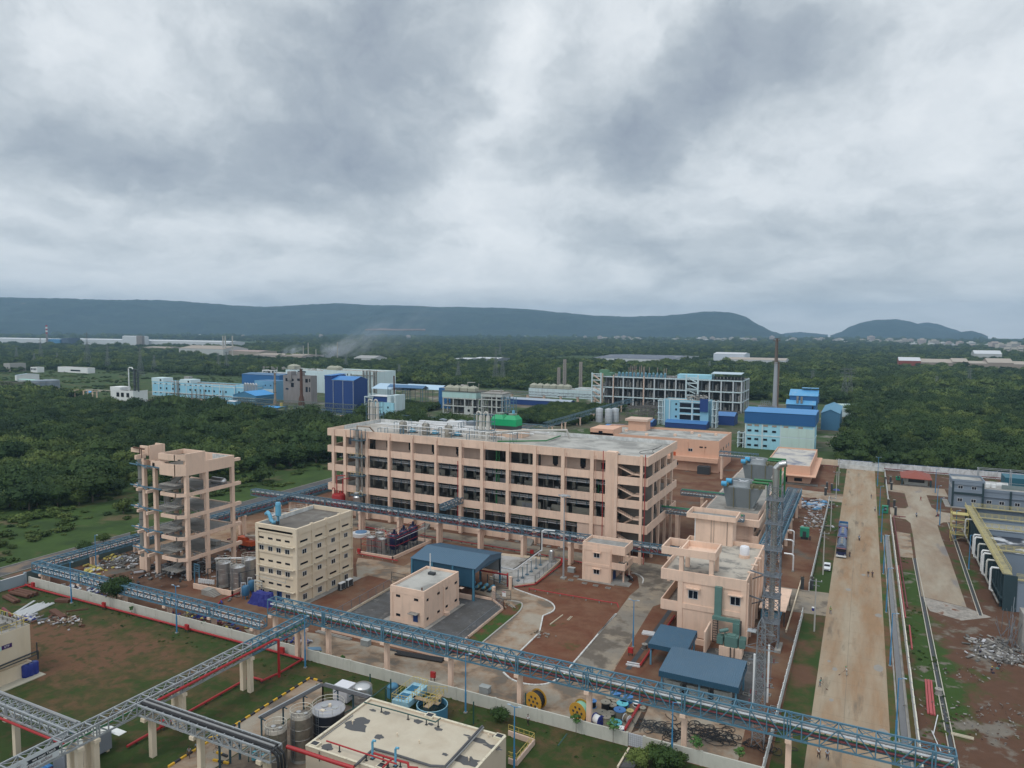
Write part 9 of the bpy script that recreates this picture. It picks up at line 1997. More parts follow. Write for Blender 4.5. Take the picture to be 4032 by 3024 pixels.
MB().b(-566.6,429.8,12.4,-551.8,440,15.6).b(-530.6,429.8,12.4,-517.4,440,15.4).mk('stair_head',mat('white_blue_wall',(.55,.68,.72),.8,0,.06,.2),t)
window(t,-555,429.78,13.8,2,1.6,'f','plain');window(t,-520,429.78,13.7,2,1.6,'f','plain')
m=MB()
for k in range(12): m.b(-514+k*4,434,12.45,-511+k*4,437,13.2)
for x in (-537,-533.5,-531.8): m.c((x,429.2,0),(x,429.2,14.6),.4,6)
for x in (-515.5,-510,-505.5,-500.7,-478.5): m.c((x,429.1,0),(x,429.1,8),.3,6)
m.b(-533,436,12,-527,440,17.5);m.mk('service_pipe',STEELD,t)
t=block('baby blue annex with silver duct hoods right of the long block',-465.4,-446,431,448,13,LBW,wins=[(-457.5,6.8,1.6,1.6),(-462,7,1.6,1.6),(-457.5,2.8,2.1,.7)],bands=((10.6,11.4),),par=.3);m=MB()
for k in range(5): x=-455+k*3;m.tube([(x,430,6),(x,430,14+.8*(k%2)),(x+.9,430,15),(x+1.8,430,14),(x+1.8,430,8)],.55,6)
m.mk('duct_hood',STEEL,t)
gshed('long mid blue clad hall behind the baby blue building',-500,-456,470,492,19,20,mat('slate_blue_roof'),mat('boiler_blue'),'x',name='works_hall')
t=block('small white stair block with open bays at the edge of the scrub',-543.5,-516.5,375,388,8.9,WHITEP,wins=[(x,6.3,3.4,3.4) for x in (-534.5,-529,-522.5)],bands=((8.9,9.8),),bandm=WHITEP,par=.2,roofm=CONCD);MB().b(-543.7,374.8,9.8,-531.6,384,12.2).mk('stair_head',WHITEP,t)
t=T_('process_column','tall dark column with a white looped pipe on the white stair block','column',(-521,380,0));MB().c((-519.5,379,9),(-519.5,379,27),1.1,10).c((-516.8,380,9),(-516.8,380,25),.8,8).mk('shell',mat('dark_column',(.08,.10,.10),.7),t);MB().tube([(-525,378,9),(-525,378,27),(-524,378,28),(-521,378,28),(-519.8,378,27)],.45,8).mk('looped_pipe',WHITEP,t,1)
m=MB()
for z in range(11,27,3): m.b(-521,377.5,z,-515.5,381,z+.25)
m.mk('platform',DARKM,t)
for lab,k1,xa,xb,yy,h in (('white hall with pale blue roof at the far left edge','T1',(-260,360),(180,355),0,7.4),):
 a=S('T1',-260,400);b=S('T1',180,372);gshed(lab,a[0],b[0],b[1],b[1]+24,7.2,8.6,mat('ice_blue_roof'),WHITEP,'x',name='works_hall')
a=S('T1',-200,262);b=S('T1',122,255);block('grey white block at the far left edge beyond the hall',a[0],b[0],b[1],b[1]+20,11,mat('warm_grey_render',(.36,.35,.33),.9),wins=[(b[0]-5,5,2,2.4),(b[0]-12,5,2,2.4)])
for i,(px_,py_) in enumerate(((470,495),(555,490),(620,488))):
 x,y=S('T1',px_,py_);t=T_('water_tank',('left','middle','right')[i]+' of three slate grey round tanks in the meadow works','tank',(x,y,0),group='slate round tanks in the meadow works');MB().lathe(x,y,[(6.5,0),(6.5,10.5),(.4,11.6)],22).mk('shell',mat('slate_tank'),t,1);m=MB();m.ring((x,y,5),6.55,.15,22,4).ring((x,y,9),6.55,.15,22,4);m.mk('band',STEELD,t)
a=S('T1',-200,500);bridge('pipe_bridge','long brown grey pipe gallery at the far left edge','x',a[0],S('T1',380,500)[0],S('T1',200,500)[1],S('T1',200,500)[1]+4,6,9,6,mat('brownish_steel'),posts=tuple(int(a[0])+k*12 for k in range(1,12)))
x,y=S('T1',960,540);gshed('blue roofed open shed in the meadow',x-12,x+12,y,y+8,3.4,4.2,mat('vivid_blue_roof'),DARKM,'x',open_=True)
x,y=S('T1',310,395);gshed('pale green roofed open shed in the meadow',x-14,x+14,y,y+8,4,4.6,mat('mint_roof',(.30,.50,.44),.6),DARKM,'x',open_=True)
x,y=S('T1',405,262);block('small white house with four openings beyond the meadow',x-7,x+7,y,y+9,7,WHITEP,wins=[(x-5+k*3.1,4.3,2,2.6) for k in range(4)],par=.3,name='house',cat='house')
x,y=S('T1',870,265);block('long white low house beyond the meadow',x-32,x+30,y,y+10,7,WHITEP,par=.3,name='house',cat='house',wins=[(x+5,3,20,2)])
# far warehouses
def xat(k,x,Y): a=Z_[k];return colx(a[0]+x*a[2],1400,Y)[0]
FW=mat('far_white_sheet',(.55,.57,.59),.7,0,.06,.02);FB=mat('far_brown_roof',(.34,.29,.24),.9,0,.15,.02)
def far(label,k,xa,xb,yb,h,dep,wm,rm,name='warehouse',ridge=1.,Y=None):
 Y=Y or S(k,(xa+xb)/2,yb)[1];x0_,x1_=xat(k,xa,Y),xat(k,xb,Y);return gshed(label,x0_,x1_,Y,Y+dep,h,h+ridge,rm,wm,'x',name=name,cat='warehouse')
far('vast white factory hall, left part, by the striped chimney','L1',-60,520,580,16,60,FW,FW,ridge=3,Y=1500)
t=far('vast white factory hall, right part, stretching toward the centre','L1',560,2000,590,17,60,FW,FW,ridge=3,Y=1560)
far('white taller hall block in the middle of the vast white factory','L1',1070,1265,580,30,14,FW,FW,ridge=2,Y=1540)
far('grey brown silo block in front of the white taller hall','L1',1192,1238,590,32,10,mat('far_brown_grey',(.22,.19,.17),.9),FB,ridge=1,Y=1515)
far('bright blue plant block by the striped chimney','L1',415,525,585,18,40,mat('far_blue',(.05,.20,.38),.6),mat('far_blue'),ridge=1,Y=1470)
far('dark blue plant block right of the bright blue one','L1',540,600,570,22,40,mat('far_navy',(.05,.08,.12),.7),mat('far_navy'),ridge=1,Y=1475)
Y=1465;xx=xat('L1',415,Y);t=T_('chimney','red and white striped chimney of the vast white factory','chimney',(xx,Y,0));zt=colx(Z_['L1'][0]+415*.45208,1100+398*.45208,Y)[1];r=3.
MB().lathe(xx,Y,[(r*1.1,0),(r,zt*.55)],14).mk('lower_shaft',mat('far_brown_grey'),t,1)
for k in range(5): MB().lathe(xx,Y,[(r,zt*(.55+.09*k)),(r,zt*(.55+.09*(k+1)))],14).mk('stripe',REDP if k%2==0 else WHITEP,t,1)
far('brown roofed warehouse with a pale gable in the wood at the left','L1',1560,1945,665,14,70,mat('far_pale_gable',(.45,.46,.45),.9),FB,ridge=6,Y=1115)
far('flat dark brown warehouse behind the pale gabled one','L1',1240,1455,628,9,60,FB,FB,ridge=2,Y=1230)
far('pinkish brown low warehouse right of the three concrete stacks','L1',1980,2260,668,10,50,FB,mat('far_pink_roof',(.36,.27,.24),.9),ridge=2,Y=1130)
far('long pinkish low warehouse by the smoking yard','L2',0,420,695,9,60,mat('far_pink_wall',(.42,.36,.33),.9),FB,ridge=2,Y=1030)
far('pale gabled warehouse in the smoke','L2',870,1040,700,9,40,mat('far_pale_gable'),mat('far_grey_roof',(.32,.32,.31),.9),ridge=4,Y=1010)
far('white low works in the middle of the wood','L2',1745,1910,685,7,50,FW,FW,ridge=1,Y=1130);far('white low works beside a grey gable in the middle of the wood','L2',1910,2120,695,9,50,mat('far_slate',(.2,.22,.24),.8),FW,ridge=1.5,Y=1120)
t=far('wide warehouse roof covered with solar panels','L3',740,1440,735,7,230,FW,mat('solar_roof',(.045,.055,.09),.4,0,.25,.02,col2=(.5,.5,.48),f2=.64,sc2=.03,edge=.03),ridge=3,Y=1330)
far('white hall with blue grey windows at the right of centre','L3',1790,2060,725,17,70,mat('far_white_blue',(.55,.60,.66),.8),FW,ridge=2.5,Y=1400)
far('tan roofed low warehouse running right from the white hall','L3',1910,2420,742,10,60,FW,mat('far_tan_roof',(.38,.33,.28),.9),ridge=3,Y=1330)
for i,(a,b,h,rg_) in enumerate(((1120,1300,12,5),(1300,1560,10,5),(1560,1690,12,5),(1690,1850,10,3),(1850,2060,12,6),(2060,2200,10,4))): far(('red and orange fronted','tan roofed second','tan roofed third','tan roofed fourth','tan roofed fifth','tan roofed sixth')[i]+' bay of the long warehouse at the right','L4',a,b,735,h,70,mat('far_red_front',(.25,.06,.04),.8) if i==0 else mat('far_tan_wall',(.30,.25,.21),.9),mat('far_tan_roof') if i else FW,ridge=rg_,Y=1400)
far('pale grey gabled hall above the long warehouse at the right','L4',1735,1960,668,14,60,mat('far_pale_gable'),FW,ridge=7,Y=1900)
for i,xx in enumerate((1945,1965,2027)):
 Y=1125+i*3;x_=xat('L1',xx,Y);t=T_('concrete_stack',('left','middle','right')[i]+' of the three pale concrete stacks in the wood','chimney',(x_,Y,0),group='pale concrete stacks in the wood');MB().lathe(x_,Y,[(1.7,0),(1.4,42)],10).mk('shaft',mat('far_concrete',(.42,.40,.36),.9),t,1);MB().lathe(x_,Y,[(1.7,41.5),(1.7,42.6)],10).mk('rim',mat('far_concrete'),t)
for i,(kk,xx,h) in enumerate((('L2',430,22),('L2',473,28),('L2',728,30),('L2',540,16))):
 Y=1040;x_=xat(kk,xx,Y);t=T_('concrete_stack','thin stack by the smoking yard, '+('first','second','fourth','third')[i]+' from the left','chimney',(x_,Y,0),group='thin stacks by the smoking yard');MB().lathe(x_,Y,[(1.,0),(.8,h+6)],8).mk('shaft',mat('far_concrete'),t);MB().lathe(x_,Y,[(1.1,h+5.6),(1.1,h+6.2)],8).mk('rim',DARKM,t)
# pylons
PYL=mat('pylon_steel',(.16,.18,.185),.7,0,.1,.05)
def pylon(label,x,y,h,w=7.):
 t=lattice(label,x,y,w,1.6,h*.72,PYL,'pylon','pylon',7,t0=.2,group='power line pylons in the wood')
 m=MB()
 for s in (-1,1): m.r((x+s*.8,y-.8,h*.7),(x+s*.5,y,h),.2).r((x+s*.8,y+.8,h*.7),(x+s*.5,y,h),.2)
 m.mk('top',PYL,t)
 for z in (.72,.83,.94):
  a=MB()
  for s in (-1,1): a.r((x,y,h*z),(x+s*h*.13,y,h*z),.2).r((x,y,h*(z+.05)),(x+s*h*.13,y,h*z),.15)
  a.mk('cross_arm',PYL,t)
for i,(kk,px_,yb,yt,lab) in enumerate((('L1',1225,845,590,'behind the small white stair block'),('L1',765,780,460,'tallest at the left, standing at the meadow edge'),('L1',940,790,575,'right of the tallest left pylon'),('L1',145,690,590,'far left before the white factory'),('L1',355,640,500,'beside the striped chimney'),('L1',1905,800,640,'left of the baby blue building back'),('L1',1975,800,630,'right behind the long mid blue hall'),('L3',340,650,545,'alone left of the frame building'),('L4',670,990,720,'right of the boiler house, left of the pair'),('L4',715,990,720,'right of the boiler house, right of the pair'),('L4',1690,900,720,'in the wood at the right'),('L4',1425,900,815,'small one in the right hand wood'),('L4',413,870,745,'above the boiler house roof'),('L2',800,780,650,'behind the royal blue block'),('L2',1780,880,710,'left behind the hooded frame building'),('L2',2105,900,600,'right behind the white open frame tower'),('L2',2165,900,660,'farther right behind the white open frame tower'),('L3',1755,790,720,'behind the right end of the white frame building'),('L2',1265,850,740,'in the wood right of the pale plant building'),('L1',1345,810,660,'thin one above the meadow'),('L1',300,740,640,'thin one above the left meadow edge'),('L1',500,740,640,'second thin one above the left meadow edge'))):
 a=Z_[kk];x,y=S(kk,px_,yb);y=min(y,1400) if y>0 else 1200
 if math.hypot(x,y)>1500: s=1500/math.hypot(x,y);x*=s;y*=s
 _,zt=colx(a[0]+px_*a[2],a[1]+yt*a[2],y);pylon('lattice power pylon '+lab,x,y,max(14,zt),w=6.5 if i!=1 else 9)
# town at the foot of the hills
rng=random.Random(31);TOWN=[]
for k,(w_,d_,h_,m_) in enumerate(((22,14,16,mat('town_white',(.62,.62,.60),.9)),(30,14,22,mat('town_cream',(.52,.48,.42),.9)),(16,12,9,mat('town_pale',(.55,.56,.58),.9)),(26,16,28,mat('town_pink',(.50,.42,.38),.9)))):
 b=MB().b(-w_/2,-d_/2,0,w_/2,d_/2,h_).b(-w_/4,-d_/4,h_,w_/4,d_/4,h_+3);f=MB()
 for z in range(2,int(h_)-2,4): f.b(-w_/2+1,-d_/2-.15,z+1,w_/2-1,-d_/2-.01,z+2.6)
 TOWN.append((b.mesh('wall',m_),f.mesh('window_row',mat('town_glass',(.12,.13,.15),.5))))
def town(label,group,pts):
 for i,(x,y,s) in enumerate(pts):
  t=T_('town_house',label,'house',(x,y,0),rng.uniform(-.3,.3)+.45,group);t.scale=(s*.8,s*.8,s*rng.uniform(.5,.9))
  for nm,me in zip(('wall','window_row'),TOWN[rng.choices((0,1,2,3),(4,3,4,1))[0]]): c=bpy.data.objects.new(nm,me);COL.objects.link(c);c.parent=t
def tp(k,x0_,x1_,Y0_,Y1_,n,s0,s1):
 o=[]
 for _ in range(n): Y=rng.uniform(Y0_,Y1_);o.append((xat(k,rng.uniform(x0_,x1_),Y),Y,rng.uniform(s0,s1)))
 return o
town('small pale town building at the foot of the long hill','town buildings at the foot of the long hill',tp('L3',30,700,4300,4700,26,.6,1.1)+tp('L3',700,1200,3800,4300,34,.9,1.5)+tp('L3',1200,1600,3900,4200,14,.8,1.3)+tp('L3',1620,2212,3900,4300,42,1.0,1.6))
town('small pale town building below the rounded hills at the right','town buildings below the rounded hills',tp('L4',0,700,4200,4600,26,.9,1.5)+tp('L4',650,1300,3900,4400,32,.9,1.6)+tp('L4',1150,1900,3300,3800,42,.9,1.6)+tp('L4',1850,2140,2700,3200,24,1.0,1.7))
town('tiny pale house lost in the far wood at the left','tiny houses in the far wood',tp('L1',50,700,2900,3400,14,.7,1.1)+tp('L1',1700,2212,2900,3300,9,.7,1.1)+tp('L2',100,1700,2600,3400,14,.6,1.1))
for i,(xx,Y,s) in enumerate(((2000,2350,1.),(2055,2350,1.),(2110,2380,1.))):
 block(('left','middle','right')[i]+' cream apartment slab near the right edge of the plain',xat('L4',xx-22,Y),xat('L4',xx+22,Y),Y,Y+16,22,mat('town_cream'),wins=[(xat('L4',xx-14+q*9,Y),z,3,2.2) for q in range(4) for z in (5,10,15)],par=.5,name='apartment_block',cat='apartments')
# smoke of the smouldering yard
def smoke(label,x,y,z,sx,sy,sz,d,seed):
 m=bpy.data.materials.new('smoke');m.use_nodes=True;N=NT(m.node_tree)
 tc=N.add('ShaderNodeTexCoord');P=tc.outputs['Object'];L=N.n.new('ShaderNodeVectorMath');L.operation='LENGTH';N.put(L.inputs[0],P)
 f=N.m('MULTIPLY',N.m('SUBTRACT',1.0,L.outputs['Value'],clamp=True),N.m('MULTIPLY',N.m('SUBTRACT',N.noise(N.vm('ADD',P,(seed,0,0)),2.6,5,.6),.42),5.,clamp=True))
 v=N.add('ShaderNodeVolumePrincipled',{'Density':N.m('MULTIPLY',f,d)});v.inputs['Color'].default_value=(.80,.87,.95,1)
 N.add('ShaderNodeOutputMaterial',{1:v.outputs[0]})
 mb=MB();mb.ball((0,0,0),1.,14);o=mb.mk('smoke_plume',m,kind='stuff',label=label,cat='smoke');o.location=(x,y,z);o.scale=(sx,sy,sz);o.rotation_euler=(0,R_(-28),R_(0))
for k,(kk,px_,py_,sx,sz,d) in enumerate((('L2',668,640,10,24,.16),('L2',740,615,46,18,.07),('L2',900,560,100,28,.025),('L2',330,630,28,12,.06),('L2',1250,500,190,45,.005))):
 Y=1080;a=Z_[kk];x,z=colx(a[0]+px_*a[2],a[1]+py_*a[2],Y);smoke(('bright white smoke plume rising from the smouldering yard','broad pale smoke drifting from the smouldering yard','thin smoke veil over the wood right of the plume','blue smoke plume over the pinkish warehouse','very thin smoke haze spreading toward the hills')[k],x,Y,max(z,sz*.5),sx,30,sz,d,k*7.3)
# vehicles
def wheel(par,x,y,z,r,w,m=BLACK,ax='x'):
 t=MB().c((x-w/2,y,z),(x+w/2,y,z),r,14) if ax=='x' else MB().c((x,y-w/2,z),(x,y+w/2,z),r,14)
 o=t.mk('wheel',m,par,1);h=(MB().c((x-w/2-.02,y,z),(x+w/2+.02,y,z),r*.5,10) if ax=='x' else MB().c((x,y-w/2-.02,z),(x,y+w/2+.02,z),r*.5,10));h.mk('rim',GREYST,o)
TN=mat('truck_navy',(.015,.04,.13),.4,0,.1,.8);TG=mat('tanker_grey_top',(.13,.17,.23),.45,.2,.15,1)
def tanker(label,x,y,kind):
 t=T_('tanker_truck' if kind<2 else 'tipper_truck',label,'truck',(x,y,0));L=10.5 if kind<2 else 8.2
 c=MB().b(x-1.2,y+.15,.7,x+1.2,y+2.1,2.9).b(x-1.22,y,.55,x+1.22,y+.15,1.6);c.mk('cab',TN if kind else mat('truck_blue_black',(.012,.02,.07),.4),t)
 MB().b(x-1.12,y+.10,1.75,x+1.12,y+.149,2.6).mk('windscreen',GLASSD,t);MB().b(x-1.25,y-.12,.45,x+1.25,y-.001,.85).mk('bumper',WHITEP,t)
 MB().b(x-1.1,y+.09,2.62,x+1.1,y+.14,2.8).mk('visor_band',mat('red_white_band',(.45,.22,.24),.6),t)
 for s in (-1,1): MB().b(x+s*.95-.15,y-.03,.95,x+s*.95+.15,y-.001,1.15).mk('headlight',mat('lamp_lens',(.6,.6,.55),.2),t)
 MB().b(x-.45,y+2.15,.7,x+.45,y+L,1.0).mk('chassis',DARKM,t)
 if kind<2:
  b=MB();n=16;z=2.0;rr=1.15
  b.c((x,y+2.5,z),(x,y+L,z),rr,n);b.mk('tank',TG if kind==0 else mat('tanker_blue_top',(.10,.14,.30),.4,.2,.15,1),t,1)
  w=MB();w.b(x-.35,y+2.8,z+rr-.02,x+.35,y+L-.4,z+rr+.08);w.mk('catwalk',GREYST,t)
  for k in range(3): MB().c((x,y+4+k*2.2,z+rr+.08),(x,y+4+k*2.2,z+rr+.3),.28,10).mk('manhole',mat('manhole_tan',(.35,.31,.25),.6),t)
  MB().b(x-1.2,y+2.4,1.0,x-1.05,y+L,1.5).b(x+1.05,y+2.4,1,x+1.2,y+L,1.5).mk('side_skirt',TN,t)
 else:
  b=MB().b(x-1.25,y+2.4,1.05,x+1.25,y+2.5,2.7).b(x-1.25,y+L-.1,1.05,x+1.25,y+L,2.5).b(x-1.25,y+2.5,1.05,x-1.15,y+L-.1,2.5).b(x+1.15,y+2.5,1.05,x+1.25,y+L-.1,2.5).b(x-1.15,y+2.5,1.05,x+1.15,y+L-.1,1.2);b.mk('load_bed',mat('tipper_blue',(.03,.13,.28),.5,0,.15,1),t)
  MB().b(x-1.1,y+2.6,1.21,x+1.1,y+L-.2,1.9).mk('load',mat('grey_load',(.2,.22,.24),.9),t)
 for yy in ((y+1.0,y+L-3.0,y+L-1.6) if L>9 else (y+1,y+L-1.6)):
  for s in (-1,1): wheel(t,x+s*1.0,yy,.52,.52,.32)
tanker('navy tanker truck parked nearest the camera at the left edge of the road',-3.95,206.8,0)
tanker('navy tanker truck parked right behind the nearest one',-4.05,218.4,1)
tanker('blue open bed truck at the head of the parked row',-4.15,230.2,2)
def car():
 x,y=-6.8,193.6;t=T_('parked_car','white hatchback parked on the grass verge beside the road','car',(x,y,0));WC=mat('white_car_paint',(.68,.70,.72),.25,0,.03,1)
 prof=[(0,.35),(0,.75),(.1,.9),(1.0,1.02),(1.6,1.45),(3.0,1.5),(3.75,1.1),(4.0,1.0),(4.0,.35)]
 m=MB();n=len(prof)
 for s,k in ((-.82,1),(.82,1)): m.v+=[(x+s*(1 if z<1.1 else .86),y+v,z) for v,z in prof]
 m._f([(i,i+1,n+i+1,n+i) for i in range(n-1)]+[(n-1,0,n,2*n-1)]+[tuple(range(n))[::-1],tuple(range(n,2*n))],0);m.mk('body',WC,t)
 MB().quad((x-.7,y+1.02,1.06),(x+.7,y+1.02,1.06),(x+.62,y+1.56,1.44),(x-.62,y+1.56,1.44)).mk('windscreen',GLASSD,t)
 g=MB()
 for s in (-1,1): g.quad((x+s*.81,y+1.35,1.02),(x+s*.81,y+3.5,1.04),(x+s*.735,y+2.95,1.42),(x+s*.735,y+1.75,1.40))
 g.mk('side_window',GLASSD,t);MB().quad((x-.64,y+3.08,1.45),(x+.64,y+3.08,1.45),(x+.7,y+3.7,1.14),(x-.7,y+3.7,1.14)).mk('rear_window',GLASSD,t)
 for s in (-1,1): MB().b(x+s*.6-.16,y-.03,.62,x+s*.6+.16,y+.02,.78).mk('headlight',mat('lamp_lens'),t)
 MB().b(x-.5,y-.03,.42,x+.5,y+.01,.55).mk('grille',DARKM,t)
 for yy in (y+.75,y+3.2):
  for s in (-1,1): wheel(t,x+s*.76,yy,.32,.32,.2)
car()
def lift():
 x,y=-149,141;t=T_('boom_lift','orange boom lift with a pale folded boom beyond the frame tower','boom lift',(x,y,0))
 m=MB();m.prism([(x-3.2,y-1),(x+1.6,y-1.1),(x+2.2,y-.4),(x+2.2,y+.9),(x-3.2,y+.9)],1.1,2.3).prism([(x-3,y-.9),(x-.4,y-.95),(x-.4,y+.8),(x-3,y+.8)],2.3,3.2);m.mk('body',ORANGE,t)
 MB().r((x-1,y,3.4),(x+7,y+1.5,3.9),.5).r((x-1,y+.4,3.0),(x+6,y+1.6,2.9),.4).mk('boom',mat('pale_boom',(.55,.50,.42),.5),t)
 MB().b(x+6.6,y+.7,1.8,x+8.2,y+2.6,2).b(x+6.6,y+.7,2,x+6.7,y+2.6,3).b(x+8.1,y+.7,2,x+8.2,y+2.6,3).mk('basket',ORANGE,t)
 MB().b(x-2,y-.8,.6,x+2,y+.8,1.1).mk('chassis',DARKM,t)
 for a in (-1.7,1.7):
  for b in (-1.1,1.1): wheel(t,x+a,y+b,.6,.6,.45,ax='y')
lift()
# people
SKIN=mat('brown_skin',(.18,.09,.055),.6,0,.05,5);HAIR=mat('black_hair',(.012,.010,.010),.6)
def skinmesh(name,joints,edges,m,sub=1):
 me=bpy.data.meshes.new(name);me.from_pydata([j[0] for j in joints],edges,[]);o=bpy.data.objects.new('tmp',me);COL.objects.link(o)
 md=o.modifiers.new('s','SKIN');
 for v,j in zip(me.skin_vertices[0].data,joints): v.radius=(j[1],j[1] if len(j)<3 else j[2])
 me.skin_vertices[0].data[0].use_root=True
 if sub: s=o.modifiers.new('d','SUBSURF');s.levels=sub;s.render_levels=sub
 bpy.context.view_layer.update()
 r=bpy.data.meshes.new_from_object(o.evaluated_get(bpy.context.evaluated_depsgraph_get()));bpy.data.objects.remove(o);r.name=name;r.materials.clear();r.materials.append(m)
 r.polygons.foreach_set('use_smooth',[True]*len(r.polygons));return r
def person(label,x,y,rz,shirt,trousers,pose='walk',hat=None,z=0.,sc=1.):
 """facing local -Y"""
 t=T_('person',label,'person',(x,y,z),rz);t.scale=(sc,sc,sc)
 st=.20 if pose=='walk' else .06;kn=.0
 if pose=='sit':
  hip=(0,0,.62);ft=[(.12,-.42,.06),(-.12,-.40,.06)];kne=[(.13,-.42,.58),(-.13,-.40,.58)];hz=.62
 else:
  hz=.92;kne=[(.10,-st*.55-.03,.50),(-.10,st*.35-.03,.50)];ft=[(.11,-st,.07),(-.11,st+.05,.08)]
 lean={'walk':.02,'stand':0,'sweep':-.16,'sit':-.05}[pose]
 ch=(0,lean*.7,hz+.40);nk=(0,lean,hz+.55);hd=(0,lean-.02,hz+.70)
 if pose=='sweep': hands=[(.24,-.42,hz+.06),(-.10,-.45,hz-.10)];elb=[(.30,-.14,hz+.14),(-.27,-.16,hz+.10)]
 elif pose=='sit': hands=[(.16,-.36,hz+.06),(-.16,-.34,hz+.06)];elb=[(.28,-.08,hz+.12),(-.28,-.06,hz+.12)]
 else: hands=[(.27,.12+st*.4,hz-.06),(-.27,-.12-st*.5,hz-.02)];elb=[(.26,.06,hz+.18),(-.26,-.02,hz+.18)]
 J=[((0,0,hz),.13,.10),((0,lean*.4,hz+.2),.115,.09),(ch,.14,.10),(nk,.05),(hd,.05)]
 E=[(0,1),(1,2),(2,3),(3,4)]
 for s,(k,f,e,h) in enumerate(zip(kne,ft,elb,hands)):
  sg=1 if s==0 else -1;b=len(J)
  J+=[((sg*.09,0,hz-.06),.088),(k,.058),((f[0],f[1]+.02,f[2]+.03),.04),((f[0],f[1]-.15,f[2]-.03),.036)]
  E+=[(0,b),(b,b+1),(b+1,b+2),(b+2,b+3)]
  b=len(J);J+=[((sg*.18,lean*.8,hz+.46),.058),(e,.040),(h,.026)]
  E+=[(2,b),(b,b+1),(b+1,b+2)]
  dv=(Vector(h)-Vector(e)).normalized();side=Vector((0,1,0))-dv*dv.y;side.normalize();
  pm=len(J);J.append((tuple(Vector(h)+dv*.05),.030,.016));E.append((b+2,pm))
  for q,(o_,L) in enumerate(((-.026,.062),(-.009,.075),(.009,.070),(.026,.055))):
   base=Vector(h)+dv*.085+side*o_;i=len(J);J+=[(tuple(base),.009),(tuple(base+dv*L*.55+Vector((-.012*sg,0,0))),.008),(tuple(base+dv*L+Vector((-.03*sg,0,0))),.007)];E+=[(pm,i),(i,i+1),(i+1,i+2)]
  i=len(J);J+=[(tuple(Vector(h)+dv*.03+side*.035),.010),(tuple(Vector(h)+dv*.075+side*.055),.008)];E+=[(pm,i),(i,i+1)]
 me=skinmesh('body',J,E,SKIN)
 bm=bmesh.new();bm.from_mesh(me)
 g=bmesh.ops.create_uvsphere(bm,u_segments=14,v_segments=10,radius=1.)
 for v in g['verts']:
  a,b,c=v.co;fx=a*.078;fy=b*.098;fz=c*.118
  if c<-.3: fx*=.82;fy=fy*.85-.012
  if b<-.9 and -.45<c<.05: fy-=.022
  if b<-.8 and .1<c<.35 and .2<abs(a)<.6: fy+=.012
  if abs(a)>.93 and -.2<c<.3: fx*=1.18
  v.co=Vector((hd[0]+fx,hd[1]+fy-.01,hd[2]+fz+.045))
 for f in bm.faces: f.smooth=True
 bm.to_mesh(me);bm.free()
 def add(n,me_): o=bpy.data.objects.new(n,me_);COL.objects.link(o);o.parent=t;return o
 add('body',me)
 SJ=[((0,0,hz-.03),.150,.118),((0,lean*.4,hz+.2),.138,.108),((0,lean*.7,hz+.42),.152,.112)];SE=[(0,1),(1,2)]
 for s,e in enumerate(elb): sg=1 if s==0 else -1;b=len(SJ);SJ+=[((sg*.185,lean*.8,hz+.46),.070),(tuple(Vector((sg*.185,lean*.8,hz+.46)).lerp(Vector(e),.75)),.058)];SE+=[(2,b),(b,b+1)]
 add('shirt',skinmesh('shirt',SJ,SE,shirt))
 TJ=[((0,0,hz),.140,.115)];TE=[]
 for s,(k,f) in enumerate(zip(kne,ft)): sg=1 if s==0 else -1;b=len(TJ);TJ+=[((sg*.09,0,hz-.1),.100),(k,.074),((f[0],f[1]+.02,f[2]+.07),.058)];TE+=[(0,b),(b,b+1),(b+1,b+2)]
 add('trousers',skinmesh('trousers',TJ,TE,trousers))
 hm=MB().lathe(0,0,[(.082,.02),(.088,.06),(.07,.105),(.02,.128)],12);hs=hm.mesh('hair',hat or HAIR,(0,0,0),True);o=add('helmet' if hat else 'hair',hs);o.location=(hd[0],hd[1]+.008,hd[2]+.04);o.scale=(1.03,1.2,1.12)
 fe=MB().b(-.040,-.095,.055,-.022,-.088,.067).b(.022,-.095,.055,.040,-.088,.067).b(-.024,-.092,-.012,.024,-.084,-.004);o=add('facial_features',fe.mesh('facial_features',HAIR));o.location=(hd[0],hd[1]-.012,hd[2])
 return t
def cl(n,c): return mat('cloth_'+n,c,.9,0,.1,6)
W_,NV,BKc,TL,LB2,GY,RD,MG=cl('white',(.62,.64,.66)),cl('navy',(.02,.03,.07)),cl('black',(.02,.02,.022)),cl('teal',(.10,.32,.30)),cl('pale_blue',(.34,.45,.58)),cl('grey',(.24,.25,.27)),cl('red',(.30,.02,.03)),cl('hi_vis_green',(.30,.45,.15))
YH=mat('yellow_helmet',(.60,.42,.03),.4);BH=mat('blue_helmet',(.03,.08,.35),.4);GH=mat('green_helmet',(.03,.30,.14),.4)
def broom(x,y,dx,dy,lab):
 t=T_('broom',lab,'broom',(x,y,0));MB().c((x,y,1.15),(x+dx,y+dy,.25),.018,6).mk('handle',WOOD,t);m=MB()
 for k in range(9): m.r((x+dx,y+dy,.27),(x+dx*1.35+(k-4)*.045,y+dy*1.35,.02),.02)
 m.mk('bristles',RUST,t)
x,y=S('N4',640,988);person('person sweeping in a teal shirt and grey trousers at the left edge of the road',x,y,R_(60),TL,GY,'sweep');broom(x+.25,y-.25,.75,-.25,'long twig broom held by the sweeper at the left edge of the road')
x,y=S('N4',847,903);person('person sweeping in pale clothes and green helmet in the middle of the road',x,y,R_(-70),W_,cl('pale_grey',(.42,.44,.42)),'sweep',GH);broom(x-.25,y-.2,-.75,-.1,'twig broom held by the sweeper in the middle of the road')
x,y=S('N4',722,428);person('person in a hi vis green vest walking at the left edge of the road',x,y,R_(10),MG,GY,'walk',GH)
x,y=S('N4',1012,143);person('person in dark clothes walking on the road, left of two',x,y,R_(170),BKc,GY,'walk',YH)
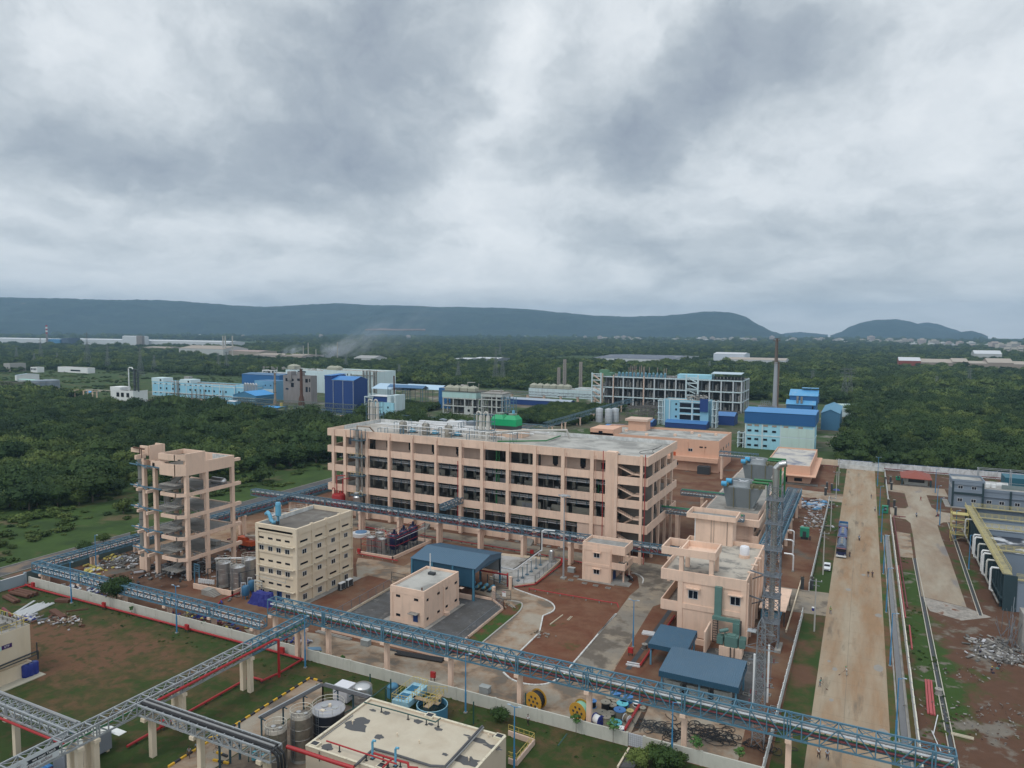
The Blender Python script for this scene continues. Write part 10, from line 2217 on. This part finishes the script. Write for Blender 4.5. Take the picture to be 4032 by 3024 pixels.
x,y=S('N4',1045,146);person('person in dark clothes walking on the road, right of two',x,y,R_(175),NV,BKc,'walk')
x,y=S('N4',632,1538);person('person in a white shirt with blue helmet under the bridge, left of two',x,y,R_(20),W_,BKc,'walk',BH)
x,y=S('N4',697,1552);person('person in a pale blue shirt with blue helmet under the bridge, right of two',x,y,R_(10),LB2,NV,'walk',BH)
x,y=S('N3',360,1318);person('person in white shirt and black trousers standing at the compound wall on the lawn',x,y,R_(-20),W_,BKc,'stand')
x,y=S('F',192,1162);person('person in dark clothes walking beside the nearest tanker truck',x,y,R_(170),BKc,NV,'walk')
x,y=S('F',485,632);person('person in a white top and black trousers on the road beyond the trucks',x,y,R_(10),W_,BKc,'walk')
x,y=S('F',443,482);person('person in grey clothes on the road near the far corner',x,y,R_(160),GY,GY,'walk')
x,y=S('F',1015,508);person('person in red walking on the second road near the guard house',x,y,R_(30),RD,RD,'walk')
x,y=S('R4',905,1420);person('person in grey shirt and brown cloth walking by the striped kerb',x,y,R_(-150),GY,cl('brown',(.08,.05,.04)),'walk')
x,y=S('R4',1025,1350);person('person in a pale blue shirt leaning at the striped kerb',x,y,R_(-100),cl('dusty_blue',(.24,.30,.36)),NV,'sweep')
x,y=S('T4',495,212);person('person in grey with yellow helmet standing by the rubble heap at the right',x,y,R_(60),GY,NV,'stand',YH)
x,y=S('T4',570,330);person('person in navy with yellow helmet crouched on the soil, left of two',x,y,R_(40),NV,NV,'sit',YH,z=-.28)
x,y=S('T4',618,305);person('person in navy crouched on the soil, right of two',x,y,R_(-40),NV,TL,'sit',z=-.28)
x,y=S('M4',1632,1020);person('person with yellow helmet standing beside the green cabinet',x,y,R_(0),NV,NV,'stand',YH)
def moto(label,x,y,rz,body,rider_label,shirt):
 t=T_('motorbike',label,'motorbike',(x,y,0),rz)
 def put(mb,n,m,sm=False): o=bpy.data.objects.new(n,mb.mesh(n,m,(0,0,0),sm));COL.objects.link(o);o.parent=t;return o
 for yy in (-.62,.62): w=put(MB().c((-.05,yy,.3),(.05,yy,.3),.3,14),'wheel',BLACK);r=bpy.data.objects.new('rim',MB().c((-.055,yy,.3),(.055,yy,.3),.17,10).mesh('rim',GREYST));COL.objects.link(r);r.parent=w
 put(MB().b(-.13,-.35,.62,.13,.15,.9).b(-.10,-.2,.3,.10,.3,.6),'body',body);put(MB().b(-.14,.15,.72,.14,.78,.84),'seat',BLACK)
 put(MB().c((-.33,-.42,1.08),(.33,-.42,1.08),.02,6).c((0,-.42,1.08),(0,-.62,.3),.035,6),'handlebar',GREYST);put(MB().c((0,-.55,.9),(0,-.48,.9),.09,10),'headlight',WHITEP)
 if rider_label: person(rider_label,x,y,rz,shirt,NV,'sit',z=.18)
x,y=S('F',302,962);moto('motorbike ridden on the main road beside the parked trucks',x,y,R_(5),TN,'person in pale blue riding the motorbike on the main road',LB2)
x,y=S('F',965,692);moto('motorbike ridden in the middle of the second road',x,y,R_(5),mat('bike_grey',(.1,.1,.12),.4),'person in pale blue riding on the second road',LB2)
x,y=S('F',1210,690);moto('motorbike ridden at the right side of the second road',x,y,R_(-40),REDP,'person in dark clothes riding at the right side of the second road',GY)
for k,(px_,py_) in enumerate(((1880,830),(1910,850),(1930,870))):
 x,y=S('H',px_,py_);moto(('parked motorbike by the control building steps, rear one','parked motorbike by the control building steps, middle one','parked motorbike by the control building steps, front one')[k],x,y,R_(60),(REDP,NAVY,mat('bike_grey'))[k],None,None)
x,y=S('R4',1320,1310);t=T_('bicycle','bicycle leaning by the dark posts under the grey bridge','bicycle',(x,y,0));m=MB()
for dy in (-.5,.5):
 w=MB();w.ring((0,0,0),.32,.02,20,4);o=bpy.data.objects.new('wheel',w.mesh('wheel',BLACK));COL.objects.link(o);o.parent=t;o.rotation_euler=(0,R_(90),0);o.location=(0,dy,.34)
m.r((x,y-.5,.34),(x,y-.3,.85),.03).r((x,y-.3,.8),(x,y+.15,.75),.03).r((x,y+.15,.85),(x,y-.05,.3),.03).r((x,y-.05,.3),(x,y+.5,.34),.03).r((x,y-.3,.75),(x,y-.05,.3),.03).r((x-.25,y-.32,.95),(x+.25,y-.32,.95),.03).mk('frame',DARKM,t);MB().cbox(x,y+.17,.86,.14,.25,.06).mk('saddle',BLACK,t)
# haze
def haze():
 mb=MB().b(-9500,-500,-6.5,3000,9500,380);m=bpy.data.materials.new('haze_air');m.use_nodes=True;N=NT(m.node_tree)
 v=N.add('ShaderNodeVolumePrincipled');v.inputs['Color'].default_value=(.46,.72,1.,1);v.inputs['Density'].default_value=HAZE_D
 v.inputs['Anisotropy'].default_value=.2
 N.add('ShaderNodeOutputMaterial',{1:v.outputs[0]});o=mb.mk('haze',m,kind='stuff',label='blue grey haze over the far plain',cat='haze')
 o.display_type='WIRE'
HAZE_D=.0001
haze()
